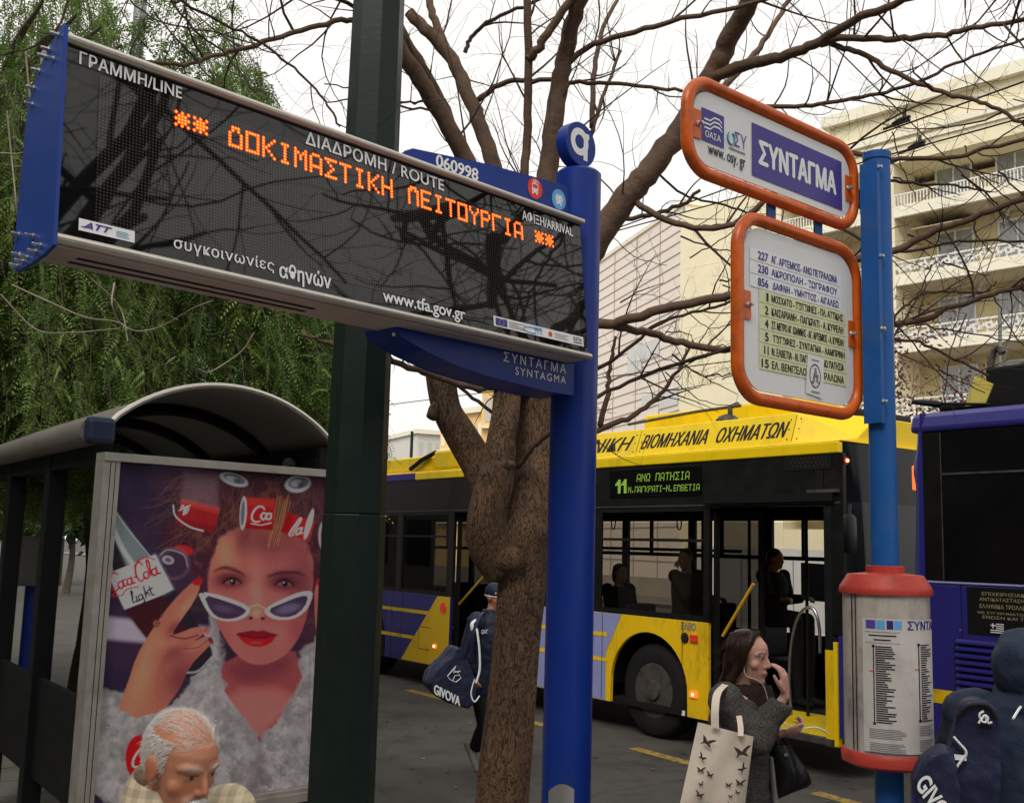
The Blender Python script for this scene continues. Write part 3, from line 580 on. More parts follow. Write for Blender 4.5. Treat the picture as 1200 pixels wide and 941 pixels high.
# ================================================================ ORANGE FRAMED STOP SIGN
OF = Frame(P(830,150,3.08)[:2], (P(975,215,3.5)-P(830,150,3.08))[:2])
op = P(1035, 560, 3.56); OPR = .0445
st = thing('bus_stop_sign', 'blue pole carrying two orange tube framed signs and a red capped timetable drum', 'bus stop sign', (op[0], op[1], .13))
ztop = P(1027, 180, 3.56)[2]
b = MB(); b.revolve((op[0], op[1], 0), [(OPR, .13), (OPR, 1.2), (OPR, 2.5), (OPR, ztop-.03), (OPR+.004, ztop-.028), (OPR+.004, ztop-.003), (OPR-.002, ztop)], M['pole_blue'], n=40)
b.build('pole', st)
sx = OF.u*-1; b = MB(); c0 = np.array([op[0], op[1], 0])-OF.u*(OPR+.008)
zlo = P(1020, 495, 3.5)[2]; zhi = ztop-.05
ch = lambda a0, a1, o0, o1: b.hexa([c0+OF.u*a0+OF.n*o0+np.array([0,0,zlo]), c0+OF.u*a1+OF.n*o0+np.array([0,0,zlo]), c0+OF.u*a1+OF.n*o1+np.array([0,0,zlo]), c0+OF.u*a0+OF.n*o1+np.array([0,0,zlo]), c0+OF.u*a0+OF.n*o0+np.array([0,0,zhi]), c0+OF.u*a1+OF.n*o0+np.array([0,0,zhi]), c0+OF.u*a1+OF.n*o1+np.array([0,0,zhi]), c0+OF.u*a0+OF.n*o1+np.array([0,0,zhi])], M['pole_blue'])
ch(-.010, .012, -.036, -.030); ch(-.010, -.006, -.030, .03); rail_ = b.build('clamp_rail', st)
for yy in (196, 300, 385, 470):
    b = MB(); c = c0+OF.u*0.0+np.array([0, 0, P(1014, yy, 3.5)[2]]); b.revolve(c-OF.n*.036, [(.009, 0), (.009, .004), (.006, .006), (.006, .014), (.004, .015)], M['bolt'], n=8, axis=-OF.n); b.build('bolt', st)
def rrect(u0, u1, z0, z1, r, n=10):
    out = []
    for (cu, cz, a) in ((u1-r, z1-r, 0), (u0+r, z1-r, 90), (u0+r, z0+r, 180), (u1-r, z0+r, 270)):
        for k in range(n+1): t = R(a+90*k/n); out.append((cu+r*math.cos(t), cz+r*math.sin(t)))
    return out
def osign(name, px, tr, rad, prad, label):
    u0 = OF.uv(px[0], px[4])[0]; u1 = OF.uv(px[1], px[5])[0]
    (xa, ya), (xb, yb) = px[2]; z1 = (OF.uv(xa, ya)[1]+OF.uv(xb, yb)[1])/2; (xa, ya), (xb, yb) = px[3]; z0 = (OF.uv(xa, ya)[1]+OF.uv(xb, yb)[1])/2
    c = rrect(u0, u1, z0, z1, rad); b_ = MB(); b_.tube([OF.at(u, z) for u, z in c], tr, M['orange'], n=14, closed=True); fr = b_.build(name, st, label=label)
    g = tr+.006; pl = MB(); pc_ = rrect(u0+g, u1-g, z0+g, z1-g, prad); pl.fpoly(OF, pc_, -.003, M['plate'], .003); pl.build('sign_plate', fr)
    tb = MB(); zm = (z0+z1)/2
    for s, uu, dz in ((1, u0, .0), (-1, u1, -.005)):
        a, c_ = sorted((uu+s*tr*.4, uu+s*(tr+.036))); tb.fbox(OF, a, c_, zm-.045+dz, zm+.045+dz, -.0085, -.0045, M['orange']); tb.revolve(OF.at(uu+s*(tr+.022), zm+dz, -.009), [(.011, 0), (.010, .003), (.006, .005), (.006, .018), (.004, .019)], M['bolt'], n=10, axis=-OF.n)
    tb.build('tab', fr); return fr, u0, u1, z0, z1
n1 = osign('name_sign', (805, 999.5, ((845,103),(975,170)), ((850,208),(975,264)), 155, 222), .0195, .095, .075, 'long orange framed name sign')
n2 = osign('route_sign', (864, 1003.5, ((895,261.5),(980,289)), ((905,472),(980,483)), 360, 390), .0205, .105, .09, 'squarer orange framed route list')
for (xa, ya, yb) in ((908,243,262), (963,262,281)):
    u, z1 = OF.uv(xa, ya); z0 = OF.uv(xa, yb)[1]; b = MB(); b.fbox(OF, u-.022, u+.022, z0-.02, z1+.02, .012, .018, M['pole_blue']); b.build('link_strap', st)
for yy in (222+14, 355, 430):
    z = OF.uv(1012, yy)[1]; u = OF.uv(1003, yy)[0]; b = MB(); b.fbox(OF, u, u+.07, z-.03, z+.03, -.012, .010, M['pole_blue']); b.build('clamp_tab', st)
# print of the name sign
b = MB(); o = -.005
u0, u1, z0, z1 = pquad(b, OF, (822,125.5), (848.5,174.5), o, M['navy_print']); w0, h0 = u1-u0, z1-z0
for k in range(3):
    zz_ = z0+(.82-.13*k)*h0; pts = [(u0+.12*w0, zz_-.14*h0), (u0+.38*w0, zz_-.14*h0), (u0+.56*w0, zz_), (u0+.78*w0, zz_), (u0+.90*w0, zz_-.08*h0)]
    for (p0, q0), (p1, q1) in zip(pts[:-1], pts[1:]): b.fpoly(OF, [(p0, q0-.02*h0), (p1, q1-.02*h0), (p1, q1+.03*h0), (p0, q0+.03*h0)], o-.0008, M['white'])
b.text(OF, 'ΟΑΣΑ', u0+.16*w0, z0+.14*h0, .68*w0, .2*h0, o-.001, M['white'], .01)
cu, cz = OF.uv(855, 163); b.tube([OF.at(cu+.017*math.cos(t), cz+.020*math.sin(t), o) for t in np.linspace(2.0, 7.4, 18)], .0045, M['cyan'], n=5, flat=.3)
ptext(b, OF, 'ΣΥ', (861,171), (875,177), (861,154), M['purple_print'], o)
u, z = OF.uv(853, 174); b.fquad(OF, u, u+.08, z-.002, z+.003, o, M['grey_ink'])
ptext(b, OF, 'www. osy. gr', (830,181), (873.5,200), (830,170), M['ink'], o, .01, desc=.25)
u0, u1, z0, z1 = pquad(b, OF, (881,143.5), (987,247), o, M['navy_print'])
ptext(b, OF, 'ΣΥΝΤΑΓΜΑ', (890,192), (979.5,228), (890,165), M['white'], o-.001, .04)
b.build('printing', n1[0])
# print of the route sign
b = MB()
rowsx = [('227','ΑΓ. ΑΡΤΕΜΙΟΣ- ΑΝΩ ΠΕΤΡΑΛΩΝΑ'),('230','ΑΚΡΟΠΟΛΗ - ΖΩΓΡΑΦΟΥ'),('856','ΔΑΦΝΗ - ΥΜΗΤΤΟΣ - ΑΙΓΑΛΕΩ'),('1','ΜΟΣΧΑΤΟ - ΤΖΙΤΖΙΦΙΕΣ - ΠΛ. ΑΤΤΙΚΗΣ'),('2','ΚΑΙΣΑΡΙΑΝΗ - ΠΑΓΚΡΑΤΙ - Α. ΚΥΨΕΛΗ'),('4','ΣΤ. ΜΕΤΡΟ ΑΓ. ΙΩΑΝΝΗΣ - ΑΓ. ΑΡΤΕΜΙΟΣ - Α. ΚΥΨΕΛΗ'),('5','ΤΖΙΤΖΙΦΙΕΣ - ΣΥΝΤΑΓΜΑ - ΛΑΜΠΡΙΝΗ'),('11','Ν. ΕΛΒΕΤΙΑ - Ν. ΠΑΓΚΡΑΤΙ - ΑΝΩ ΠΑΤΗΣΙΑ'),('15','ΕΛ. ΒΕΝΙΖΕΛΟΥ - ΠΕΤΡΑΛΩΝΑ')]
zA = OF.uv(889, 300)[1]; zB = OF.uv(894, 426)[1]; dz = (zA-zB)/8
ul0, ul1 = OF.uv(877, 310)[0], OF.uv(984, 345)[0]; um0, um1 = OF.uv(888, 360)[0], OF.uv(990, 400)[0]; ut = OF.uv(902.5, 350)[0]; un = OF.uv(898.5, 350)[0]
for i, (num, txt) in enumerate(rowsx):
    zc_ = zA-i*dz; blue = i < 3
    b.fquad(OF, ul0 if blue else um0, ul1 if blue else um1, zc_-dz*.475, zc_+dz*.475, o, M['offwhite'] if blue else M['lime'])
    wn = dict([('1',.2),('11',.48)]).get(num, len(num)*.40)*dz; b.text(OF, num, un-wn, zc_-dz*.3, wn, dz*.6, o-.001, M['navy_print'] if blue else M['ink'], .03)
    ue = ul1-.02 if blue else um1-.014
    b.text(OF, txt, ut+(.006 if i in (2,6) else 0), zc_-dz*.29, ue-ut-.004, dz*.58, o-.001, M['navy_print'] if blue else M['ink'], .02)
u, z = OF.uv(953, 441); a = R(-6); cc = [(-.046,-.066),(.046,-.066),(.046,.066),(-.046,.066)]
b.fpoly(OF, [(u+x*math.cos(a)-y*math.sin(a), z+x*math.sin(a)+y*math.cos(a)) for x, y in cc], o-.002, M['paper'])
b.add([OF.at(u+r*math.cos(t)*.9, z+r*math.sin(t)*1.15, o-.003) for t in np.linspace(0, 2*math.pi, 30) for r in (.031, .0345)], [(2*i, 2*i+1, 2*i+3, 2*i+2) for i in range(29)], M['ink'])
for (du, dz_, w__, h__) in ((-.004,.012,.012,.014),(-.008,-.004,.018,.016),(-.012,-.020,.01,.02),(.006,-.020,.01,.02),(.008,.0,.012,.005),(-.02,-.026,.012,.008),(.014,-.024,.012,.006)): b.fquad(OF, u+du, u+du+w__, z+dz_, z+dz_+h__, o-.003, M['grey_ink'])
b.fquad(OF, u-.02, u+.024, z+.05, z+.054, o-.003, M['grey_ink']); b.fquad(OF, u-.024, u+.024, z-.056, z-.051, o-.003, M['grey_ink'])
b.build('printing', n2[0])
# timetable drum
dc = np.array([op[0], op[1], 0]); DR = .141
zt_, z2, z3, z4, z5 = [P(1038, y, 3.5)[2] for y in (668, 680, 692, 884, 898)]
b = MB(); b.revolve(dc, [(DR-.004, z4-.01), (DR-.004, (z3+z4)/2), (DR-.004, z3+.01)], M['drum'], n=64); dm = b.build('timetable_drum', st)
b = MB(); b.revolve(dc, [(.055, z3-.01), (DR+.006, z3-.012), (DR+.008, z3), (DR+.004, z3+.012), (DR*.85, z2+.018), (.062, z2+.024), (.062, zt_+.012), (.050, zt_+.014)], M['red_cap'], n=56); b.build('cap', dm)
b = MB(); b.revolve(dc, [(.05, z5-.004), (DR-.02, z5-.006), (DR+.006, z5+.006), (DR+.008, z4-.004), (DR, z4+.008), (.06, z4+.006)], M['red_cap'], n=56); b.build('base_ring', dm)
class Cyl:      # unrolled sheet on the drum, u in metres measured from the side that faces the camera
    def at(s, u, z, off=0.):
        r_ = DR-off; a = math.atan2(-dc[0], -dc[1]); t = a-u/DR; return dc+np.array([math.sin(t)*r_, math.cos(t)*r_, z])
CY = Cyl()
def cquad(mb, u0, u1, z0, z1, off, m_):
    n_ = max(1, int(abs(u1-u0)/.012)); us = np.linspace(u0, u1, n_+1)
    mb.add([CY.at(u, z, off) for u in us for z in (z0, z1)], [(2*i, 2*i+2, 2*i+3, 2*i+1) for i in range(n_)], m_, True)
def ppx(x): return math.asin(max(-1, min(1, (x-1038.5)/50.)))*DR
H = z3-z4; fz = lambda y: z3-(y-692)/(884-692)*H
M['sheet'] = mat('timetable_sheet', (.56, .53, .50), .5, var=.10, vscale=8, dirt=(.30,.28,.25), dscale=7, damt=.5)
b = MB(); cquad(b, ppx(1013), ppx(1087), fz(878), fz(724), -.0012, M['sheet']); b.build('timetable', dm)
rg = random.Random(5)
b = MB(); o = -.0022
for x0, x1, m_ in ((1017,1027,'purple_print'),(1028,1037,'skyblue'),(1039,1046,'blue_ink'),(1047,1055,'skyblue')): cquad(b, ppx(x0), ppx(x1), fz(736), fz(726), o, M[m_])
u0, u1 = ppx(1061), ppx(1087); b.text(CY, 'ΣΥΝΤΑΓΜΑ', u0, fz(736), (u1-u0)*1.6, fz(726)-fz(736), o, M['navy_print'], .03)
for k in range(2): cquad(b, ppx(1020+k*5), ppx(1049-k*6), fz(744.5+5*k), fz(743+5*k), o, M['ink'])
cquad(b, ppx(1016), ppx(1053), fz(740), fz(739.4), o, M['grey_ink']); cquad(b, ppx(1016), ppx(1053), fz(752.5), fz(752), o, M['grey_ink'])
def stopline(xl, y0, y1, xe):
    cquad(b, ppx(xl-.5), ppx(xl+.6), fz(y1), fz(y0), o, M['ink'])
    y = y0
    while y < y1:
        cquad(b, ppx(xl+2), ppx(xl+2+rg.uniform(.45, 1)*(xe-xl)), fz(y+1.3), fz(y), o-.0004, M['ink']); y += 2.55
    for y in (y0, y1): cquad(b, ppx(xl-1.4), ppx(xl+1.4), fz(y+1.4), fz(y-1.4), o-.0006, M['ink'])
    cquad(b, ppx(xl-5), ppx(xl+1), fz(y0+.32*(y1-y0)+1), fz(y0+.32*(y1-y0)), o-.0008, M['red'])
stopline(1024.5, 756, 845, 1046); stopline(1072, 753, 840, 1083)
for (xa, xb, ya, yb) in ((1019,1058,851,862), (1019,1058,867,880), (1071,1086,846,857), (1071,1086,862,876)):
    y = ya
    while y < yb: cquad(b, ppx(xa), ppx(xa+(xb-xa)*rg.uniform(.8, 1)), fz(y+.8), fz(y), o, M['grey_ink']); y += 2.
for x in (1001, 1005): cquad(b, ppx(x), ppx(x+1.2), z4+.012, z3-.012, -.0012, M['ink'])
b.build('timetable_print', dm)
# ================================================================ GREEN POST
gp = P(422, 470, 4.9)
gl = thing('street_light_pole', 'thick dark green octagonal steel pole behind the display', 'pole', (gp[0], gp[1], .13))
b = MB(); zj = P(415, 603, 4.9)[2]
def octo(r_, z, rot=R(16)): return [np.array([gp[0]+r_*math.cos(rot+k*math.pi/4), gp[1]+r_*math.sin(rot+k*math.pi/4), z]) for k in range(8)]
b.loft([octo(.150, .13), octo(.146, zj)], M['green'], smooth=False); b.loft([octo(.142, zj+.001), octo(.126, 4.6), octo(.10, 8.5)], M['green'], smooth=False)
b.build('pole', gl, bevel=.006)
b = MB(); b.loft([octo(.20, .13), octo(.20, .15)], M['green'], smooth=False); b.build('base_plate', gl)
# ================================================================ BUSES
def crv0(pts, n_=6):
    pts = [np.array(p, float) for p in pts]; out = []; Q_ = [2*pts[0]-pts[1]]+pts+[2*pts[-1]-pts[-2]]
    for i in range(1, len(Q_)-2):
        for t in np.linspace(0, 1, n_, endpoint=False): a, b_, c, d = Q_[i-1:i+3]; out.append(.5*((2*b_)+(c-a)*t+(2*a-5*b_+4*c-d)*t*t+(3*b_-a-3*c+d)*t**3))
    out.append(pts[-1]); return out
def holed(mb, F, u0, u1, z0, z1, holes, o0, o1, m_):
    """vertical wall in frame F between offsets o0..o1 with rectangular openings"""
    us = sorted(set([u0, u1]+[c for h in holes for c in (h[0], h[1]) if u0 < c < u1])); zz_ = sorted(set([z0, z1]+[c for h in holes for c in (h[2], h[3]) if z0 < c < z1]))
    for i in range(len(us)-1):
        run = None
        for j in range(len(zz_)-1):
            cu, cz = (us[i]+us[i+1])/2, (zz_[j]+zz_[j+1])/2
            inh = any(h[0] < cu < h[1] and h[2] < cz < h[3] for h in holes)
            if not inh: mb.fbox(F, us[i], us[i+1], zz_[j], zz_[j+1], o0, o1, m_)
def archpanel(mb, F, u0, u1, z0, z1, cu, cz, r, o0, o1, m_, n=20):
    """panel with a wheel arch cut from its lower edge"""
    us = [u0, cu-r]+[cu-r*math.cos(math.pi*k/n) for k in range(1, n)]+[cu+r, u1]
    lowz = lambda u: max(z0, cz+math.sqrt(max(0, r*r-(u-cu)**2))) if abs(u-cu) < r else z0
    for a, c in zip(us[:-1], us[1:]):
        za = lowz(a) if (a > cu-r-1e-6 and c < cu+r+1e-6) else z0; zb = lowz(c) if (a > cu-r-1e-6 and c < cu+r+1e-6) else z0
        mb.hexa([F.at(a,za,o0),F.at(c,zb,o0),F.at(c,zb,o1),F.at(a,za,o1),F.at(a,z1,o0),F.at(c,z1,o0),F.at(c,z1,o1),F.at(a,z1,o1)], m_)
def wheel(F, u, parent, off, r=.50, wdt=.28):
    b_ = MB(); c = F.at(u, r, off); ax = F.n
    b_.revolve(c, [(r*.56, .0), (r*.62, -.012), (r*.9, -.014), (r*.985, .02), (r, .05), (r, wdt-.05), (r*.9, wdt), (r*.5, wdt)], M['rubber'], n=48, axis=ax); ty = b_.build('wheel', parent)
    b_ = MB(); b_.revolve(c, [(r*.58, -.004), (r*.545, .012), (r*.50, .09), (r*.36, .07), (r*.34, .03), (r*.22, .02), (r*.20, -.03), (r*.12, -.035), (.001, -.036)], M['rim'], n=40, axis=ax)
    for k in range(10):
        t = 2*math.pi*k/10; b_.revolve(F.at(u+r*.29*math.cos(t), r+r*.29*math.sin(t), off+.03), [(.014, 0), (.014, -.03), (.009, -.034)], M['rim'], n=6, axis=ax)
    for k in range(8):
        t = 2*math.pi*k/8+.2; b_.revolve(F.at(u+r*.44*math.cos(t), r+r*.44*math.sin(t), off+.082), [(.022, 0), (.022, -.006)], M['black'], n=10, axis=ax)
    b_.build('rim', ty); return ty
BUSO = P(992, 700, 9.7); BUS = Frame(BUSO[:2], RD); BUS.n = NQ if NQ @ BUSO > 0 else -NQ
S = lambda x, y: BUS.uv(x, y)[0]
Zp = lambda x, y: BUS.uv(x, y)[1]
yb = thing('trolleybus', 'yellow trolleybus with black window band and open doors, standing behind the bare tree', 'bus', BUS.at(6, 0, 1.25))
BL, BW = 12.0, 2.5
zsk, zbt, zst, zsu = .31, 1.285, 2.945, 3.05
sWC = S(757, 800)-.02
sd1a, sd1b = S(975, 700), S(831, 700); sd2a, sd2b = S(600, 700), S(529, 700)
sw1a, sw1b = S(827, 650), S(702, 650)
zwt = 2.46
# lower body: front panel yellow/lavender, middle, rear
b = MB()
sl0 = S(720, 730); sl1 = S(700, 742)
archpanel(b, BUS, sd1b+.01, sd2a-.02, zsk, zbt, sWC, .52, .60, 0, .04, M['yellow_d'])
b.fpoly(BUS, [(sl0-.12, zbt-.002), (sd2a-.03, zbt-.002), (sd2a-.03, zsk+.01), (sWC+.68, zsk+.01), (sWC+.68, .85)], -.003, M['lav'])
b.fbox(BUS, .012, sd1a-.06, zsk+.08, zbt, 0, .04, M['bus_blue']); b.fbox(BUS, sd1a-.055, sd1a-.012, zsk+.0, zbt-.06, -.01, .05, M['yellow'])
for z in (.74, 1.02): b.fquad(BUS, sWC+.66, sd2a-.04, z, z+.045, -.006, M['yellow_d'])
for u in (sd1b+.35, sWC+.72, sWC+1.6): b.fquad(BUS, u+.02, u+.028, zsk+.02, zbt-.01, -.0075, M['slot'])
b.build('lower_body', yb, bevel=.004); b = MB()
archpanel(b, BUS, sd2b+.02, BL, zsk, zbt, 8.9, .52, .60, 0, .04, M['bus_blue'])
xs = [(527,697),(513,697),(472,770),(527,777)]; b.fpoly(BUS, [(sd2b+.025, zbt-.003), (S(513,697), zbt-.003), (S(470,771), zsk+.01), (sd2b+.025, zsk+.01)], -.004, M['yellow_d'])
for ya, yb_ in ((711,715), (741,745)):
    z0, z1 = Zp(462, yb_), Zp(462, ya); b.fquad(BUS, S(505 if ya < 720 else 488, 715), BL-.1, z0, z1, -.003, M['yellow_d'])
for u in (sd2b+1.3, 8.1, 9.7): b.fquad(BUS, u+.02, u+.028, zsk+.02, zbt-.01, -.0075, M['slot'])
b.build('lower_body', yb, bevel=.004)
# window band
wins = [(sw1a, sw1b, 1.31, zwt)]
s = sw1b+.14
while s+1.0 < sd2a: wins.append((s, min(s+1.25, sd2a-.1), 1.31, zwt)); s += 1.4
s = sd2b+.12
while s+1.2 < BL-.3: wins.append((s, s+1.3, 1.31, zwt)); s += 1.42
doors = [(sd1a, sd1b, zsk, zwt+.0), (sd2a, sd2b, zsk, zwt)]
b = MB(); holed(b, BUS, 0.02, BL, zbt+.002, zst-.002, wins+doors, .001, .05, M['bus_black']); band = b.build('window_band', yb)
b = MB(); b.fbox(BUS, .05, BL, zwt+.02, zwt+.032, -.004, .0, M['rim']); b.fbox(BUS, sd1a-.05, sd1b+.05, zwt+.04, zwt+.12, -.05, -.001, M['black']); b.fbox(BUS, sd1a-.1, sd1a+.25, zwt+.121, zwt+.15, -.03, -.001, M['rim']); b.build('door_header', band)
for k, (a, c, z0, z1) in enumerate(wins):
    f = MB(); t = .035
    for q in ((a, c, z1-t, z1), (a, c, z0, z0+t), (a, a+t, z0+t, z1-t), (c-t, c, z0+t, z1-t), (a+t, c-t, z0+.69*(z1-z0), z0+.69*(z1-z0)+.03)): f.fbox(BUS, q[0], q[1], q[2], q[3], .004, .03, M['black'])
    wf = f.build('window', yb); g = MB(); g.fquad(BUS, a+.01, c-.01, z0+.01, z1-.01, .018, M['glass'] if k < 1 else M['glass_dark']); g.build('pane', wf)
# cant rail, fairing, roof
b = MB(); b.fbox(BUS, .06, S(479+8, 560), zst, zsu, -.012, .06, M['yellow']); b.fbox(BUS, S(479+8, 560)+.002, BL, zst, zsu, -.012, .06, M['bus_blue']); b.build('cant_rail', yb, bevel=.01)
zf = Zp(921, 482); zf2 = zsu+.004
sA, sB = S(921, 482), S(1000, 517)
b = MB(); prof = lambda s0: [BUS.at(s0, zf2+.02, .05), BUS.at(s0, zf, .16), BUS.at(s0, zf+.03, .35), BUS.at(s0, zf+.03, BW-.35), BUS.at(s0, zf2+.02, BW-.05)]
endp = [BUS.at(.10, zf2+.022, .10), BUS.at(.10, zf2+.06, .34), BUS.at(.08, zf-.05, .62), BUS.at(.08, zf-.05, BW-.62), BUS.at(.10, zf2+.022, BW-.10)]
b.loft([endp, prof(sA), prof(S(672, 520))], M['yellow'], smooth=False)
b.loft([[BUS.at(s_, z, o) for z, o in ((zf2, .0), (zf2+.018, .02), (zf2+.018, BW-.05), (zf2, BW))] for s_ in (.05, BL)], M['yellow'], smooth=False)
fr = b.build('roof_fairing', yb, bevel=.015)
b = MB(); rh = zf-zf2
def ontilt(F, u, z, off): f = (z-zf2-.02)/(rh-.02); return F.at(u, z, .05+.11*f-off)
class Tilt:
    def at(s, u, z, off=0.): return ontilt(BUS, u, z, .004)
TI = Tilt()
def btext(body, xl, xr, yl, yr):
    ul, ur = S(xl, yl), S(xr, yr); z0 = zf2+.02+.20*rh; h = .50*rh
    vs, fs = glyphs(body, .0, .35, 1.0); a_ = vs.min(0); c_ = vs.max(0); q = (vs-a_)/(c_-a_+1e-9)
    for i_, dx_ in enumerate((-.005, 0., .005)): b.add([np.array(TI.at(ul+(ur-ul)*x+dx_, z0+h*y))-BUS.n*.0006*i_ for x, y in q[:, :2]], fs, M['ink'])
btext('ΕΛΛΗΝΙΚΗ', 640, 734, 520, 518); btext('ΒΙΟΜΗΧΑΝΙΑ', 745, 821, 517, 510); btext('ΟΧΗΜΑΤΩΝ', 833, 916, 509, 499)
for x in (741, 923):
    u = S(x, 515); b.add([TI.at(u, zf2+.04), TI.at(u+.006, zf2+.04), TI.at(u+.006, zf-.02), TI.at(u, zf-.02)], [(0,1,2,3)], M['ink'])
    for dz in (.06, .16, .26):
        for du in (-.06, .06): c = np.array(TI.at(u+du, zf2+dz)); b.add([c+BUS.u*.009*math.cos(t)+np.array([0,0,.009*math.sin(t)]) for t in np.linspace(0, 5.5, 8)], [tuple(range(8))], M['ink'])
b.build('roof_lettering', fr)
b = MB(); b.fbox(BUS, S(864, 470), S(690, 480), zf2+.05, zf2+.62, .9, 2.1, M['yellow']); b.fbox(BUS, S(1000,480)+.7, S(864,470)-.02, zf2+.05, zf2+.46, 1.0, 2.0, M['black']); b.build('roof_equipment', yb, bevel=.03)
b = MB(); b.tube([BUS.at(S(700,485), zf+.13, .5), BUS.at(S(780,478), zf+.19, .5), BUS.at(S(830,476), zf+.20, .5)], .018, M['rim'], n=8); b.tube([BUS.at(S(818,480), zf+.03, .5), BUS.at(S(818,480), zf+.2, .5), BUS.at(S(818,480), zf+.24, .62)], .03, M['rim'], n=8); b.revolve(BUS.at(S(815,485), zf, .5), [(.13, 0), (.13, .06), (.09, .1), (.03, .12)], M['rim'], n=16); b.build('roof_pipe', yb)
b = MB(); b.fbox(BUS, S(567,530), S(504,530), zf2+.03, Zp(540,524), .06, 1.2, M['yellow']); b.build('roof_box', yb, bevel=.04)
b = MB(); b.fbox(BUS, S(500,530)+.06, BL-.4, zf2+.03, zf2+.26, .12, 1.6, M['yellow']); b.tube([BUS.at(S(505,535), zf2+.30, .1), BUS.at(S(490,540), zf2+.20, .07), BUS.at(S(476,556), zf2+.06, .06)], .035, M['black'], n=8); b.build('rear_roof_box', yb, bevel=.03)
# destination display
b = MB(); u0, u1 = S(822, 560), S(715, 560); b.fbox(BUS, u0, u1, Zp(770,582), Zp(770,549), -.006, -.001, M['blackgloss']); dd = b.build('destination_display', yb)
class Rev:      # reads left to right when seen from the kerb
    def __init__(s, F): s.F = F
    def at(s, u, z, off=0.): return s.F.at(-u, z, off)
RB = Rev(BUS); b = MB()
sp = (S(735, 560)-S(816, 560)); pit = sp/(15*6.0); ul = -S(737, 560)
zr = Zp(770, 559); dotrow(b, RB, 'ΑΝΩ ΠΑΤΗΣΙΑ', ul+2.0*6*pit, zr-3*pit, pit*1.05, -.009, M['led_green'], r=.5, skew=.12)
dotrow(b, RB, 'Ν.ΠΑΓΚΡΑΤΙ-Ν.ΕΛΒΕΤΙΑ', ul, zr-13.2*pit, pit*.83, -.009, M['led_green'], r=.5, adv=5.6, skew=.1)
dotrow(b, RB, '11', -S(724,560)-.02, zr-13*pit, pit*1.9, -.009, M['led_green'], r=.56, adv=4.4)
b.build('destination_text', dd)
b = MB(); u0, u1 = S(971, 545), S(925, 545); z0, z1 = Zp(930, 549), Zp(930, 536); b.fbox(BUS, u0-.03, u1+.04, z0-.02, z1+.02, -.004, .0, M['black'])
for r_ in range(3):
    for k in range(9): c = BUS.at(u0+(k+.5*(r_ % 2))*(u1-u0)/9.5+.02, z0+(r_+.5)*(z1-z0)/3, -.006); b.add([c+BUS.u*.016*math.cos(t)+np.array([0,0,.015*math.sin(t)]) for t in np.linspace(0, 5.5, 8)], [tuple(range(8))], M['rim'] if False else M['slot'])
b.build('vent_grille', yb)
# lights
def lamp(F, x, y, w0, h0, lit, parent, px=None):
    u, z = F.uv(x, y); b_ = MB(); b_.fbox(F, u-w0/2, u+w0/2, z-h0/2, z+h0/2, -.02, -.005, M['amber'] if lit else M['amberdim']); q = b_.build('side_lamp', parent, bevel=.006)
    if lit: b_ = MB(); b_.ell(F.at(u-.0, z, -.021), (.015, .015, .015), M['hot'], 8, 6); b_.build('bulb', q)
lamp(BUS, 814, 748, .11, .075, False, yb); lamp(BUS, 813.5, 813.5, .10, .065, True, yb); lamp(BUS, 510, 757, .09, .06, True, yb)
b = MB(); u, z = BUS.uv(803, 747); b.revolve(BUS.at(u, z, -.006), [(.055, 0), (.05, -.01), (.03, -.012)], M['slot'], n=20, axis=BUS.n); u, z = BUS.uv(520, 712); b.revolve(BUS.at(u, z, -.006), [(.075, 0), (.07, -.012), (.03, -.014)], M['amberdim'], n=20, axis=BUS.n); b.build('reflector', yb)
b = MB(); b.text(RB, 'ΕΛΒΟ', -S(799, 735), Zp(808, 738), .20, .075, -.004, M['grey_ink'], .03); b.fquad(BUS, S(803,835), S(799,835), Zp(800,838), Zp(800,832), -.004, M['white'])
for q in ((812,826,.0),): pass
b.build('body_badge', yb)
b = MB(); u0, u1, z0, z1 = S(505,745), S(491,745), Zp(498,761), Zp(498,735)
for q in ((u0, u1, z1, z1+.008), (u0, u1, z0, z0+.008), (u1, u1+.008, z0, z1)): b.fquad(BUS, *q, -.006, M['ink'])
b.build('flap_outline', yb)
for u in (sWC, 8.9): wheel(BUS, u, yb, .10); 
for u in (sWC, 8.9):
  b = MB(); b.fbox(BUS, u-.62, u+.62, .25, 1.2, .42, .48, M['black'])
  b.loft([[BUS.at(u+.61*math.cos(t), .52+.61*math.sin(t), o) for t in np.linspace(0, math.pi, 20)] for o in (.02, .46)], M['black'], cap=False, closed=False)
  b.build('wheel_arch', yb)
# inner shell
b = MB()
b.fbox(BUS, .08, BL-.05, .30, .36, .05, BW-.05, M['dark']); b.fbox(BUS, .08, BL-.05, 2.62, 2.68, .06, BW-.05, M['dark'])
b.fbox(BUS, BL-.05, BL, zsk, zsu, 0, BW, M['bus_blue'])
b.fbox(BUS, sd1b+.02, sd2a-.03, .36, 1.0, .5, .55, M['dark'])
b.build('interior', yb)
M['glass_far'] = glassmat('far_bus_glass', (.72,.70,.66), 1.3)
fw = [(a, a+1.22, 1.05, 2.42) for a in np.arange(.35, BL-1.4, 1.34)]
b = MB(); holed(b, BUS, .1, BL, zsk, 2.95, fw, BW-.05, BW, M['dark']); fwall = b.build('far_side_wall', yb)
for a, c, z0, z1 in fw:
    g = MB(); g.fquad(BUS, a+.02, c-.02, z0+.02, z1-.02, BW-.02, M['glass_far']); g.fbox(BUS, a, c, z0+.88, z0+.93, BW-.05, BW-.01, M['black']); g.fbox(BUS, a+.72, a+.76, z0+.93, z1, BW-.05, BW-.01, M['black']); g.build('far_window', fwall)
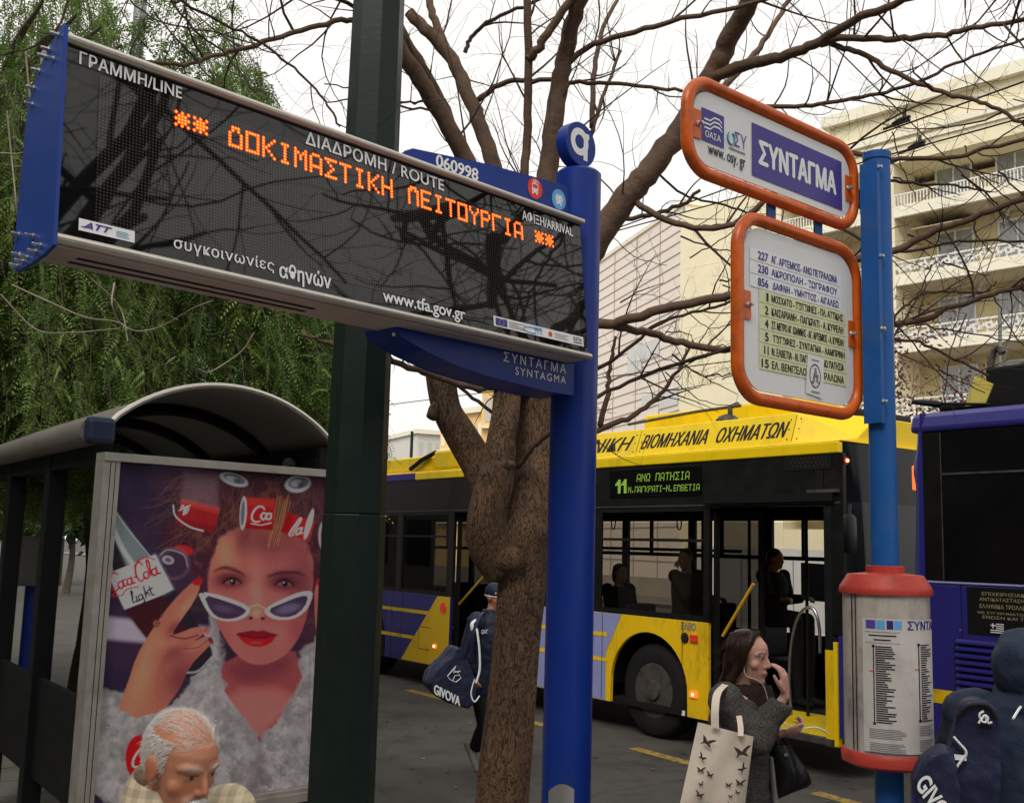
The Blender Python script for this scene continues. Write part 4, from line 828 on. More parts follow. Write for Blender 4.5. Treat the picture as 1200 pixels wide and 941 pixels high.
b = MB(); b.fbox(BUS, sd1a+.04, sd1b-.04, .365, .372, .06, 1.1, M['yellow']); b.fbox(BUS, sd1a, sd1b, .31, .365, -.01, .06, M['rim']); b.build('door_step', yb)
M['seat'] = mat('bus_seat', (.03, .03, .05), .7, var=.2)
for s_ in (sw1a+.55, sw1a+1.35, sd2b+.9, sd2b+1.8, sd2b+2.6):
    for o in (.35, 1.75):
        q = MB(); q.fbox(BUS, s_-.22, s_+.22, .70, .80, o, o+.44, M['seat']); q.fbox(BUS, s_+.18, s_+.27, .80, 1.38, o, o+.44, M['seat']); q.build('seat', yb, bevel=.03)
def leaf(s0, s1, o0, o1):
    fr_ = Frame(BUS.at(s0, 0, o0)[:2], (BUS.at(s1, 0, o1)-BUS.at(s0, 0, o0))[:2]); L_ = math.hypot(s1-s0, o1-o0); q = MB(); t = .055
    for (a, c, z0, z1) in ((0, L_, zwt-.1, zwt-.02), (0, L_, .40, .50), (0, t, .5, zwt-.1), (L_-t, L_, .5, zwt-.1)): q.fbox(fr_, a, c, z0, z1, -.018, .018, M['black'])
    d = q.build('door', yb); g = MB(); g.fquad(fr_, t, L_-t, .5, zwt-.1, 0, M['glass_dark']); g.build('pane', d); return fr_, L_, d
leaf(sd1b-.02, sd1b-.10, .06, .72); leaf(sd1a+.03, sd1a+.12, .06, .70)
leaf(sd2a+.03, sd2a+.10, .06, .70); leaf(sd2b-.02, sd2b-.10, .06, .70)
b = MB()
for (xa, ya, xb, yb_) in ((847,745,883,684), (538,708,578,663)): b.tube([BUS.at(*BUS.uv(xa, ya, .1), .1), BUS.at(*BUS.uv(xb, yb_, .1), .1)], .017, M['handrail'], n=8)
b.build('door_handrail', yb)
b = MB(); pts = [(927,838), (925,790), (928,750), (936,722), (946,712), (955,716), (960,735), (961,765)]; b.tube(crv0([BUS.at(*BUS.uv(x, y, .35), .35) for x, y in pts], 5), .016, M['steel'], n=10); b.build('boarding_rail', yb)
b = MB(); b.tube([BUS.at(sd1b+.1, 2.02, .6), BUS.at(sd2a, 2.02, .6)], .017, M['handrail'] if False else M['black'], n=8)
for x in (719, 733, 796):
    b.build('grab_rail', yb); b = MB(); u, z = BUS.uv(x, 607, .6); b.tube([BUS.at(u, 2.02+.36, .6)]+[BUS.at(u+.035*math.sin(t), z-.06+.075*math.cos(t), .6) for t in np.linspace(0, 2*math.pi, 14)], .008, M['black'], n=5)
b.tube([BUS.at(sd1b+.1, 2.38, .6), BUS.at(sd2a, 2.38, .6)], .014, M['black'], n=6)
for s_ in (sd1b+.25, sw1a+.9, sd2b+.1, 1.15): b.tube([BUS.at(s_, .36, .9), BUS.at(s_, 2.62, .9)], .018, M['black'], n=8); b.build('grab_rail', yb); b = MB()
# front end
b = MB(); FF = Frame(BUS.at(0, 0, 0)[:2], NQ[:2])   # across the front
def fcurve(z, wf=1.0):      # outline of the front: (distance ahead, across)
    bulge = .10*math.sin(math.pi*min(1, max(0, (z-.3)/2.9)))
    out = []
    for k in range(9): a = R(90*k/8); out.append((-.22+(.22+bulge)*math.sin(a)+0, .22-.22*math.cos(a)))
    out += [(bulge+.03*math.sin(math.pi*k/6), .22+(BW-.44)*k/6) for k in range(1, 6)]
    for k in range(9): a = R(90*k/8); out.append((-.22+(.22+bulge)*math.cos(a), BW-.22+.22*math.sin(a)))
    return out
def fring(z): return [BUS.at(-d+.02, z, w_) for d, w_ in fcurve(z)]
for z0, z1, m_ in ((.30, 1.15, 'yellow_d'), (2.50, 3.04, 'blackgloss')):
    b = MB(); b.loft([fring(z) for z in np.linspace(z0, z1, 5)], M[m_], cap=False, closed=False); b.build('front_panel', yb)
M['windscreen'] = mat('windscreen', (.012, .014, .014), .03, var=0, spec=.3)
b = MB(); b.loft([fring(z) for z in np.linspace(1.151, 2.499, 6)], M['windscreen'], cap=False, closed=False); ws = b.build('windscreen', yb)
b = MB()
c = BUS.at(.02, 2.42, .02); b.tube([BUS.at(-.02, 2.46, .05), BUS.at(-.12, 2.44, -.10), BUS.at(-.16, 2.30, -.16)], .016, M['black'], n=8); b.build('mirror_arm', yb)
b = MB(); b.loft([[BUS.at(-.16+.03*math.cos(t)*k, z, -.16+.10*math.sin(t)*k) for t in np.linspace(0, 2*math.pi, 14)[:-1]] for z, k in ((2.03,.6),(2.05,.95),(2.2,1),(2.34,.95),(2.37,.6))], M['bus_black']); b.build('mirror', yb)
b = MB(); u = BUS.at(-.0, Zp(1004,535)-.03, .03); b.ell(u, (.026,.026,.034), M['amberdim'], 10, 8); b.ell(u+np.array([-.0,-.03,.0]), (.014,.014,.014), M['hot'], 8, 6); b.build('marker_lamp', yb)
# ---------------------------------------------------------------- dark blue bus
BO = P(1073, 600, 7.5); BB = Frame(BO[:2], -RD[:2]); BB.n = BUS.n
bu2 = lambda x, y: BB.uv(x, y)
vb = thing('city_bus', 'dark blue city bus with black glazing, louvred engine grille and yellow waist line', 'bus', BB.at(5, 0, 1.2))
zt = bu2(1100, 482)[1]; zg1 = bu2(1101, 507)[1]; zg0 = bu2(1104, 683)[1]; zl = bu2(1104, 555)[1]
LB_ = 11.5
b = MB()
b.fbox(BB, .06, .32, .30, zg0-.01, 0, .06, M['bus_blue']); b.fbox(BB, .325, LB_, .30, zg0-.01, 0, .06, M['bus_blue'])
b.fbox(BB, .06, LB_, zg0-.004, zg0+.012, -.004, .05, M['lav'])
yl = bu2(1090, 806)[1], bu2(1090, 822)[1]; b.fquad(BB, -.0, .318, yl[1], yl[0], -.003, M['yellow_d']); b.fquad(BB, .327, LB_, yl[1]+.01, yl[0]-.01, -.003, M['yellow_d'])
b.build('lower_body', vb, bevel=.006)
# rear end with a bulging rounded corner
def rear(z):
    f = (zt-z)/(zt-.3); bl = .02+.20*max(0, f)**.8+(.05*math.exp(-((z-(zl+.05))/.10)**2))
    if z > zt-.12: bl -= .10*((z-(zt-.12))/.12)**2
    out = [(.062, .0)]
    for k in range(11): a = R(90*k/10); out.append((.05-(bl+.05)*math.sin(a), .28-.28*math.cos(a)))
    for k in range(1, 8): out.append((-bl-.02*math.sin(math.pi*k/8), .28+(BW-.56)*k/8))
    for k in range(11): a = R(90*k/10); out.append((.05-(bl+.05)*math.cos(a), BW-.28+.28*math.sin(a)))
    return [BB.at(u, z, o) for u, o in out]
b = MB(); b.loft([rear(z) for z in np.linspace(.30, zt-.002, 40)], M['bus_blue'], cap=True, closed=True); b.build('rear_panel', vb, smooth_angle=60)
b = MB(); zr_ = [(zt-.14, 0), (zt-.10, -.0), (zt-.03, .02), (zt+.0, .06), (zt+.04, .30), (zt+.05, 1.2), (zt+.0, BW-.06), (zt-.14, BW)]
b.loft([[BB.at(u, z, o) for z, o in zr_] for u in (-.03, LB_)], M['bus_blue'], smooth=False); b.build('roof', vb, bevel=.02)
b = MB(); b.fbox(BB, .064, .20, zg0+.015, zt-.145, .004, .06, M['bus_black'])
b.fbox(BB, .205, LB_, zg0+.015, zt-.145, .004, .06, M['blackgloss']); b.build('glazing', vb)
b = MB(); b.fbox(BB, .206, LB_, zl-.010, zl+.004, -.003, .003, M['rim']); b.fbox(BB, .20, .206, zg0+.02, zg1, -.002, .003, M['rim']); b.build('glazing_joint', vb)
u0, z1 = bu2(1133, 685); _, z0 = bu2(1133, 742); b = MB(); b.fbox(BB, u0, u0+1.0, z0, z1-.012, -.004, -.001, M['black']); gp_ = b.build('notice_panel', vb)
M['gold'] = mat('gold_print', (.46, .38, .20), .4, var=.05)
b = MB(); hN = (z1-z0)
for t, f, k, l_ in (('ΕΠΙΧΕΙΡΗΣΙΑΚΟ ΠΡΟΓΡΑΜΜΑ Σ.Α.Α.Σ.', .80, .07, .16), ('ΑΝΤΙΚΑΤΑΣΤΑΣΗ ΠΕΠΑΛΑΙΩΜΕΝΩΝ ΤΡΟΛΛΕΥ', .69, .07, .10), ('ΕΛΛΗΝΙΚΑ ΤΡΟΛΛΕΥ ΕΞΕΛΙΓΜΕΝΗΣ ΤΕΧΝΟΛΟΓΙΑΣ', .545, .085, .10), ('ΜΕ ΣΥΓΧΡΗΜΑΤΟΔΟΤΗΣΗ ΑΠΟ ΤΗΝ ΕΥΡΩΠΑΪΚΗ', .43, .06, .05), ('ΕΝΩΣΗ ΚΑΙ ΤΟ ΕΛΛΗΝΙΚΟ ΔΗΜΟΣΙΟ', .335, .06, .16)): b.text(BB, t, u0+.06+l_*.3, z0+f*hN, .88-l_*.6, k*hN, -.006, M['gold'], .0)
fu = u0+.16; fz_ = z0+.06*hN; fh = .19*hN; fw_ = fh*1.5
for k in range(0, 9, 2): b.fquad(BB, fu+(fw_*.42 if k > 3 else 0), fu+fw_, fz_+fh*k/9, fz_+fh*(k+1)/9, -.006, M['white'])
b.fquad(BB, fu, fu+fw_*.40, fz_+fh*.72, fz_+fh*.84, -.006, M['white']); b.fquad(BB, fu+fw_*.14, fu+fw_*.24, fz_+fh*.5, fz_+fh, -.0065, M['white'])
cu, cz = fu+.30, fz_+fh*.5
for k in range(12): a = k*math.pi/6; b.fquad(BB, cu+.045*math.cos(a)-.004, cu+.045*math.cos(a)+.004, cz+.045*math.sin(a)-.004, cz+.045*math.sin(a)+.004, -.006, M['skyblue'])
b.build('notice_print', gp_)
ug, zg = bu2(1118, 747); zge = bu2(1118, 842)[1]; nl = 12; dz = (zg-zge)/nl
b = MB(); b.fbox(BB, ug, ug+1.15, zge-.02, zg, -.0028, -.001, M['slot'])
for k in range(nl):
    z = zg-(k+.5)*dz; b.loft([[BB.at(u, z+dz*.42, -.003), BB.at(u, z+dz*.05, -.028), BB.at(u, z-dz*.25, -.028), BB.at(u, z-dz*.1, -.004)] for u in (ug+.02, ug+1.13)], M['bus_blue'], smooth=False)
b.build('engine_grille', vb)
b = MB(); b.revolve(BB.at(*bu2(1126, 738), -.002), [(.008, 0), (.008, -.004)], M['steel'], n=10, axis=BB.n); b.build('rivet', vb)
b = MB(); b.fbox(BB, .1, LB_, .29, .36, .1, BW-.1, M['dark']); b.fbox(BB, .2, LB_, .36, zt-.15, BW-.06, BW-.002, M['blackgloss']); b.fbox(BB, LB_-.06, LB_, .36, zt-.15, .06, BW-.07, M['blackgloss']); b.build('far_side', vb)
for u in (2.9, 9.0): wheel(BB, u, vb, -.02)
cT = np.array(rear(zl+.62*(zg1-zl))[3]); u_, z_ = bu2(1073, 560)
b = MB(); q = BB.at(-.10, bu2(1073, 545)[1], .22); b.hexa([q+BB.u*a+BB.n*o+np.array([0,0,z]) for z in (-.16, .02) for a, o in ((-.07,0),(.0,0),(.0,.14),(-.07,.14))], M['amber']); b.build('tail_lamp', vb, bevel=.01)
# roof gear
b = MB(); e = lambda x, y, o=.8: BB.at(*BB.uv(x, y, o), o)
u0, z1 = BB.uv(1158, 432, .8); b.fbox(BB, u0, u0+.55, zt+.02, z1, .75, 1.2, M['black']); b.fbox(BB, u0-.42, u0, zt+.12, zt+.18, .8, 1.0, M['black']); b.fbox(BB, u0+.3, u0+.7, zt+.02, z1+.1, .9, 1.3, M['bus_black']); gear = b.build('roof_gear', vb, bevel=.02)
b = MB(); b.tube([e(1163,455), e(1161,425), e(1164,412), e(1170,407), e(1175,414)], .028, M['rim'], n=8); b.tube([e(1172,440), e(1172,380), e(1171,340)], .014, M['galv'], n=8); b.tube([e(1160,445), e(1180,438), e(1200,425)], .015, M['rim'], n=6); b.build('gear_pipe', gear)
b = MB(); cs = [e(1131,476,.6), e(1154,474,.6), e(1164,450,.6), e(1142,441,.6)]; b.add([np.array(c) for c in cs]+[np.array(c)+BB.n*.01 for c in cs], [(0,1,2,3),(7,6,5,4),(0,1,5,4),(1,2,6,5),(2,3,7,6),(3,0,4,7)], M['lime'] if False else mat('yellow_flap', (.62,.52,.10), .6, var=.1)); b.build('roof_flap', gear)
b = MB(); b.tube([e(1118,422,1.0), e(1185,240,1.0)], .005, M['galv'], n=5); b.tube([e(1176,428,1.0), e(1230,200,1.0)], .005, M['galv'], n=5); b.build('rope', gear)
b = MB(); b.tube([e(1070,471,.3), e(1100,474,.3), e(1104,473,.3)], [.02, .03, .012], M['black'], n=6); b.tube([e(1102,473,.3), e(1160,474,.3)], .012, M['black'], n=6); b.build('antenna', gear)
# ---------------------------------------------------------------- overhead wires
M['wire'] = mat('black_wire', (.015, .015, .015), .5, var=0)
def wireline(name, label, p, q, ext, r_=.008, sag=0.):
    p, q = np.array(p), np.array(q); d = (q-p)/np.linalg.norm(q-p); a, c = p-d*ext[0], q+d*ext[1]
    pts = [a+(c-a)*t-np.array([0, 0, sag*4*t*(1-t)]) for t in np.linspace(0, 1, 14)]; m_ = MB(); m_.tube(pts, r_, M['wire'], n=5); return tag(m_.build(name), label, 'cable', 'overhead wires above the road')
wireline('overhead_wire', 'upper black trolley wire crossing in front of the cream building', Pz(1000,168,5.6), Pz(1200,96,5.6), (30, 12))
wireline('overhead_wire', 'lower black trolley wire crossing in front of the cream building', Pz(1042,182,5.6), Pz(1200,138,5.6), (30, 12))
wireline('span_cable', 'thin span cable slanting down to the trolley wire hangers', Pz(985,62,6.3), Pz(1105,181,5.6), (1.5, 4), .006)
wireline('overhead_wire', 'thin far cable sagging above the bus roof left of the tree', P(380,484,30), P(545,463,26), (4, 8), .012)
for (xa, ya, lbl) in ((1060,139,'black wire hanger clamp on the upper trolley wire'), (1078,168,'black wire hanger clamp on the lower trolley wire')):
    c = Pz(xa, ya, 5.6); d = RD; b = MB(); b.tube([c+d*.12-np.array([0,0,.01]), c+d*.04+np.array([0,0,.0]), c-d*.05], [.009, .02, .015], M['wire'], n=8); b.tube([c+np.array([0,0,.0]), c+np.array([0,0,.07])], [.02, .014], M['wire'], n=8); b.tube([c+d*.2-np.array([0,0,.03]), c-d*.05-np.array([0,0,.03])], .012, M['wire'], n=6)
    tag(b.build('wire_hanger'), lbl, 'wire fitting', 'wire hangers above the road')
# ---------------------------------------------------------------- white van beyond the bus
M['vanwhite'] = mat('white_van_paint', (.78, .77, .75), .3, var=.04, coat=.3)
vF = Frame((P(930, 665, 17.5)-RD*2.2)[:2], RD); vF.n = BUS.n
vn = thing('van', 'white van parked beyond the yellow bus, seen through its open door', 'van', vF.at(2.4, 0, .9))
b = MB(); prof = [(0,.35),(0,.95),(.15,1.10),(.75,1.22),(1.35,1.95),(1.6,2.05),(4.6,2.08),(4.8,1.9),(4.85,.35)]
b.fpoly(vF, prof, 0, M['vanwhite'], 1.8); body = b.build('body', vn, bevel=.04)
b = MB(); b.fpoly(vF, [(.95,1.28),(1.42,1.86),(2.05,1.88),(2.05,1.28)], -.004, M['blackgloss']); b.build('side_window', vn)
b = MB(); b.fbox(vF, 2.2, 2.215, .45, 1.95, -.004, -.001, M['grey_ink']); b.fbox(vF, 3.3, 3.315, .45, 1.95, -.004, -.001, M['grey_ink']); b.build('door_joint', vn)
for u in (.85, 3.9): wheel(vF, u, vn, -.01, .34, .2)
# ================================================================ SHELTER AND LIGHTBOX
LP, LQ = P(110, 700, 5.6), P(382, 700, 6.55)
LF = Frame(LP[:2], (LQ-LP)[:2])
def lav(pts): return sum(LF.uv(*p)[1] for p in pts)/len(pts)
lu0, lu1 = LF.uv(108, 700)[0], LF.uv(383, 720)[0]
lzt = lav([(131,531),(391,551)]); lzb = lav([(373,929),(290,942)])
M['steel_frame'] = mat('weathered_aluminium_frame', (.46, .43, .38), .42, .55, var=.12, vscale=8, dirt=(.22,.19,.16), dscale=5, damt=.5)
M['shblack'] = mat('shelter_black_steel', (.006, .0065, .007), .6, var=.2, spec=.2)
M['endcap'] = mat('navy_end_cap', (.016, .026, .055), .45, var=.1)
ap = thing('advertising_panel', 'tall framed street advertising panel with a soft drink poster behind glass', 'advertising panel', LF.at((lu0+lu1)/2, .13, .08))
fwL = LF.uv(128, 700)[0]-LF.uv(108, 700)[0]; fw = .05
b = MB()
b.fbox(LF, lu0, lu0+fwL, lzb, lzt-.045, -.012, .10, M['steel_frame']); b.fbox(LF, lu0, lu1, lzt-.044, lzt, -.02, .10, M['steel_frame'])
b.fbox(LF, lu1-.03, lu1, lzb+.05, lzt-.046, -.012, .10, M['steel_frame']); b.fbox(LF, lu0, lu1, lzb-.03, lzb+.02, -.02, .10, M['steel_frame']); b.fbox(LF, lu0+fwL, lu1-.03, lzb+.021, lzb+.045, -.008, .09, M['steel_frame'])
b.fbox(LF, lu0+fwL+.002, lu1-.032, lzb+.046, lzt-.046, .05, .10, M['shblack'])
for u in (lu0+fwL*.4, lu0+fwL*.7): b.fbox(LF, u, u+.004, lzb, lzt-.05, -.0135, -.0115, M['shblack'])
b.build('frame', ap, bevel=.004)
b = MB()
for u in (lu0+.1, lu1-.2): b.fbox(LF, u, u+.1, .13, lzb-.031, .02, .08, M['shblack'])
b.build('leg', ap)
# ---- poster picture: painted on a fine grid of printed colour
pu0, pu1, pz0, pz1 = lu0+fwL+.001, lu1-.031, lzb+.046, lzt-.048
NX, NY = 330, 500
gu, gz = np.meshgrid(np.linspace(pu0, pu1, NX), np.linspace(pz0, pz1, NY))
W3 = LF.o[None,None,:]+LF.u[None,None,:]*gu[...,None]; W3[..., 2] = gz
W3o = W3+LF.n*.03
rel = W3o-CO; den = rel @ _F
PX = 600+FPX*(rel @ CR)/den; PY = 470.5-FPX*(rel @ CU)/den
img = np.zeros((NY, NX, 3))
lin = lambda c: np.array([(x/255/12.92 if x/255 <= .04045 else ((x/255+.055)/1.055)**2.4) for x in c])
sst = lambda a, lo, hi: (lambda t: t*t*(3-2*t))(np.clip((a-lo)/(hi-lo+1e-9), 0, 1))
def blend(mask, col): 
    c = lin(col) if not isinstance(col, np.ndarray) else col
    img[:] = img*(1-mask[...,None])+c*mask[...,None]
def sdpoly(pts):
    pts = np.array(pts, float); n_ = len(pts); d = np.full(PX.shape, 1e9); ins = np.zeros(PX.shape, bool)
    for i in range(n_):
        a, c = pts[i], pts[(i+1) % n_]; e0, e1 = c-a; wx, wy = PX-a[0], PY-a[1]; t = np.clip((wx*e0+wy*e1)/(e0*e0+e1*e1+1e-9), 0, 1)
        d = np.minimum(d, (wx-e0*t)**2+(wy-e1*t)**2)
        cnd = (a[1] <= PY) != (c[1] <= PY); ins ^= cnd & (PX < (c[0]-a[0])*(PY-a[1])/(c[1]-a[1]+1e-12)+a[0])
    d = np.sqrt(d); return np.where(ins, -d, d)
def smooth(pts, it=2):
    pts = [np.array(p, float) for p in pts]
    for _ in range(it):
        q = []
        for i in range(len(pts)): a, c = pts[i], pts[(i+1) % len(pts)]; q += [a*.75+c*.25, a*.25+c*.75]
        pts = q
    return pts
def poly(pts, col, soft=.6, alpha=1., sm=0):
    if sm: pts = smooth(pts, sm)
    m_ = (1-sst(sdpoly(pts), -soft, soft))*alpha; blend(m_, col); return m_
def ell2(cx, cy, rx, ry, col, soft=.12, alpha=1., ang=0.):
    a = R(ang); dx, dy = PX-cx, PY-cy; x = (dx*math.cos(a)+dy*math.sin(a))/rx; y = (-dx*math.sin(a)+dy*math.cos(a))/ry; r_ = np.sqrt(x*x+y*y)
    blend((1-sst(r_, 1-soft, 1+soft))*alpha, col)
def stroke(pts, wd, col, soft=.5, alpha=1.):
    pts = np.array(pts, float); ws = [wd]*len(pts) if np.isscalar(wd) else np.interp(np.linspace(0, 1, len(pts)), np.linspace(0, 1, len(wd)), wd); m_ = np.zeros(PX.shape)
    for i in range(len(pts)-1):
        a, c = pts[i], pts[i+1]; e0, e1 = c-a; wx, wy = PX-a[0], PY-a[1]; t = np.clip((wx*e0+wy*e1)/(e0*e0+e1*e1+1e-9), 0, 1); d = np.hypot(wx-e0*t, wy-e1*t); r_ = (ws[i]*(1-t)+ws[i+1]*t)/2
        m_ = np.maximum(m_, 1-sst(d-r_, -soft, soft))
    blend(m_*alpha, col)
def spl(pts, n_=8):
    pts = [np.array(p, float) for p in pts]; out = []
    P_ = [2*pts[0]-pts[1]]+pts+[2*pts[-1]-pts[-2]]
    for i in range(1, len(P_)-2):
        for t in np.linspace(0, 1, n_, endpoint=False):
            a, b_, c, d = P_[i-1:i+3]; out.append(.5*((2*b_)+(-a+c)*t+(2*a-5*b_+4*c-d)*t*t+(-a+3*b_-3*c+d)*t**3))
    out.append(pts[-1]); return out
_rs = np.random.RandomState(3)
def vnoise(x, y, s, oct_=4, seed=0):
    tot = np.zeros(x.shape); amp = 1; A = 0; r_ = np.random.RandomState(seed)
    for o in range(oct_):
        T = r_.rand(64, 64); fx, fy = x/s, y/s; i, j = np.floor(fx).astype(int), np.floor(fy).astype(int); u, v = fx-i, fy-j; u = u*u*(3-2*u); v = v*v*(3-2*v); g = lambda a, c: T[a % 64, c % 64]
        tot += amp*((g(i,j)*(1-u)+g(i+1,j)*u)*(1-v)+(g(i,j+1)*(1-u)+g(i+1,j+1)*u)*v); A += amp; amp *= .55; s /= 2.
    return tot/A
N1 = vnoise(PX, PY, 40, 4, 1); N2 = vnoise(PX, PY, 14, 4, 2); N3 = vnoise(PX+12*N1, PY+12*N2, 9, 4, 5)
img[:] = lin((42,30,48)); blend(sst(N1, .3, .75)*.7, (72,42,58))
blend((1-sst(PX, 130, 260))*.5, (38,32,60)); blend(sst(PX, 330, 390)*.6, (96,48,56))
poly([(120,722),(250,735),(248,760),(118,748)], (168,160,176), 4, .8)
# fur
fur = smooth([(100,800),(135,815),(165,805),(196,835),(230,790),(248,760),(243,700),(262,760),(255,840),(300,880),(335,825),(335,770),(345,790),(352,762),(372,745),(395,745),(395,960),(90,960)], 2)
fm = 1-sst(sdpoly(fur)+14*(N3-.5)+9*(N2-.5), -3, 3)
furcol = lin((146,141,143))[None,None]*(.62+.62*sst(N3*.6+N2*.25+N1*.15, .25, .75)+.22*(vnoise(PX, PY, 4, 3, 8)-.5))[..., None]; img[:] = img*(1-fm[..., None])+furcol*fm[..., None]
blend(fm*(1-sst(np.abs(PX-300-(PY-900)*-.1), 2, 16))*sst(PY, 830, 900)*.5, (70,52,62))
# neck and chest
poly([(262,770),(345,755),(352,790),(366,806),(345,830),(318,846),(305,868),(292,852),(268,842),(252,826),(258,800)], (140,66,70), 2, 1, 1); poly([(262,806),(345,806),(330,840),(303,868),(285,850)], (178,104,100), 9, .85, 1); poly([(266,774),(342,766),(338,788),(300,800),(270,794)], (108,48,56), 9, .75, 1); stroke(spl([(262,822),(284,834),(304,846),(322,836),(344,818)]), 3, (196,112,106), 3, .5)
# hair mass
poly([(180,640),(205,600),(230,570),(270,556),(330,560),(372,590),(383,640),(378,700),(360,720),(355,650),(300,612),(250,640),(238,700),(225,660)], (60,28,44), 3, 1, 1)
for k in range(330):
    a = _rs.rand(); x0, y0 = 200+_rs.rand()*170, 552+_rs.rand()*70; L_ = 20+_rs.rand()*60; an = R(150+_rs.randn()*40); pts = spl([(x0, y0), (x0+math.cos(an)*L_*.5+_rs.randn()*6, y0+abs(math.sin(an))*L_*.4+_rs.randn()*6), (x0+math.cos(an)*L_, y0+abs(math.sin(an))*L_)], 5)
    if x0+math.cos(an)*L_ < 165: continue
    stroke(pts, .4+_rs.rand()*.9, [(98,60,52),(116,78,62),(72,38,44),(60,28,40),(110,60,60)][_rs.randint(5)], .4, .42)
# face
face = [(243,640),(246,622),(262,612),(300,606),(340,612),(366,632),(368,680),(362,712),(352,745),(335,768),(312,779),(292,778),(275,765),(260,742),(247,712),(242,680)]
poly(face, (170,96,90), 1.2, 1, 2)
fm2 = 1-sst(sdpoly(smooth(face, 2)), -2, 2)
def fsh(cx, cy, rx, ry, col, al, ang=0.):
    a = R(ang); dx, dy = PX-cx, PY-cy; x = (dx*math.cos(a)+dy*math.sin(a))/rx; y = (-dx*math.sin(a)+dy*math.cos(a))/ry; blend(np.exp(-(x*x+y*y))*al*fm2, col)
fsh(310,635,52,24,(108,50,58),.8); fsh(265,648,17,26,(196,122,96),.9,-12); fsh(285,628,10,22,(92,36,52),.6,15); fsh(355,690,18,60,(108,48,58),.7); fsh(300,690,9,34,(196,120,108),.8); fsh(300,760,24,16,(178,92,90),.7); fsh(262,735,10,26,(176,72,68),.5); fsh(345,735,14,24,(150,62,72),.6); fsh(302,722,22,7,(108,38,50),.6); fsh(300,718,8,7,(204,136,122),.9); fsh(330,745,10,18,(186,104,100),.5)
fsh(268,680,18,11,(96,34,46),.95); fsh(333,682,20,11,(84,30,46),.95)
stroke(spl([(251,669),(263,665),(278,669),(286,674)]), [1.5,5,4,2], (78,32,40), 1.6, .85); stroke(spl([(314,675),(330,671),(348,671),(357,674)]), [2,5,4,1.5], (72,28,38), 1.6, .85)
for cx, cy in ((272,682),(333,684)):
    fsh(cx, cy-3, 17, 8, (70,24,36), .75); ell2(cx, cy+.4, 8, 2.8, (126,84,88), .25, .8); ell2(cx+.8, cy-.2, 3.6, 3.4, (34,16,24), .2); ell2(cx-.4, cy-1.6, 1, 1, (220,200,205), .3, .9); stroke(spl([(cx-11,cy+1),(cx-4,cy-4.4),(cx+4,cy-4.4),(cx+11,cy+1)]), 2.0, (40,14,24), .6, .95); stroke(spl([(cx-9,cy+3),(cx,cy+5.4),(cx+9,cy+2.5)]), 1.0, (130,40,50), .6, .8)
# glasses
for gl_, ln in ((((231,692),(262,698),(293,710),(292,720),(280,727),(262,728),(247,722),(238,708)), ((238,696),(262,703),(289,713),(287,719),(275,725),(258,725),(247,717))), (((310,713),(330,702),(352,693),(367,692),(365,704),(357,718),(342,726),(322,726),(311,720)), ((313,714),(332,706),(352,698),(362,698),(357,712),(343,723),(324,723)))):
    poly(gl_, (214,192,186), .7, 1, 1); poly(ln, (62,44,72), .7, 1, 1)
stroke([(293,711),(302,708),(311,713)], 1.6, (188,150,120)); ell2(338,713,14,5,(120,108,140),.6,.6,-15); ell2(262,713,12,4,(100,84,112),.6,.5,12)
ell2(294,724,2.6,1.8,(70,22,30),.4); ell2(308,724.5,2.6,1.8,(70,22,30),.4)
# mouth
poly([(275,742),(287,740),(297,738),(302,740),(308,738),(316,741),(326,743),(316,749),(302,749),(287,748)], (120,24,34), .7, 1, 1); poly([(277,744),(290,747),(302,748),(314,747),(325,744),(316,755),(302,758.5),(288,755)], (196,22,28), .7, 1, 1); stroke(spl([(277,743.5),(290,746),(302,747.5),(314,746),(326,743.5)]), 1.3, (70,10,20), .5, .9); ell2(300,753,7,1.8,(226,70,66),.5,.7)
# fringe over the forehead, fur over the shoulders
fr_ = [(236,700),(228,660),(222,625),(235,590),(262,566),(310,560),(352,572),(378,600),(384,650),(378,715),(366,720),(369,668),(360,632),(340,616),(312,612),(286,614),(262,624),(248,648),(243,690)]
frm = 1-sst(sdpoly(smooth(fr_, 1))+5*(N2-.5), -2.5, 2.5); blend(frm, (62,30,42)); blend(frm*sst(N3, .45, .75)*.6, (110,66,54))
for k in range(210):
    x0, y0 = 225+_rs.rand()*150, 556+_rs.rand()*50; x1 = x0+_rs.randn()*14; y1 = y0+20+_rs.rand()*45
    if 262 < x1 < 350: y1 = min(y1, 618+_rs.rand()*12)
    stroke(spl([(x0,y0),((x0+x1)/2+_rs.randn()*4,(y0+y1)/2),(x1,y1)], 5), .4+_rs.rand()*.8, [(104,66,56),(124,84,66),(74,40,44),(48,24,36),(96,54,54)][_rs.randint(5)], .5, .4)
for k in range(26): x0 = 318+_rs.rand()*18; stroke(spl([(x0+6,580+_rs.rand()*8),(x0+2,605),(x0-4-_rs.rand()*6,632+_rs.rand()*14)], 5), .6+_rs.rand()*.8, [(150,98,62),(176,124,82),(110,62,52)][_rs.randint(3)], .4, .6)
for fx_ in ([(225,770),(252,778),(266,806),(284,838),(302,866),(300,890),(220,890)], [(388,762),(362,768),(350,800),(334,834),(312,858),(304,880),(390,900)]):
    m_ = 1-sst(sdpoly(fx_)+15*(N3-.5)+8*(N2-.5), -2.5, 2.5); img[:] = img*(1-m_[..., None])+furcol*m_[..., None]
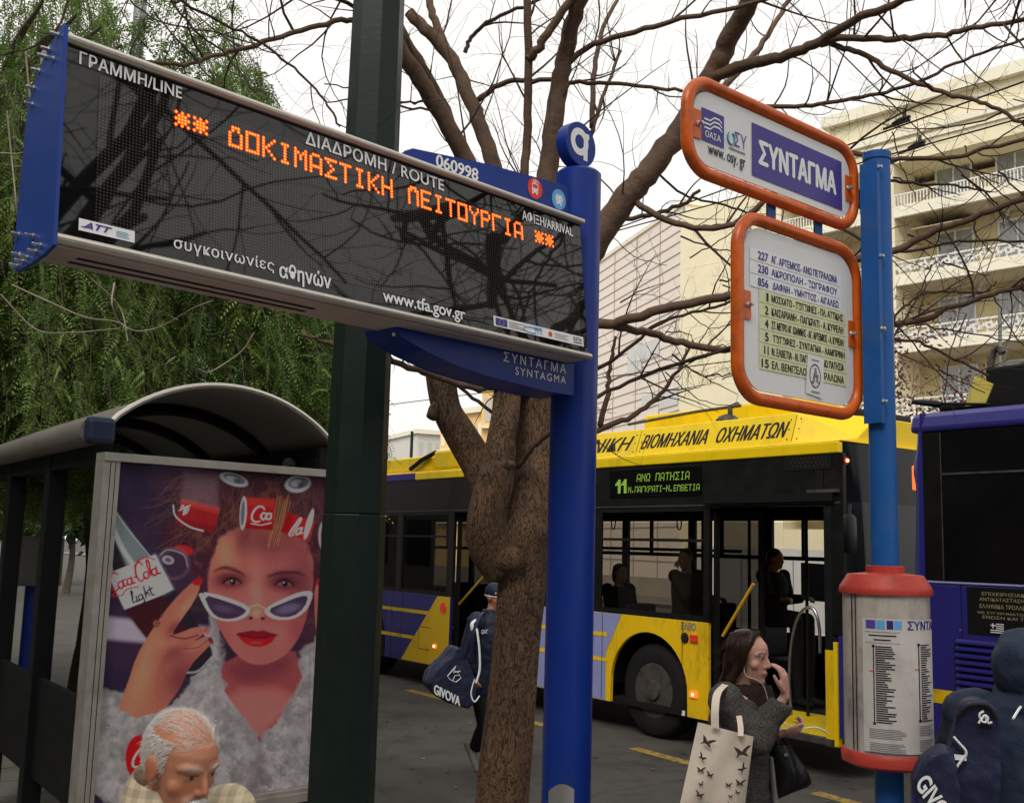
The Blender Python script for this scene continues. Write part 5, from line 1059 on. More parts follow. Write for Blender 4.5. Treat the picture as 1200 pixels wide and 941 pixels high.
for k in range(150):
    x0, y0 = _rs.choice([_rs.uniform(125, 300), _rs.uniform(310, 380)]), _rs.uniform(805, 925); r0 = _rs.uniform(2, 5); a0 = _rs.uniform(0, 6.3); v_ = _rs.uniform(70, 185)
    if fm[np.unravel_index(np.argmin((PX-x0)**2+(PY-y0)**2), PX.shape)] < .5: continue
    stroke([(x0+r0*math.cos(a0+t), y0+r0*math.sin(a0+t)*.8) for t in np.linspace(0, _rs.uniform(2, 5), 9)], .8+_rs.rand(), (v_, v_*.97, v_), .6, .5)
# cans as curlers
def can(cx, cy, ln_, wd, ang, label=True, al=1., lid=True, col=(178,22,26)):
    a = R(ang); ux, uy = math.cos(a), math.sin(a); q = lambda s_, t: (cx+ux*s_-uy*t, cy+uy*s_+ux*t)
    poly([q(-ln_/2,-wd/2),q(ln_/2,-wd/2),q(ln_/2,wd/2),q(-ln_/2,wd/2)], col, .7, al); poly([q(-ln_/2,-wd/2),q(ln_/2,-wd/2),q(ln_/2,-wd/4),q(-ln_/2,-wd/4)], (226,60,48), 2.5, .5*al); poly([q(-ln_/2,wd/4),q(ln_/2,wd/4),q(ln_/2,wd/2),q(-ln_/2,wd/2)], (100,10,18), 2.5, .6*al)
    if lid: ell2(*q(-ln_/2,0), 4.2, wd/2+1, (200,200,208), .12, al, ang); ell2(*q(-ln_/2-.6,0), 2.6, wd/2-2, (96,100,112), .2, al, ang)
    return q
q = can(303,602,36,36,3)
def script(q, parts, wd, col):
    for p in parts: pp_ = spl(p, 6); stroke([q(*z) for z in pp_], [wd*(.55+.6*abs(math.sin(2.5*i/len(pp_)+.4))) for i in range(len(pp_))], col, .45)
Cc = [(8,-7),(5,-10),(-1,-9),(-6,-2),(-7,5),(-3,9),(3,8)]
sc2 = lambda pts, k, dx, dy: [(x*k+dx, y*k+dy) for x, y in pts]
Oo = [(2,-3),(-2,-3),(-4,1),(-2,4),(1,3),(2,-1),(1,-3)]
script(q, [sc2(Cc,.95,-1,1), sc2(Oo,1.0,7,2), sc2(Oo,.95,13,2)], 2.0, (236,226,226))
stroke([q(-8,12),q(4,13),q(15,10)], 1.2, (236,226,226))
q = can(349,617,24,34,108, lid=False); ell2(362,614,3.5,18,(200,200,208),.15,.9,16)
q = can(348,617,1,1,15,lid=False)
script(lambda x, y: (348+x*.97-y*.26, 619+x*.26*-1+y*.97), [[(-5,8),(-8,4),(-2,-8),(1,-12),(2,-8),(-4,4),(-2,8)], sc2(Oo,1.0,4,4), [(7,1),(6,7),(9,8)]], 1.9, (240,230,230))
q = can(232,604,46,30,14, lid=False, col=(150,24,30), al=.85); stroke(spl([(203,592),(206,605),(222,617),(238,622)]), 1.8, (196,180,184), .5, .9)
script(lambda x, y: (216+x, 598+y), [[(-4,-2),(-2,-6),(0,-2),(-1,5),(2,0),(4,-5),(5,-1),(2,4)], [(-6,0),(0,-3),(7,-6)]], 1.5, (220,206,206))
for cx, cy, rx, ry, an in ((274,562,17,7,18), (349,567,15,10,-8)): ell2(cx,cy,rx,ry,(176,182,190),.12,1,an); ell2(cx+1,cy-1,rx*.8,ry*.68,(92,100,112),.15,1,an); ell2(cx-2,cy-1,rx*.42,ry*.4,(190,196,204),.25,.8,an); ell2(cx+3,cy+1,rx*.25,ry*.3,(50,54,64),.25,.8,an)
ell2(379,628,6,17,(170,160,166),.12,.9); ell2(380,628,4.2,13,(96,70,78),.15,.9)
poly([(216,552),(256,557),(255,596),(232,592),(212,588)], (120,96,104), 6, .5); ell2(214,645,12,6,(210,30,26),.2,.9,5)
ell2(203,660,20,19,(88,70,86),.12,.95,10); ell2(203,661,17,15,(54,38,54),.15,.95,10); ell2(197,656,7,5,(168,160,170),.2,.8,15); ell2(197,656,4,2.6,(60,46,58),.2,.8,15); stroke(spl([(188,650),(197,644),(215,650),(220,664)]), 1.1, (150,140,150))
# bottle
poly([(128,585),(135,590),(165,640),(186,660),(205,690),(225,720),(246,755),(250,770),(232,790),(215,795),(190,770),(150,720),(120,660),(116,610)], (36,30,36), 1, 1, 1)
poly([(128,588),(133,594),(176,654),(168,660),(150,668),(138,640),(126,612)], (112,122,126), 2.2, .85); stroke(spl([(130,612),(142,640),(156,662)]), 5, (196,206,208), 2, .7); stroke(spl([(129,590),(150,620),(176,652)]), 1.4, (150,166,166), .7, .9); stroke([(125,640),(130,668)], 4, (170,182,182), 1.5, .7)
poly([(126,672),(182,650),(203,690),(188,698),(146,714)], (200,204,206), .8); poly([(170,655),(182,650),(203,690),(192,696)], (150,170,172), 4, .7)
poly([(146,716),(190,698),(222,742),(190,768),(168,744)], (58,20,26), 3, .9); stroke(spl([(214,788),(232,786),(248,770)]), 2.4, (150,156,160), .8, .8)
ca, sa = math.cos(R(-21)), math.sin(R(-21)); Q = lambda x, y: (130+x*ca-y*sa, 686+x*sa+y*ca); RDc = (184,24,34)
script(Q, [[(12,-9),(9,-13),(3,-10),(0,0),(3,8),(9,5)], sc2(Oo,1.05,12,3), [(19,-1),(15,0),(15,6),(19,6)], sc2(Oo,1.0,23,3), [(26,-1),(25,6),(28,7)], [(29,1),(32,1)], [(43,-9),(41,-14),(35,-11),(32,0),(35,8),(41,5)], sc2(Oo,1.05,44,3), [(48,6),(48,-8),(50,-13),(51,-8),(49,3),(51,7)], sc2(Oo,1.0,54,3), [(57,-2),(56,6),(60,7)]], 2.1, RDc)
stroke([Q(x, y) for x, y in spl([(2,9),(-3,12),(8,15),(16,11),(30,13)])], 1.5, RDc); stroke([Q(x, y) for x, y in spl([(34,-12),(44,-17),(52,-15),(59,-10)])], 1.3, RDc)
Q2 = lambda x, y: (155+x*ca-y*sa, 703+x*sa+y*ca)
script(Q2, [[(0,3),(2,-10),(3,-8),(0,2),(4,3)], [(6,-3),(5,3),(8,3)], sc2(Oo,.8,11,0), [(13,-3),(13,6),(9,9)], [(16,4),(18,-10),(17,0),(20,-3),(21,3)], [(24,-8),(24,2),(27,3)], [(21,-4),(27,-5)]], 1.7, (24,20,26))
# hand
SKN = (164,98,80)
hand = [(236,684),(228,680),(212,694),(196,712),(178,738),(160,768),(150,800),(137,832),(150,834),(158,842),(176,836),(190,834),(210,808),(222,780),(240,762),(249,752),(243,744),(225,752),(240,742),(244,736),(228,734),(210,742),(200,744),(212,726),(228,704)]
poly(hand, SKN, .8, 1, 1); hm = 1-sst(sdpoly(smooth(hand, 1)), -1, 1)
def hsh(cx, cy, rx, ry, col, al, ang=0.):
    a = R(ang); dx, dy = PX-cx, PY-cy; x = (dx*math.cos(a)+dy*math.sin(a))/rx; y = (-dx*math.sin(a)+dy*math.cos(a))/ry; blend(np.exp(-(x*x+y*y))*al*hm, col)
hsh(165,800,14,46,(186,124,92),.8,22); hsh(212,795,22,30,(110,44,56),.85,30); hsh(180,760,16,22,(176,108,88),.7,20); hsh(205,765,16,9,(120,56,58),.7,-25); hsh(222,708,20,6,(196,128,106),.7,-48); hsh(203,736,12,6,(110,48,52),.75,-50); hsh(228,740,16,4,(186,104,92),.7,-12); hsh(236,752,12,4,(186,104,92),.7,-25); hsh(190,725,8,14,(150,82,72),.5,40)
hsh(226,729,16,4,(196,124,104),.6,20); hsh(232,757,13,3.5,(190,112,98),.7,-22); hsh(170,772,5,34,(190,128,98),.5,20); hsh(196,770,5,22,(130,66,62),.5,30); hsh(188,752,9,7,(188,120,98),.6); hsh(204,752,7,5,(184,112,94),.6); stroke(spl([(200,745),(216,748),(232,744)]), 1.6, (74,22,32), .8, .85); stroke(spl([(216,760),(232,758),(246,748)]), 1.4, (84,26,36), .8, .7)
poly([(224,682),(232,677),(238,678),(235,686),(228,686)], (206,20,28), .6, 1, 1); ell2(247,750,2.6,4,(96,16,26),.3,.9,-20); ell2(243,738,3,5,(170,40,50),.3,.6)
ell2(183,730,4.4,4.4,(78,52,50),.12,.8); ell2(183,730,3,3,(150,94,80),.15,.9); stroke([(178,730),(188,730)], .8, (78,52,50)); stroke([(183,725),(183,735)], .8, (78,52,50)); ell2(189,721,1.6,2.2,(78,52,50),.3,.8)
# other hand at the right edge
poly([(368,682),(380,680),(384,700),(384,745),(374,755),(369,730)], (170,92,84), .8, 1, 1); poly([(370,678),(383,677),(383,686),(371,687)], (198,24,34), .8, 1, 1)
# red roundel at the lower left
ell2(164,888,17,27,(196,16,24),.04); script(lambda x, y: (163+x, 888+y), [[(6,-12),(1,-10),(-6,0),(-7,9),(0,10),(5,6)], sc2(Oo,1.1,8,1)], 2.2, (236,222,224))
stroke([(363,760),(362,900)], .9, (96,92,92), .5, .7)
img *= .97+.10*(N1[..., None]-.5)+.16*(vnoise(PX, PY, 2.2, 2, 9)[..., None]-.5)+.10*(N2[..., None]-.5)
bm = np.clip(img*2.4, 0.005, .85)
me = bpy.data.meshes.new('poster'); org = np.array(world_loc(ap)); V = (W3o-org).reshape(-1, 3)
idx = np.arange(NX*NY).reshape(NY, NX); Fq = np.stack([idx[:-1,:-1], idx[:-1,1:], idx[1:,1:], idx[1:,:-1]], -1).reshape(-1, 4)
me.from_pydata(V.tolist(), [], Fq.tolist()); setcol(me, bm.reshape(-1, 3)); M['poster'] = vcolmat('poster_print', .35, .0, .3); me.materials.append(M['poster'])
po = bpy.data.objects.new('poster', me); COL.objects.link(po); po.parent = ap
M['posterglass'] = glassmat('poster_glass', (.93,.93,.93), 1.42, .01)
b = MB(); b.fquad(LF, pu0, pu1, pz0, pz1, .004, M['posterglass']); b.build('glass', ap)
# ---------------------------------------------------------------- shelter
sh = thing('bus_shelter', 'black bus shelter with a grey curved barrel roof behind the advertising panel', 'bus shelter', (P(200, 700, 7.2)[0], P(200, 700, 7.2)[1], .13))
QD = LF.u; OB = .18
aU0, aU1 = LF.uv(112, 505, OB)[0], LF.uv(393, 522, OB)[0]; zE0, zE1 = LF.uv(118, 500, OB)[1], LF.uv(392, 517, OB)[1]; zA_ = LF.uv(248, 450, OB)[1]; zE = (zE0+zE1)/2-.02
M['roofskin'] = mat('grey_roof_sheet', (.22, .20, .18), .45, .2, var=.12, vscale=3, dirt=(.12,.11,.10), dscale=2.5, damt=.5)
M['roofunder'] = mat('shelter_roof_underside', (.22, .20, .18), .4, var=.2, vscale=1.5)
def arc(r_, drop=0.):
    out = []
    for t in np.linspace(0, 1, 25):
        u = aU0+.06+(aU1-aU0-.06)*t; z = zE+(zA_-zE)*(1-(2*t-1)**2)**.82-drop; out.append((u, z))
    return out
LEN = 3.7; st3 = lambda u, z, k: LF.at(u, z, OB)+RD*k
b = MB(); A_ = arc(0); B_ = arc(0, .018)
for k0, k1 in ((0, 1.22), (1.23, 2.45), (2.46, LEN)):
    v0 = [st3(u, z, k0) for u, z in A_]; v1 = [st3(u, z, k1) for u, z in A_]; b.loft([v0, v1], M['roofskin'], cap=False, closed=False)
    v0 = [st3(u, z, k0) for u, z in B_]; v1 = [st3(u, z, k1) for u, z in B_]; b.loft([v0, v1], M['roofunder'], cap=False, closed=False)
rf = b.build('roof', sh)
for k, rr, m_ in ((0.0, .017, 'alu'), (1.0, .04, 'shblack'), (2.1, .04, 'shblack'), (3.2, .04, 'shblack')):
    b = MB(); dr = .0 if k == 0 else .055; b.tube([st3(u, z, k) for u, z in arc(0, dr)], rr, M[m_], n=8); b.build('roof_arch', sh)
b = MB(); b.tube([st3(aU0-.0, zE-.03, k) for k in (.03, 1.2, 2.4, LEN)], .075, M['roofskin'], n=20); gt = b.build('gutter', sh)
b = MB(); b.fbox(LF, aU0-.065, aU0+.095, zE-.105, zE+.045, OB-.06, OB+.02, M['endcap']); b.build('end_cap', gt, bevel=.03)
b = MB()
b.hexa([st3(aU1-.10, zE-.16, .02), st3(aU1, zE-.16, .02), st3(aU1, zE-.16, LEN), st3(aU1-.10, zE-.16, LEN), st3(aU1-.10, zE+.0, .02), st3(aU1, zE+.0, .02), st3(aU1, zE+.0, LEN), st3(aU1-.10, zE+.0, LEN)], M['shblack'])
b.hexa([st3(aU0+.03, zE-.20, .1), st3(aU0+.13, zE-.20, .1), st3(aU0+.13, zE-.20, LEN), st3(aU0+.03, zE-.20, LEN), st3(aU0+.03, zE-.06, .1), st3(aU0+.13, zE-.06, .1), st3(aU0+.13, zE-.06, LEN), st3(aU0+.03, zE-.06, LEN)], M['shblack'])
for k in (.35, 1.4): b.tube([st3(aU1-.16, zE-.10, k), st3(aU1-.16, zE-.10, k+.02)], .045, M['steel'], n=14)
b.build('beam', sh)
def spost(u, k, w_=.11):
    m_ = MB(); c = st3(u, 0, k); q = [c+QD*a+RD*d for a, d in ((-w_/2,-w_/2),(w_/2,-w_/2),(w_/2,w_/2),(-w_/2,w_/2))]; m_.hexa([p+np.array([0,0,.13]) for p in q]+[p+np.array([0,0,zE-.07]) for p in q], M['shblack']); m_.build('post', sh, bevel=.006)
def kfor(x, u0):      # distance along the shelter whose post stands at pixel column x
    best = min(np.arange(.2, 6, .01), key=lambda k: abs((lambda r_: 600+FPX*(r_ @ CR)/(r_ @ _F)-x)(st3(u0, 1.5, k)-CO))); return best
k1, k2 = kfor(52, aU0+.08), kfor(7, aU0+.08)
spost(aU0+.08, k1, .115); spost(aU0+.08, k2, .115)
for k in (.1, k1, k2): spost(aU1-.06, k)
M['tinted'] = glassmat('clear_shelter_glass', (.82,.84,.83))
for a, c in ((.2, k1-.07), (k1+.07, k2-.07)):
    b = MB(); q = [st3(aU1-.06, .5, a), st3(aU1-.06, .5, c), st3(aU1-.06, 2.3, c), st3(aU1-.06, 2.3, a)]; b.add(q, [(0,1,2,3)], M['tinted']); b.build('glass_panel', sh)
b = MB()
b.hexa([st3(u, z, k) for z in (.55, .62) for u, k in ((aU1-.55,.35),(aU1-.15,.35),(aU1-.15,k2),(aU1-.55,k2))], M['shblack'])
for k in (.6, k1, k2-.1): b.hexa([st3(u, z, kk) for z in (.13, .549) for u, kk in ((aU1-.4,k),(aU1-.3,k),(aU1-.3,k+.06),(aU1-.4,k+.06))], M['shblack'])
b.build('bench', sh, bevel=.008)
b = MB(); zq = lambda x, y: LF
b.hexa([st3(aU0+.08+d, z, k) for z in (.55, 1.13) for d, k in ((-.02, .12), (.02, .12), (.02, k2+.3), (-.02, k2+.3))], M['shblack']); b.build('side_panel', sh, bevel=.005)
# ---------------------------------------------------------------- things seen past the shelter
b = MB(); c = P(33, 720, 10.5); b.revolve((c[0], c[1], 0), [(.05, .13), (.05, P(33, 685, 10.5)[2])], M['blue'], n=16); mt = thing('parking_meter', 'weathered grey steel box on a blue post beyond the shelter', 'ticket machine', (c[0], c[1], .13)); b.build('post', mt)
M['greybox'] = mat('weathered_grey_box', (.23, .22, .20), .7, var=.25, vscale=6, dirt=(.10,.09,.08), dscale=5, damt=.7)
b = MB(); z0, z1 = P(33, 686, 10.5)[2], P(33, 628, 10.5)[2]; b.box((c[0]-.24, c[1]-.15, z0), (c[0]+.24, c[1]+.15, z1), M['greybox']); b.build('box', mt, bevel=.02)
# ================================================================ TREES
def barkmat():
    m = mat('plane_tree_bark', (.185, .108, .064), .88, var=.3, vscale=6, dirt=(.085,.062,.048), dscale=4, damt=.8, stretch=(1,1,.4), dlo=.46, dhi=.62); t = m.node_tree; b_ = t.nodes['Principled BSDF']; l = t.links.new
    tc = t.nodes.new('ShaderNodeTexCoord'); mp = t.nodes.new('ShaderNodeMapping'); mp.inputs['Scale'].default_value = (1, 1, .36); l(tc.outputs['Object'], mp.inputs[0]); nn = t.nodes.new('ShaderNodeTexNoise'); nn.inputs['Scale'].default_value = 14; nn.inputs['Detail'].default_value = 5; l(mp.outputs[0], nn.inputs['Vector'])
    av = t.nodes.new('ShaderNodeMix'); av.data_type = 'RGBA'; av.inputs[0].default_value = .28; l(mp.outputs[0], av.inputs[6]); l(nn.outputs['Color'], av.inputs[7])
    v = t.nodes.new('ShaderNodeTexVoronoi'); v.feature = 'DISTANCE_TO_EDGE'; v.inputs['Scale'].default_value = 34; l(av.outputs[2], v.inputs['Vector']); r_ = t.nodes.new('ShaderNodeMapRange'); r_.inputs[1].default_value = 0; r_.inputs[2].default_value = .07; l(v.outputs['Distance'], r_.inputs[0])
    src = b_.inputs['Base Color'].links[0].from_socket; k = t.nodes.new('ShaderNodeMapRange'); k.inputs[3].default_value = .58; k.inputs[4].default_value = 1.04; l(r_.outputs[0], k.inputs[0]); x = t.nodes.new('ShaderNodeVectorMath'); x.operation = 'SCALE'; l(src, x.inputs[0]); l(k.outputs[0], x.inputs['Scale']); l(x.outputs[0], b_.inputs['Base Color'])
    ad = t.nodes.new('ShaderNodeMath'); ad.operation = 'ADD'; l(r_.outputs[0], ad.inputs[0]); l(nn.outputs[0], ad.inputs[1]); bp = t.nodes.new('ShaderNodeBump'); bp.inputs['Strength'].default_value = .9; bp.inputs['Distance'].default_value = .018; l(ad.outputs[0], bp.inputs['Height']); l(bp.outputs[0], b_.inputs['Normal']); return m
M['bark'] = barkmat()
M['twig'] = mat('twig_bark', (.070, .046, .034), .8, var=.3, vscale=9)
M['limb'] = mat('limb_bark', (.145, .092, .062), .8, var=.3, vscale=6, dirt=(.07,.046,.034), dscale=11, damt=.7, bump=.35, bscale=40)
rt = random.Random(11); rn_ = np.random.RandomState(7)
class Tubes:
    """many thin tapering tubes gathered into one crown mesh"""
    def __init__(s): s.V = []; s.Fc = []; s.n = 0
    def add(s, pts, rad, k=5):
        pts = np.asarray(pts, float); m_ = len(pts); t = np.gradient(pts, axis=0); t /= np.linalg.norm(t, axis=1)[:, None]+1e-9
        h = np.where(np.abs(t[:, 2:3]) < .9, np.array([[0, 0, 1.]]), np.array([[1., 0, 0]])); x = np.cross(t, h)
        for i in range(1, m_): x[i] = x[i-1]-t[i]*(x[i-1] @ t[i])
        x /= np.linalg.norm(x, axis=1)[:, None]+1e-9; y = np.cross(t, x); a = np.arange(k)*2*math.pi/k
        v = pts[:, None, :]+np.asarray(rad, float)[:, None, None]*(np.cos(a)[None, :, None]*x[:, None, :]+np.sin(a)[None, :, None]*y[:, None, :]); s.V.append(v.reshape(-1, 3))
        i, j = np.meshgrid(np.arange(m_-1), np.arange(k), indexing='ij'); j2 = (j+1) % k; s.Fc.append((np.stack([i*k+j, i*k+j2, (i+1)*k+j2, (i+1)*k+j], -1)+s.n).reshape(-1, 4)); s.n += m_*k
    def build(s, name, m_, parent):
        V = np.concatenate(s.V)-np.array(world_loc(parent)); Fq = np.concatenate(s.Fc); return quadmesh(name, V, Fq, m_, parent, True)
def quadmesh(name, V, Fq, m_, parent, smooth=False, cols=None):
    me = bpy.data.meshes.new(name); me.vertices.add(len(V)); me.vertices.foreach_set('co', np.asarray(V, np.float32).ravel()); nf, k = Fq.shape
    me.loops.add(nf*k); me.loops.foreach_set('vertex_index', Fq.astype(np.int32).ravel()); me.polygons.add(nf); me.polygons.foreach_set('loop_start', np.arange(nf, dtype=np.int32)*k); me.polygons.foreach_set('loop_total', np.full(nf, k, np.int32))
    if smooth: me.polygons.foreach_set('use_smooth', np.ones(nf, bool))
    me.update(calc_edges=True); me.materials.append(m_)
    if cols is not None: setcol(me, cols)
    o = bpy.data.objects.new(name, me); COL.objects.link(o); o.parent = parent; return o
def crv(pts, n_=6):
    pts = [np.array(p, float) for p in pts]; out = []; Q_ = [2*pts[0]-pts[1]]+pts+[2*pts[-1]-pts[-2]]
    for i in range(1, len(Q_)-2):
        for t in np.linspace(0, 1, n_, endpoint=False): a, b_, c, d = Q_[i-1:i+3]; out.append(.5*((2*b_)+(c-a)*t+(2*a-5*b_+4*c-d)*t*t+(3*b_-a-3*c+d)*t**3))
    out.append(pts[-1]); return np.array(out)
def twigs(T, pts, rad, dens, lmax, depth=0, up=.25, bias=None):
    L_ = np.linalg.norm(np.diff(pts, axis=0), axis=1); tot = L_.sum(); cum = np.concatenate([[0], np.cumsum(L_)])
    n_ = rn_.poisson(tot*dens)
    for _ in range(n_):
        f = rn_.uniform(.12, 1)*tot; i = min(np.searchsorted(cum, f), len(pts)-1); i = max(i, 1); p = pts[i]; tg = pts[i]-pts[i-1]; tg = tg/(np.linalg.norm(tg)+1e-9)
        d = rn_.randn(3); d -= tg*(d @ tg); d /= np.linalg.norm(d)+1e-9; d = d*.8+tg*rn_.uniform(.1, .9)+np.array([0, 0, up])
        if bias is not None: d += bias
        d /= np.linalg.norm(d); ln_ = lmax*rn_.uniform(.25, 1); m_ = 7 if depth == 0 else 5; q = [p]; dd = d.copy(); bend = rn_.randn(3)*.20
        for k in range(m_): dd = dd+bend*.5+rn_.randn(3)*.085+np.array([0, 0, .04]); dd /= np.linalg.norm(dd); q.append(q[-1]+dd*ln_/m_)
        r0 = min(rad[i]*.6, (.0052 if depth == 0 else .0021)*rn_.uniform(.5, 1.25)*(ln_/lmax+.4)); rr = np.linspace(r0, max(.0007, r0*.25), m_+1); q = np.array(q); T.add(q, rr, 5 if depth == 0 else 3)
        if depth < 2: twigs(T, q, rr, dens*(1.25 if depth == 0 else .7), lmax*.42, depth+1, up, bias)
TY = 5.5
bt = thing('bare_plane_tree', 'bare winter street tree with forked brown trunk between the green pole and blue post', 'tree', (P(595, 960, TY)[0], TY, .13))
def rough_trunk(mb, pts, rad, m_, n=22, amp=.05, seed=0):
    r_ = np.random.RandomState(seed); pts = crv(pts, 7); rad = np.interp(np.linspace(0, 1, len(pts)), np.linspace(0, 1, len(rad)), rad); ph = r_.rand(6)*7
    rings = []
    for i, p in enumerate(pts):
        ring = []
        for j in range(n):
            a = 2*math.pi*j/n; z = p[2]
            w_ = 1+amp*(math.sin(2*a+ph[0]+z*1.3)+.6*math.sin(3*a+ph[1]-z*2.1)+.5*math.sin(5*a+ph[2]+z*4)+.4*math.sin(7*a+z*6+ph[3])+.8*math.sin(z*5+ph[4])*math.sin(a+ph[5])); ring.append(w_)
        rings.append(ring)
    base = MB(); base.tube(pts, list(rad), m_, n=n); v = np.array(base.v).reshape(len(pts), n, 3); W_ = np.array(rings)[..., None]; v = pts[:, None, :]+(v-pts[:, None, :])*W_
    mb.loft([list(map(tuple, r)) for r in v], m_)
K_ = FPX/TY
pw = lambda w_: w_/2/K_
def pxl(lst, Y=TY): return [P(x, y, Y+(d if d is not None else 0)) for x, y, d in lst]
b = MB()
rough_trunk(b, [P(584,985,TY)]+pxl([(590,910,0),(597,855,0),(603,800,0),(608,730,0),(611,672,0),(607,632,.02),(616,580,.05),(624,530,.08),(628,480,.08),(632,440,.05)]), [pw(w_) for w_ in (60,57,54,52,52,55,76,68,60,60,62)], M['bark'], seed=1)
rough_trunk(b, pxl([(590,660,-.03),(574,640,-.08),(570,605,-.13),(580,560,-.14),(588,510,-.13),(594,470,-.11),(596,400,-.05),(600,330,0)]), [pw(w_) for w_ in (56,50,44,40,32,31,30,28)], M['bark'], amp=.04, seed=2)
rough_trunk(b, pxl([(592,640,.02),(578,585,.05),(560,545,.06),(540,510,.08),(524,480,.09),(517,440,.10),(514,390,.12),(520,330,.14)]), [pw(w_) for w_ in (56,50,42,40,36,38,34,28)], M['bark'], amp=.04, seed=3)
b.ell(P(556,628,TY-.1), (.05,.05,.055), M['bark'], 12, 8); b.ell(P(596,655,TY-.12), (.085,.06,.07), M['bark'], 14, 8); b.ell(P(628,625,TY-.05), (.06,.08,.09), M['bark'], 14, 8); b.ell(P(588,545,TY-.15), (.075,.07,.04), M['bark'], 14, 8)
tube_pts = crv(pxl([(524,478,.06),(512,478,.05),(505,490,.03)])); b.tube(tube_pts, list(np.linspace(.05,.028,len(tube_pts))), M['bark'], n=10)
trunk = b.build('trunk', bt, smooth_angle=180)
LB2 = MB(); TW = Tubes(); TWF = Tubes()
def limb(pts, w0, w1, dens=2.2, lm=.7, thick=True, Y=TY, up=.25, bias=None):
    w0 *= .80; w1 *= .80; pp_ = crv(pxl(pts, Y)); wob = rn_.randn(len(pp_), 3)*.004; wob[0] = 0; pp_ = pp_+wob; ys = pp_[:, 1]; ws = np.linspace(w0, w1, len(pp_))/2*ys/FPX
    (LB2.tube(pp_, list(ws), M['limb'], n=12 if thick else 7) if thick else TW.add(pp_, ws, 7)); twigs(TW, pp_, ws, dens*2.3, lm, 0, up, bias)
# stems above the display
limb([(560,330,.1),(556,230,.05),(545,185,0),(505,115,-.1),(465,52,-.2),(420,-20,-.3),(360,-120,-.5)], 30, 22, 2.2, .9)
limb([(556,225,.08),(520,130,.0),(488,70,-.1),(448,0,-.2),(400,-90,-.4)], 22, 15, 1.5, .7)
limb([(590,330,.2),(586,235,.25),(568,160,.3),(545,105,.35),(527,66,.4),(492,28,.4),(478,14,.42)], 27, 17, 2.2, .7)
limb([(527,66,.4),(512,32,.45),(500,-10,.5),(480,-90,.6)], 14, 10, 2, .8)
limb([(560,118,.36),(590,98,.3),(625,95,.2),(680,97,.1),(745,100,0),(800,108,-.1)], 9, 5, 2.5, .6)
limb([(545,62,.3),(552,45,.3),(575,25,.25),(612,8,.2),(650,-8,.1)], 7, 5, 2.5, .6, False)
limb([(606,330,.1),(613,230,.05),(618,150,0),(619,60,-.1),(618,-40,-.2)], 14, 12, 2.2, .8)
limb([(620,70,-.1),(632,55,-.15),(655,20,-.2),(690,-30,-.3)], 14, 12, 2, .8)
limb([(624,330,.1),(640,220,.1),(648,150,.05),(657,90,0),(668,40,-.1),(690,-30,-.3),(720,-120,-.5)], 33, 22, 2.2, .9)
limb([(657,85,0),(690,55,-.1),(745,38,-.3),(810,20,-.5),(890,2,-.7),(980,-30,-1)], 10, 6, 2.5, .8)
limb([(690,170,.3),(700,135,.3),(712,100,.35),(728,60,.4)], 8, 4, 3, .6)
limb([(694,150,.3),(696,90,.35),(704,40,.4),(722,0,.5)], 9, 6, 2.5, .6)
# big limb to the right
limb([(628,470,.08),(650,400,.1),(676,330,.1),(703,275,.05),(735,232,0),(768,190,-.05),(805,140,-.1),(835,88,-.2),(855,45,-.3),(885,-10,-.5),(930,-100,-.8)], 46, 27, 1.6, .9)
limb([(832,92,-.2),(870,78,-.3),(915,68,-.45),(955,52,-.6),(1000,25,-.8),(1060,0,-1.1),(1150,-30,-1.5)], 20, 10, 2.4, .9)
limb([(962,52,-.6),(985,44,-.65),(1040,46,-.8),(1100,42,-.95),(1150,32,-1.1),(1230,18,-1.3)], 12, 7, 2.6, .8)
limb([(975,52,-.6),(1015,65,-.7),(1060,92,-.8),(1110,110,-.9),(1150,120,-1),(1190,140,-1.1),(1240,180,-1.2)], 9, 5, 2.6, .7)
limb([(770,188,0),(800,150,.2),(850,120,.3),(905,126,.2),(960,122,.1),(1020,112,0),(1078,95,-.1),(1140,66,-.2),(1220,42,-.4)], 9, 4, 2.8, .7)
limb([(735,228,0),(790,262,-.1),(860,262,-.2),(930,205,-.3),(990,180,-.4),(1043,187,-.5),(1116,184,-.6),(1160,172,-.7),(1230,158,-.8)], 10, 6, 2.8, .8)
limb([(800,150,.5),(860,90,.6),(895,50,.7),(925,0,.8)], 12, 7, 2, .7)
# low limbs to the right
limb([(640,420,.1),(680,382,.05),(715,380,0),(745,372,-.05),(800,357,-.15),(860,346,-.25),(940,322,-.4),(1000,305,-.5),(1046,294,-.6),(1095,271,-.7),(1150,252,-.8),(1230,222,-1)], 17, 9, 2.2, .8)
limb([(720,382,0),(760,390,.05),(800,402,.1),(860,410,.1),(950,400,.1),(1044,380,0),(1085,374,-.05),(1110,362,-.1),(1160,346,-.2),(1230,325,-.3)], 12, 7, 2.4, .7)
limb([(690,440,.2),(740,405,.15),(770,380,.1),(830,362,.1),(870,352,.0)], 6, 4, 2.6, .6, False)
limb([(690,470,.2),(760,438,.2),(830,415,.1),(900,400,0),(1046,397,-.2),(1098,411,-.3),(1159,441,-.4)], 6, 4, 3, .6, False)
limb([(640,540,.2),(690,508,.3),(735,490,.3),(765,470,.3),(790,440,.3),(812,400,.3)], 11, 4, 3.5, .5)
limb([(703,500,.3),(712,460,.3),(716,420,.35),(722,395,.35)], 9, 4, 3, .5)
limb([(980,262,-.3),(1040,294,-.4),(1110,285,-.5),(1140,282,-.5),(1230,284,-.6)], 5, 4, 3, .6, False)
limb([(1030,210,-.3),(1070,215,-.3),(1120,218,-.35),(1160,225,-.4)], 5, 3, 3, .5, False)
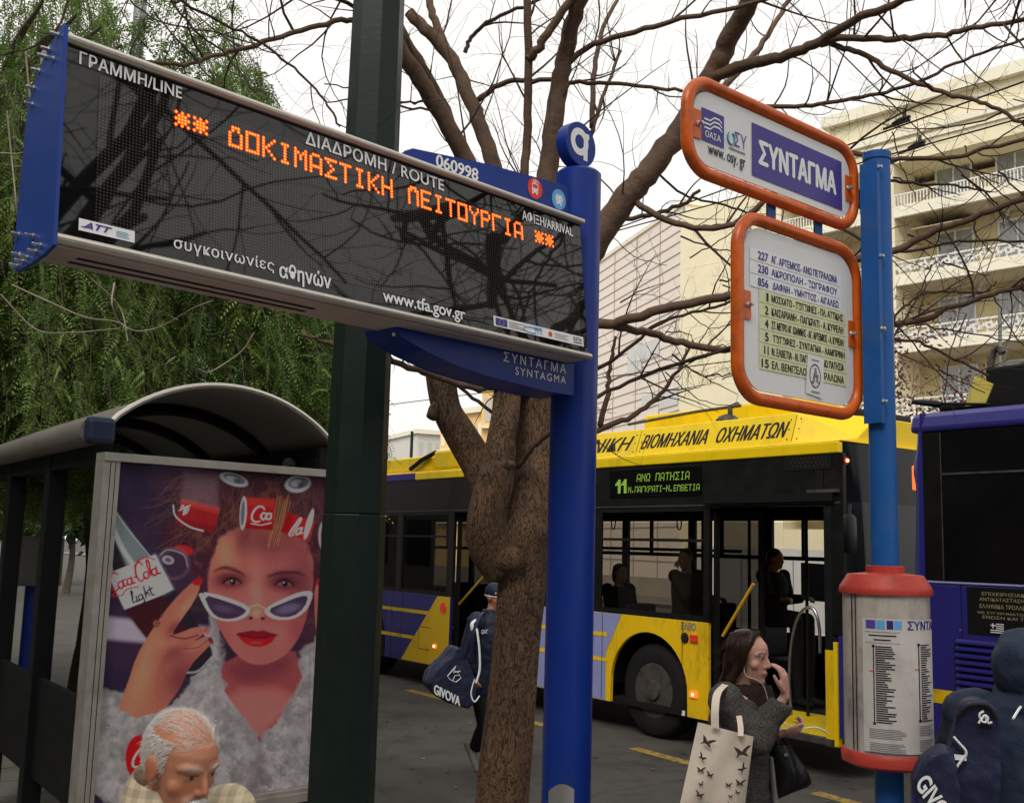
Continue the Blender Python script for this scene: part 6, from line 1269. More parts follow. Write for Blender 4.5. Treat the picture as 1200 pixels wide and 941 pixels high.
limb([(700,262,.2),(760,252,.2),(800,240,.2),(820,222,.2)], 8, 5, 3, .5)
limb([(760,190,.2),(800,228,.2),(850,240,.2),(905,262,.1),(960,290,0)], 4, 3, 3, .5, False)
limb([(1040,400,-.2),(1050,370,-.2),(1080,345,-.2),(1120,343,-.2),(1160,342,-.3)], 4, 3, 3, .5, False)
# left side and lower left
limb([(432,26,-.2),(400,25,-.3),(345,38,-.4),(300,52,-.5),(262,62,-.5),(215,76,-.6),(150,70,-.8)], 9, 6, 2.6, .8)
limb([(640,470,.0),(600,452,-.1),(555,455,-.2),(510,440,-.25),(470,428,-.3),(415,412,-.35),(385,402,-.4),(355,392,-.45)], 15, 5, 3, .4)
limb([(600,500,.1),(560,470,.1),(520,440,.1),(480,420,.1),(455,410,.1)], 6, 4, 3, .35, False)
limb([(607,548,-.1),(630,520,-.2),(660,495,-.3),(690,470,-.4)], 8, 4, 3, .4, False)
limb([(505,112,-.1),(480,122,-.2),(440,108,-.3),(420,105,-.3),(380,98,-.4)], 4, 2, 3, .4, False); limb([(515,130,-.1),(470,125,-.15),(420,118,-.2),(380,120,-.3)], 4, 2, 3, .4, False)
limb([(430,15,-.2),(380,-5,-.4),(300,-10,-.6),(230,-2,-.9),(200,2,-1)], 7, 4, 3, .8, False)
limb([(200,-5,-.9),(250,22,-.8),(300,48,-.7),(345,80,-.6),(380,118,-.6),(398,150,-.6)], 4.5, 3.5, 2.2, .5, False)
limb([(120,-30,-1.),(180,22,-.9),(260,40,-.8),(330,66,-.7)], 3, 2, 3, .5, False)
limb([(180,-30,-.9),(225,35,-.9),(260,60,-.8),(300,110,-.8)], 4, 3, 3, .5, False)
limb([(90,-20,-1.2),(60,40,-1.2),(20,60,-1.2),(-30,70,-1.2)], 4, 2, 3, .5, False)
limb([(225,-15,-.8),(205,40,-.8),(192,75,-.8)], 3, 2, 3, .4, False)
# twigs hanging right of the signs
for _ in range(16):
    x = rt.uniform(1035, 1190); y = rt.uniform(150, 430); an = R(rt.choice([rt.uniform(40, 85), rt.uniform(100, 150), rt.uniform(5, 30)])); L_ = rt.uniform(40, 130); d0 = rt.uniform(-.8, .2)
    limb([(x, y, d0), (x+.5*L_*math.cos(an)+rt.uniform(-12, 12), y+.5*L_*math.sin(an), d0), (x+L_*math.cos(an), y+L_*math.sin(an), d0+.1)], rt.uniform(2, 4), 1.4, 4, .35, False)
for _ in range(14):
    x = rt.uniform(700, 860); y = rt.uniform(260, 470); an = R(rt.uniform(-50, 40)); L_ = rt.uniform(40, 110); limb([(x, y, .2), (x+.5*L_*math.cos(an), y+.5*L_*math.sin(an)+rt.uniform(-14, 14), .2), (x+L_*math.cos(an), y+L_*math.sin(an), .1)], rt.uniform(1.5, 3.5), 1, 3.5, .35, False)
LB2.build('limb', bt, smooth_angle=180)
# crown above and to the right of the picture (seen in the sign glass)
def wild(T, mb, p, d, L_, r_, lev):
    q = [np.array(p, float)]; dd = np.array(d, float); dd /= np.linalg.norm(dd)
    for k in range(7): dd = dd+rn_.randn(3)*.14+np.array([0, 0, .04]); dd /= np.linalg.norm(dd); q.append(q[-1]+dd*L_/7)
    q = np.array(q); rr = np.linspace(r_, r_*.5, 8); T.add(q, rr, 7)
    if lev < 3:
        for k in range(rn_.randint(3, 5)):
            i = rn_.randint(3, 8); d2 = dd*.6+rn_.randn(3)*.65; wild(T, mb, q[i], d2, L_*rn_.uniform(.55, .8), rr[i]*.6, lev+1)
    else: twigs(T, q, rr, 3.0, .5, 1)
for p, d in ((P(930,-100,TY-.8), (.6,-.1,.7)), (P(1150,-30,TY-1.5), (.8,-.2,.35)), (P(720,-120,TY-.5), (.5,-.4,.8)), (P(1230,18,TY-1.3), (.9,.2,.3)), (P(1230,222,TY-1), (.9,.1,.25))): wild(TW, None, p, d, 1.5, .04, 1)
for pts in ([P(930,-100,TY-.8), (2.0,4.3,5.4), (2.9,3.9,5.7), (4.1,3.8,6.3)], [P(1150,-30,TY-1.5), (2.6,3.7,4.7), (3.6,3.5,5.2)], [P(720,-120,TY-.5), (1.2,4.2,6.0), (2.4,3.6,6.8)], [P(1230,18,TY-1.3), (3.2,4.2,4.4), (4.4,4.2,4.7), (5.6,4.3,5.4)], [P(1230,222,TY-1), (3.1,4.4,3.7), (4.3,4.3,4.0)]):
    q = crv(pts, 6); r_ = np.linspace(.055, .03, len(q)); TW.add(q, r_, 8); twigs(TW, q, r_, 4, 1.0)
    for i in range(5, len(q), 4): wild(TW, None, q[i], rn_.randn(3)+np.array([.5,0,.4]), 1.1, .028, 1)
TW.build('crown', M['twig'], bt)
def baretree(x, y, h, label, seed, spread=1., lev0=0, nl=6):
    global rn_
    rn_ = np.random.RandomState(seed); t_ = thing('bare_tree', label, 'tree', (x, y, 0.0)); m_ = MB(); rough_trunk(m_, [(x, y, 0), (x+.05, y, 1.2), (x-.05, y+.03, h*.35), (x, y, h*.5)], [.2, .16, .14, .11], M['bark'], seed=seed); m_.build('trunk', t_, smooth_angle=180); T = Tubes()
    for k in range(nl): a = 2*math.pi*k/nl+rn_.rand(); wild(T, None, (x, y, h*rn_.uniform(.3, .5)), (math.cos(a)*spread, math.sin(a)*spread, 1.0), h*.28, .075, lev0)
    T.build('crown', M['twig'], t_)
baretree(2.9, .75, 9.6, 'bare street tree right of the picture, mirrored in the left of the display', 23, .8, 0, 9)
baretree(9.2, 5.6, 9.5, 'tall bare tree out beyond the blue bus, mirrored in the display glass', 21)

# ---------------------------------------------------------------- evergreen pepper trees
def leafmat():
    m = vcolmat('pepper_tree_leaf', .5, 0, .3); t = m.node_tree; b_ = t.nodes['Principled BSDF']; l = t.links.new; tr = t.nodes.new('ShaderNodeBsdfTranslucent'); ad = t.nodes.new('ShaderNodeMixShader'); ad.inputs[0].default_value = .45; src = b_.inputs['Base Color'].links[0].from_socket; l(src, tr.inputs[0]); out = t.nodes['Material Output']; l(b_.outputs[0], ad.inputs[1]); l(tr.outputs[0], ad.inputs[2]); l(ad.outputs[0], out.inputs[0]); return m
M['leaf'] = leafmat(); M['pepbark'] = mat('pepper_tree_bark', (.11,.085,.062), .9, var=.3, bump=.5)
M['palestem'] = mat('pale_stem', (.26, .22, .17), .8, var=.2)
def fronds(base, dirv, L_, col, npair=9, lw=.013, ll=.055, droop=.5):
    """pinnate fronds: base (n,3), dirv (n,3), length L (n,), col (n,3) -> quads"""
    n = len(base); up = np.array([0, 0, 1.]); side = np.cross(dirv, up); side /= np.linalg.norm(side, axis=1)[:, None]+1e-6; rot = rn_.uniform(-1.2, 1.2, n)[:, None]; nn = np.cross(side, dirv); side = side*np.cos(rot)+nn*np.sin(rot)
    V = []; C = []
    for k in range(npair):
        f = (k+.6)/npair; c = base+dirv*(L_*f)[:, None]-up[None]*(droop*L_*f*f)[:, None]
        tang = dirv*.55-up[None]*droop*f*.8
        for s_ in (-1, 1):
            d = side*s_+tang; d /= np.linalg.norm(d, axis=1)[:, None]; ln_ = (ll*(1-.45*f)*rn_.uniform(.7, 1.2, n))[:, None]; w_ = np.cross(d, nn); w_ /= np.linalg.norm(w_, axis=1)[:, None]+1e-6; w_ = w_*lw*.5
            V.append(np.stack([c, c+d*ln_*.5+w_, c+d*ln_, c+d*ln_*.5-w_], 1)); C.append(np.repeat(col[:, None, :]*rn_.uniform(.8, 1.2, (n, 1, 1)), 4, 1))
    V = np.concatenate(V); C = np.concatenate(C); return V.reshape(-1, 3), C.reshape(-1, 3)
def pepper(name, label, cx, cy, h, rx, ry, z0, nstrand, seed, greens, lsc=1., trunk_r=.28, dens=16):
    global rn_
    rn_ = np.random.RandomState(seed); t_ = thing(name, label, 'tree', (cx, cy, .13)); m_ = MB()
    rough_trunk(m_, [(cx, cy, .1), (cx+.1, cy, 1.5), (cx-.15, cy+.1, 3.0), (cx, cy, h*.62)], [trunk_r*1.2, trunk_r, trunk_r*.8, trunk_r*.4], M['pepbark'], seed=seed); m_.build('trunk', t_, smooth_angle=180)
    T = Tubes(); base = []; dirs = []; Ls = []; cols = []
    clump = rn_.rand(40, 3)*np.array([2, 2, 2])-1
    for i in range(nstrand):
        a = rn_.uniform(0, 2*math.pi); rr = math.sqrt(rn_.uniform(.12, 1)); el = rn_.uniform(0, 1)
        zt_ = z0+(h-z0)*(1-.75*rr*rr)*(.45+.55*el); p = np.array([cx+rx*rr*math.cos(a), cy+ry*rr*math.sin(a), zt_])
        ln_ = rn_.uniform(.7, 1.9)*lsc; out = np.array([math.cos(a), math.sin(a), .25])*.35; m2 = 8; q = [p]; dd = out.copy()
        for k in range(m2): dd = dd*.72+np.array([0, 0, -.34])+rn_.randn(3)*.06; dd /= np.linalg.norm(dd); q.append(q[-1]+dd*ln_/m2)
        q = np.array(q); q[:, 2] = np.maximum(q[:, 2], 2.35)
        T.add(q, np.linspace(.006, .002, m2+1), 3)
        tone = greens[rn_.randint(len(greens))]*rn_.uniform(.75, 1.2)
        nd = int(dens*ln_); f = rn_.uniform(0, m2, nd); i0 = np.minimum(f.astype(int), m2-1); pp_ = q[i0]+(q[i0+1]-q[i0])*(f-i0)[:, None]; d = rn_.randn(nd, 3)*np.array([1, 1, .5])+np.array([0, 0, -.65]); d /= np.linalg.norm(d, axis=1)[:, None]
        base.append(pp_); dirs.append(d); Ls.append(rn_.uniform(.12, .27, nd)*lsc); cols.append(np.tile(tone, (nd, 1))*rn_.uniform(.8, 1.25, (nd, 1)))
    for k in range(16):
        a = rn_.uniform(0, 2*math.pi); q = crv([(cx, cy, h*.4), (cx+rx*.4*math.cos(a), cy+ry*.4*math.sin(a), h*.66), (cx+rx*.8*math.cos(a), cy+ry*.8*math.sin(a), h*.72)]); T.add(q, np.linspace(.07, .015, len(q)), 6)
    T.build('branch', M['pepbark'], t_)
    V, C = fronds(np.concatenate(base), np.concatenate(dirs), np.concatenate(Ls), np.concatenate(cols), npair=8, lw=.016*lsc, ll=.062*lsc)
    V = V-np.array([cx, cy, .13]); Fq = np.arange(len(V)).reshape(-1, 4); quadmesh('crown', V, Fq, M['leaf'], t_, False, C); return t_
gr = [np.array(c) for c in ((.14,.23,.055),(.11,.19,.045),(.17,.26,.06),(.24,.34,.07),(.08,.14,.04))]
gr2 = [np.array(c) for c in ((.20,.30,.085),(.17,.26,.075),(.25,.35,.095),(.14,.22,.065))]
wp = pepper('pepper_tree', 'large weeping evergreen tree with feathery leaves hanging over the shelter roof', -4.45, 11.9, 9.2, 2.5, 2.0, 2.7, 1600, 31, gr, 1.15)
pepper('pepper_tree', 'paler weeping evergreen at the left edge behind the blue end plate', -5.2, 9.6, 9.2, 1.75, 1.5, 2.2, 800, 32, gr2, 1.0, .2)
pepper('pepper_tree', 'dark low evergreen seen between the shelter posts and above the gutter', -7.2, 14.2, 6.2, 2.4, 2.0, 2.9, 700, 33, gr, 1.2, .2)
pepper('pepper_tree', 'evergreen standing left of the shelter, mirrored in the dark bus windows', -9.5, 8.2, 9.5, 3.0, 3.0, 1.5, 900, 35, gr, 1.5, .3, 12)  # out of view, added to darken bus reflections and block light from the left
# pale bare stems hanging in front of the foliage
T = Tubes()
for pts in ([(14,334),(60,355),(100,372),(135,377),(160,388),(190,382),(225,362),(250,352)], [(134,332),(131,355),(138,375),(150,386)], [(298,390),(285,410),(265,425),(245,436),(232,432)], [(206,418),(194,428),(196,438)], [(8,130),(14,190),(18,230),(22,280)], [(0,345),(40,385),(80,390),(140,385)], [(30,60),(36,150),(24,240)], [(0,180),(30,178),(60,150)], [(105,325),(140,360),(150,400)]):
    q = crv([P(x, y, 7.8+.2*math.sin(x)) for x, y in pts]); T.add(q, np.linspace(.008, .004, len(q)), 5); twigs(T, q, np.full(len(q), .006), 1.5, .3, 1)
T.build('dry_stem', M['palestem'], wp)
# rows of small trees in the distance
def roundtree(x, y, h, label, seed, col=(.05,.085,.03), name='street_tree', r_=None, group=None, leaf_l=.16, n=9000, zc=.62):
    rs = np.random.RandomState(seed); t_ = tag(thing(name, label, 'tree', (x, y, .1)), group=group); m_ = MB(); m_.tube(crv([(x, y, .05), (x+.1, y, h*.25), (x-.05, y, h*.55)]), list(np.linspace(.14, .06, 13)), M['pepbark'], n=8)
    for k in range(5): a = rs.rand()*6.3; m_.tube(crv([(x, y, h*.35), (x+math.cos(a)*h*.12, y+math.sin(a)*h*.12, h*.55), (x+math.cos(a)*h*.22, y+math.sin(a)*h*.22, h*.75)]), list(np.linspace(.06, .02, 13)), M['pepbark'], n=6)
    m_.build('trunk', t_); r_ = r_ or h*.33
    cc = rs.randn(26, 3); cc /= np.linalg.norm(cc, axis=1)[:, None]; cc *= rs.uniform(.35, .95, (26, 1)); which = rs.randint(0, 26, n); p = cc[which]+rs.randn(n, 3)*.16; p = p*np.array([r_, r_, h*.34])+np.array([x, y, h*zc])
    d = rs.randn(n, 3); d /= np.linalg.norm(d, axis=1)[:, None]; e = np.cross(d, rs.randn(n, 3)); e /= np.linalg.norm(e, axis=1)[:, None]; L_ = leaf_l*rs.uniform(.6, 1.3, (n, 1)); V = np.stack([p-d*L_, p+e*L_*.45, p+d*L_, p-e*L_*.45], 1).reshape(-1, 3)-np.array([x, y, .1]); C = np.repeat(np.array(col)*rs.uniform(.6, 1.5, (n, 1))*(.7+.6*rs.rand(26)[which][:, None]), 4, 0)
    quadmesh('crown', V, np.arange(4*n).reshape(-1, 4), M['leaf'], t_, False, C)
for i, (px_, Y_, h_, lb_) in enumerate(((82, 36, 5.5, 'small tree by the far kerb seen between the shelter posts'), (20, 42, 7, 'leafy tree far beyond the grey box on its post'), (140, 50, 8, 'leafy tree far behind the advertising panel'), (470, 130, 9, 'small dark tree far off at the foot of the dark green post'))):
    c = P(px_, 640, Y_); roundtree(c[0], Y_, h_, lb_, 50+i, leaf_l=.2 if Y_ < 100 else .45, n=7000)
# reddish bare shrub above the bus roof
c = P(1070, 450, 24); roundtree(c[0], 24, P(1070, 428, 24)[2]+.3, 'reddish sparse street tree in front of the lowest balconies', 60, (.13,.06,.055), 'red_leaved_tree', 2.1, leaf_l=.06, n=3600, zc=.82)
# low wall and planting strip across the road
b = MB(); 
M['stone'] = mat('pale_stone', (.36,.33,.28), .8, var=.15, vscale=2)
b.hexa([rn(-20,31,.13), rn(-20,31.4,.13), rn(60,31.4,.13), rn(60,31,.13), rn(-20,31,.9), rn(-20,31.4,.9), rn(60,31.4,.9), rn(60,31,.9)], M['stone']); tag(b.build('garden_wall'), 'low pale stone wall along the far pavement', 'wall')

# dry leaves and scraps lying on the road
rl = np.random.RandomState(77); n_ = 260; V_ = []; C_ = []
for _ in range(n_):
    c = rn(rl.uniform(-4, 12), rl.uniform(KERB+.05, KERB+5.0)**1, .006); a = rl.uniform(0, 6.3); L_ = rl.uniform(.015, .05); d = np.array([math.cos(a), math.sin(a), 0])*L_; e = np.array([-math.sin(a), math.cos(a), 0])*L_*rl.uniform(.3, .6); z = np.array([0, 0, rl.uniform(.0, .012)])
    V_ += [c-d, c+e+z, c+d+z*.4, c-e]; C_ += [np.array([(.10,.07,.035),(.06,.045,.03),(.16,.13,.09),(.03,.027,.025),(.28,.27,.25)][rl.randint(5)])]*4
me = bpy.data.meshes.new('leaf_litter'); me.from_pydata([tuple(v) for v in V_], [], [(4*i, 4*i+1, 4*i+2, 4*i+3) for i in range(n_)]); setcol(me, np.array(C_)); me.materials.append(vcolmat('dry_leaf', .8)); o = bpy.data.objects.new('leaf_litter', me); COL.objects.link(o); tag(o, kind='stuff')
# unseen block added behind the camera to darken surfaces and reflections facing it
M['facade'] = mat('grey_stone_facade', (.24,.22,.19), .8, var=.12, vscale=.5)
HF = Frame(rn(-40, -11)[:2], RD); HF.n = -NQ
t_ = thing('hotel_building', 'long grey hotel front standing behind the bus stop, outside the picture', 'building', rn(0, -12)); m_ = MB(); m_.fbox(HF, 0, 110, 0, 15, 0, 12, M['facade']); m_.build('wall', t_)
for z_ in (1.0, 4.6, 8.2, 11.8):
    for k_ in range(26): g_ = MB(); g_.fbox(HF, 2+k_*4.1, 4.2+k_*4.1, z_, z_+2.2, -.05, -.002, M['blackgloss']); g_.build('window', t_)
# ================================================================ PEOPLE
def remesh(mb, name, parent, m_, voxel, smooth_it=2, colfn=None, disp=0., dscale=.08):
    t = bpy.data.meshes.new('t'); t.from_pydata([tuple(v) for v in mb.v], [], mb.f); t.update(); o = bpy.data.objects.new('t', t); COL.objects.link(o)
    r_ = o.modifiers.new('r', 'REMESH'); r_.mode = 'VOXEL'; r_.voxel_size = voxel; r_.use_smooth_shade = True
    if smooth_it: s_ = o.modifiers.new('s', 'SMOOTH'); s_.iterations = smooth_it; s_.factor = .5
    if disp:
        tx = bpy.data.textures.new('cloth_folds', 'CLOUDS'); tx.noise_scale = dscale; tx.noise_depth = 2; d_ = o.modifiers.new('d', 'DISPLACE'); d_.texture = tx; d_.strength = disp; d_.mid_level = .5; d_.texture_coords = 'LOCAL'
    bpy.context.view_layer.update(); me = bpy.data.meshes.new_from_object(o.evaluated_get(bpy.context.evaluated_depsgraph_get())); bpy.data.objects.remove(o); bpy.data.meshes.remove(t); me.name = name
    n = len(me.vertices); co = np.empty(n*3, np.float32); me.vertices.foreach_get('co', co); co = co.reshape(-1, 3).astype(float)
    if colfn is not None: setcol(me, colfn(co))
    if parent is not None: lo = np.array(world_loc(parent))
    else: lo = np.array([(co[:,0].min()+co[:,0].max())/2, (co[:,1].min()+co[:,1].max())/2, co[:,2].min()])
    me.vertices.foreach_set('co', (co-lo).astype(np.float32).ravel()); me.polygons.foreach_set('use_smooth', np.ones(len(me.polygons), bool)); me.materials.clear(); me.materials.append(m_); me.update()
    ob = bpy.data.objects.new(name, me); COL.objects.link(ob)
    if parent is not None: ob.parent = parent
    else: ob.location = lo
    return ob
def unit(v): v = np.array(v, float); return v/(np.linalg.norm(v)+1e-12)
class Head:
    def __init__(s, c, f, pitch=0., k=1., roll=0.):
        f = unit((f[0], f[1], 0)); p = R(pitch); fw = f*math.cos(p)-np.array([0,0,math.sin(p)]); up = np.array([0,0,math.cos(p)])+f*math.sin(p); rg = np.cross(fw, up)
        if roll: a = R(roll); rg, up = rg*math.cos(a)+up*math.sin(a), up*math.cos(a)-rg*math.sin(a)
        s.c = np.array(c, float); s.A = np.stack([rg, fw, up], 1); s.k = k
    def w(s, q): return s.c+s.A @ (np.array(q, float)*s.k)
    def l(s, V): return ((V-s.c) @ s.A)/s.k
    def ell(s, mb, c, r, n=20, m=14): mb.ell(s.w(c), [x*s.k for x in r], None, n, m, s.A)
    def tube(s, mb, pts, rad): mb.tube([s.w(p) for p in pts], [x*s.k for x in rad], None, n=10)
    def build(s, mb, old=0., jaw=1.):
        s.ell(mb, (0,-.014,.03), (.077,.098,.092))
        rings = []
        for z, yc, rx, ry in ((.075,.004,.060,.074),(.05,.006,.071,.084),(.02,.012,.069,.079),(-.01,.016,.066,.075),(-.04,.022,.060,.068),(-.065,.028,.054,.061),(-.09,.036,.043,.049),(-.108,.046,.029,.035),(-.12,.054,.013,.018)):
            rings.append([s.w((rx*jaw*math.cos(t), yc+ry*math.sin(t), z)) for t in np.linspace(0, 2*math.pi, 25)[:-1]])
        mb.loft(rings, None)
        s.tube(mb, [(0,.083,.022),(0,.0915,.004),(0,.101,-.014),(0,.107,-.028),(0,.098,-.039)], [.006,.0075,.0085,.0105,.007])
        for x in (-1, 1):
            s.ell(mb, (x*.010,.094,-.033), (.007,.010,.007), 10, 8)
            s.tube(mb, [(x*.058,.056,.018),(x*.045,.070,.025),(x*.022,.0815,.023),(x*.004,.085,.016)], [.006,.009+.003*old,.010+.003*old,.007])
            s.ell(mb, (x*.040,.050,-.027), (.028,.022,.024)); s.ell(mb, (x*.0315,.0735,.004), (.0135,.0115,.0100), 12, 8)
            s.ell(mb, (x*.079,-.006,-.006), (.009,.020,.033), 12, 10); s.ell(mb, (x*.084,-.013,.006), (.007,.015,.022), 10, 8)
            if old: s.tube(mb, [(x*.018,.086,-.040),(x*.028,.080,-.056),(x*.032,.072,-.072)], [.006,.008+.002*old,.006])
        s.tube(mb, [(-.024,.080,-.066),(-.011,.090,-.062),(0,.0935,-.0635),(.011,.090,-.062),(.024,.080,-.066)], [.004,.006,.0058,.006,.004])
        s.tube(mb, [(-.021,.079,-.071),(-.009,.089,-.0745),(0,.091,-.0755),(.009,.089,-.0745),(.021,.079,-.071)], [.004,.0065,.0072,.0065,.004])
        s.ell(mb, (0,.076,-.102), (.02,.015,.014)); s.ell(mb, (0,.02,-.075), (.05,.05,.04))
    def colour(s, V, skin, lip, brow, iris=(.03,.018,.01), ruddy=.35, stubble=None):
        q = s.l(V); col = np.tile(np.array(skin), (len(V), 1)); x, y, z = np.abs(q[:,0]), q[:,1], q[:,2]
        g = lambda cx, cy, cz, r: np.exp(-(((x-cx)/r[0])**2+((y-cy)/r[1])**2+((z-cz)/r[2])**2))[:, None]
        red = np.array(skin)*np.array([1.0,.62,.55]); mixc = lambda a, c: col*(1-a)+np.array(c)*a
        col = mixc(g(0,.11,-.03,(.02,.02,.016))*ruddy, red); col = mixc(g(.045,.07,-.03,(.022,.03,.02))*ruddy*.8, red); col = mixc(g(.083,-.01,0,(.012,.03,.035))*ruddy, red)
        if stubble is not None: col = mixc((g(0,.085,-.052,(.034,.02,.008))*.9), stubble)
        col = mixc(np.clip(g(0,.088,-.0685,(.021,.014,.0075))*1.5, 0, 1)*.85, lip); col = mixc(np.clip(g(0,.088,-.0688,(.021,.02,.0012))*1.2, 0, .8), np.array(lip)*.25)
        d = np.sqrt((x-.0315)**2/1.0+(z-.004)**2*4.5); fr = (y > .064)
        col = mixc(((d < .012) & fr)[:, None]*.6, (.30,.24,.21)); di = np.hypot(x-.0315, z-.004); col = mixc(((di < .0058) & fr)[:, None]*.95, iris)
        col = mixc((np.exp(-((z-.0105-.0*(x))/.0022)**2)*(np.abs(x-.0315) < .016)*(y > .06))[:, None]*.95, (.03,.018,.014)); col = mixc(g(.033,.085,.012,(.016,.02,.006))*.25, red*.5)
        bz = .027+.006*np.clip((x-.02)/.03, 0, 1)-.012*np.clip((x-.04)/.02, 0, 1); bm_ = np.exp(-((z-bz)/.0042)**2)*(x > .012)*(x < .055)*(y > .055); col = mixc(bm_[:, None]*.92, brow)
        return np.clip(col, 0, 1)
def hand(mb, wrist, d, pn, th, curls=(20,25,20), spread=.1, k=1., thumb=35):
    """d: finger direction, pn: palm normal (fingers curl towards it), th: thumb side"""
    d = unit(d); pn = unit(np.array(pn)-d*(np.array(pn) @ d)); th = unit(np.array(th)-d*(np.array(th) @ d)-pn*(np.array(th) @ pn)); w_ = np.array(wrist, float)
    rings = []
    for f, rx, ry in ((-.1,.024,.019),(.1,.027,.018),(.45,.037,.0165),(.85,.041,.0145),(1.02,.036,.010)): rings.append([w_+d*.088*k*f+(th*rx*math.cos(t)+pn*ry*math.sin(t))*k for t in np.linspace(0, 2*math.pi, 17)[:-1]])
    mb.loft(rings, None)
    for i, (o, L_) in enumerate(((.031,.070),(.0105,.079),(-.0105,.074),(-.031,.058))):
        p = w_+d*.078*k+th*o*k; dd = unit(d+th*o*spread*20*.3); pts = [p-dd*.012*k, p]; a = 0
        for c, l_ in zip(curls, (.46,.30,.24)):
            a += R(c+3*i); v = dd*math.cos(a)+pn*math.sin(a); pts.append(pts[-1]+v*L_*l_*k)
        mb.tube(pts, [.0092*k,.0092*k,.0088*k,.0082*k,.0066*k], None, n=10); mb.ell(pts[-1], (.0064*k,)*3, None, 8, 6)
    p = w_+d*.025*k+th*.024*k; a = R(thumb); v = unit(d*math.cos(a)+th*math.sin(a)+pn*.25); pts = [p, p+v*.034*k]; v = unit(v+d*.35+pn*.2); pts += [pts[-1]+v*.028*k]; v = unit(v+d*.3); pts += [pts[-1]+v*.022*k]
    mb.tube(pts, [.0125*k,.011*k,.0095*k,.0070*k], None, n=10); mb.ell(pts[-1], (.0068*k,)*3, None, 8, 6)
def torso(mb, pel, chest, neck, rgt, infl=0., wide=1., belly=0., hem=None):
    """elliptical trunk; rgt is the horizontal right vector"""
    pel, chest, neck = [np.array(a, float) for a in (pel, chest, neck)]; rings = []; rgt = unit(rgt)
    segs = [(pel-(chest-pel)*.30,.150,.105),(pel,.160,.112),(pel*.6+chest*.4,.148,.108+belly),(chest,.168,.115+belly*.5),(chest*.5+neck*.5,.172,.105),(chest*.18+neck*.82,.125,.082),(neck,.065,.062)]
    if hem is not None: segs = [(np.array(hem, float),.175*1.02,.135)]+segs
    for c, rx, ry in segs:
        fwd = np.array([-rgt[1], rgt[0], 0]); rings.append([c+rgt*(rx*wide+infl)*math.cos(t)+fwd*(ry+infl)*math.sin(t) for t in np.linspace(0, 2*math.pi, 29)[:-1]])
    mb.loft(rings, None)
def arm(mb, sh_, el, wr, infl=0., full=True):
    mb.ell(sh_, (.058+infl,)*3, None, 14, 10); mb.tube(crv([sh_, (np.array(sh_)+el)/2, el], 4), list(np.linspace(.052, .040, 9)+infl), None, n=14); mb.ell(el, (.041+infl,)*3, None, 12, 8); mb.tube(crv([el, (np.array(el)+wr)/2, wr], 4), list(np.linspace(.041, .028, 9)+infl), None, n=14)
def leg(mb, hip, kn, an, infl=0.):
    mb.tube(crv([hip, (np.array(hip)+kn)/2, kn], 4), list(np.linspace(.088, .058, 9)+infl), None, n=14); mb.ell(kn, (.058+infl,)*3, None, 12, 8); mb.tube(crv([kn, (np.array(kn)+an)/2, an], 4), list(np.interp(np.linspace(0, 1, 9), [0, .35, 1], [.055, .056, .036])+infl), None, n=14)
def foot(mb, an, d, infl=0., down=0.):
    d = unit(d); an = np.array(an, float); rings = []; s_ = unit(np.cross(d, (0,0,1))); u_ = np.cross(s_, d)
    for f, rx, h in ((-.075,.026,.035),(-.06,.034,.06),(0,.038,.075),(.07,.042,.055),(.13,.043,.04),(.175,.034,.03),(.195,.018,.018)):
        c = an+d*f-u_*(.075-h/2); rings.append([c+s_*(rx+infl)*math.cos(t)+u_*(h/2+infl)*math.sin(t) for t in np.linspace(0, 2*math.pi, 15)[:-1]])
    mb.loft(rings, None)
def strands(H, m_, parent, n, region, length, rad, comb, lift=.15, seed=1, name='hair', wav=.1, shell=1.0, curl=0.):
    rs = np.random.RandomState(seed); T = Tubes(); k = 0
    while k < n:
        a = rs.uniform(0, 2*math.pi); z = rs.uniform(-1, 1); q = np.array([math.sqrt(1-z*z)*math.cos(a)*.0775, math.sqrt(1-z*z)*math.sin(a)*.0985, z*.0925])*shell+np.array([0,-.014,.03])
        if not region(q): continue
        k += 1; nrm = unit((q-np.array([0,-.014,.03]))/np.array([.0775,.0985,.0925])**2); L_ = length(q)*rs.uniform(.6, 1.2); d = np.array(comb(q)); d = d-nrm*(d @ nrm); d = unit(unit(d)+nrm*lift+rs.randn(3)*wav); pts = [q-nrm*.003]; m2 = 5
        for j in range(m2):
            p = pts[-1]+d*L_/m2; nn_ = (p-np.array([0,-.014,.03]))/np.array([.0775,.0985,.0925]); r_ = np.linalg.norm(nn_)
            if r_ < 1.01: p = np.array([0,-.014,.03])+(p-np.array([0,-.014,.03]))*1.012/r_
            pts.append(p); d = unit(d+rs.randn(3)*wav*.6+np.array([0,0,-.06])+curl*np.cross(d, (0,0,1)))
        T.add([H.w(p) for p in pts], np.linspace(rad, rad*.35, m2+1)*H.k, 3)
    return T.build(name, m_, parent)
M['skin'] = vcolmat('skin', .45, 0, .35, .05, 260, .15, .05, 70)
M['whitehair'] = mat('white_hair', (.80,.78,.74), .55, var=.15, vscale=60)
M['brownhair'] = mat('dark_brown_hair', (.040,.020,.014), .36, var=.6, vscale=50)
M['blackhair'] = mat('black_hair', (.012,.010,.009), .45, var=.3, vscale=50)
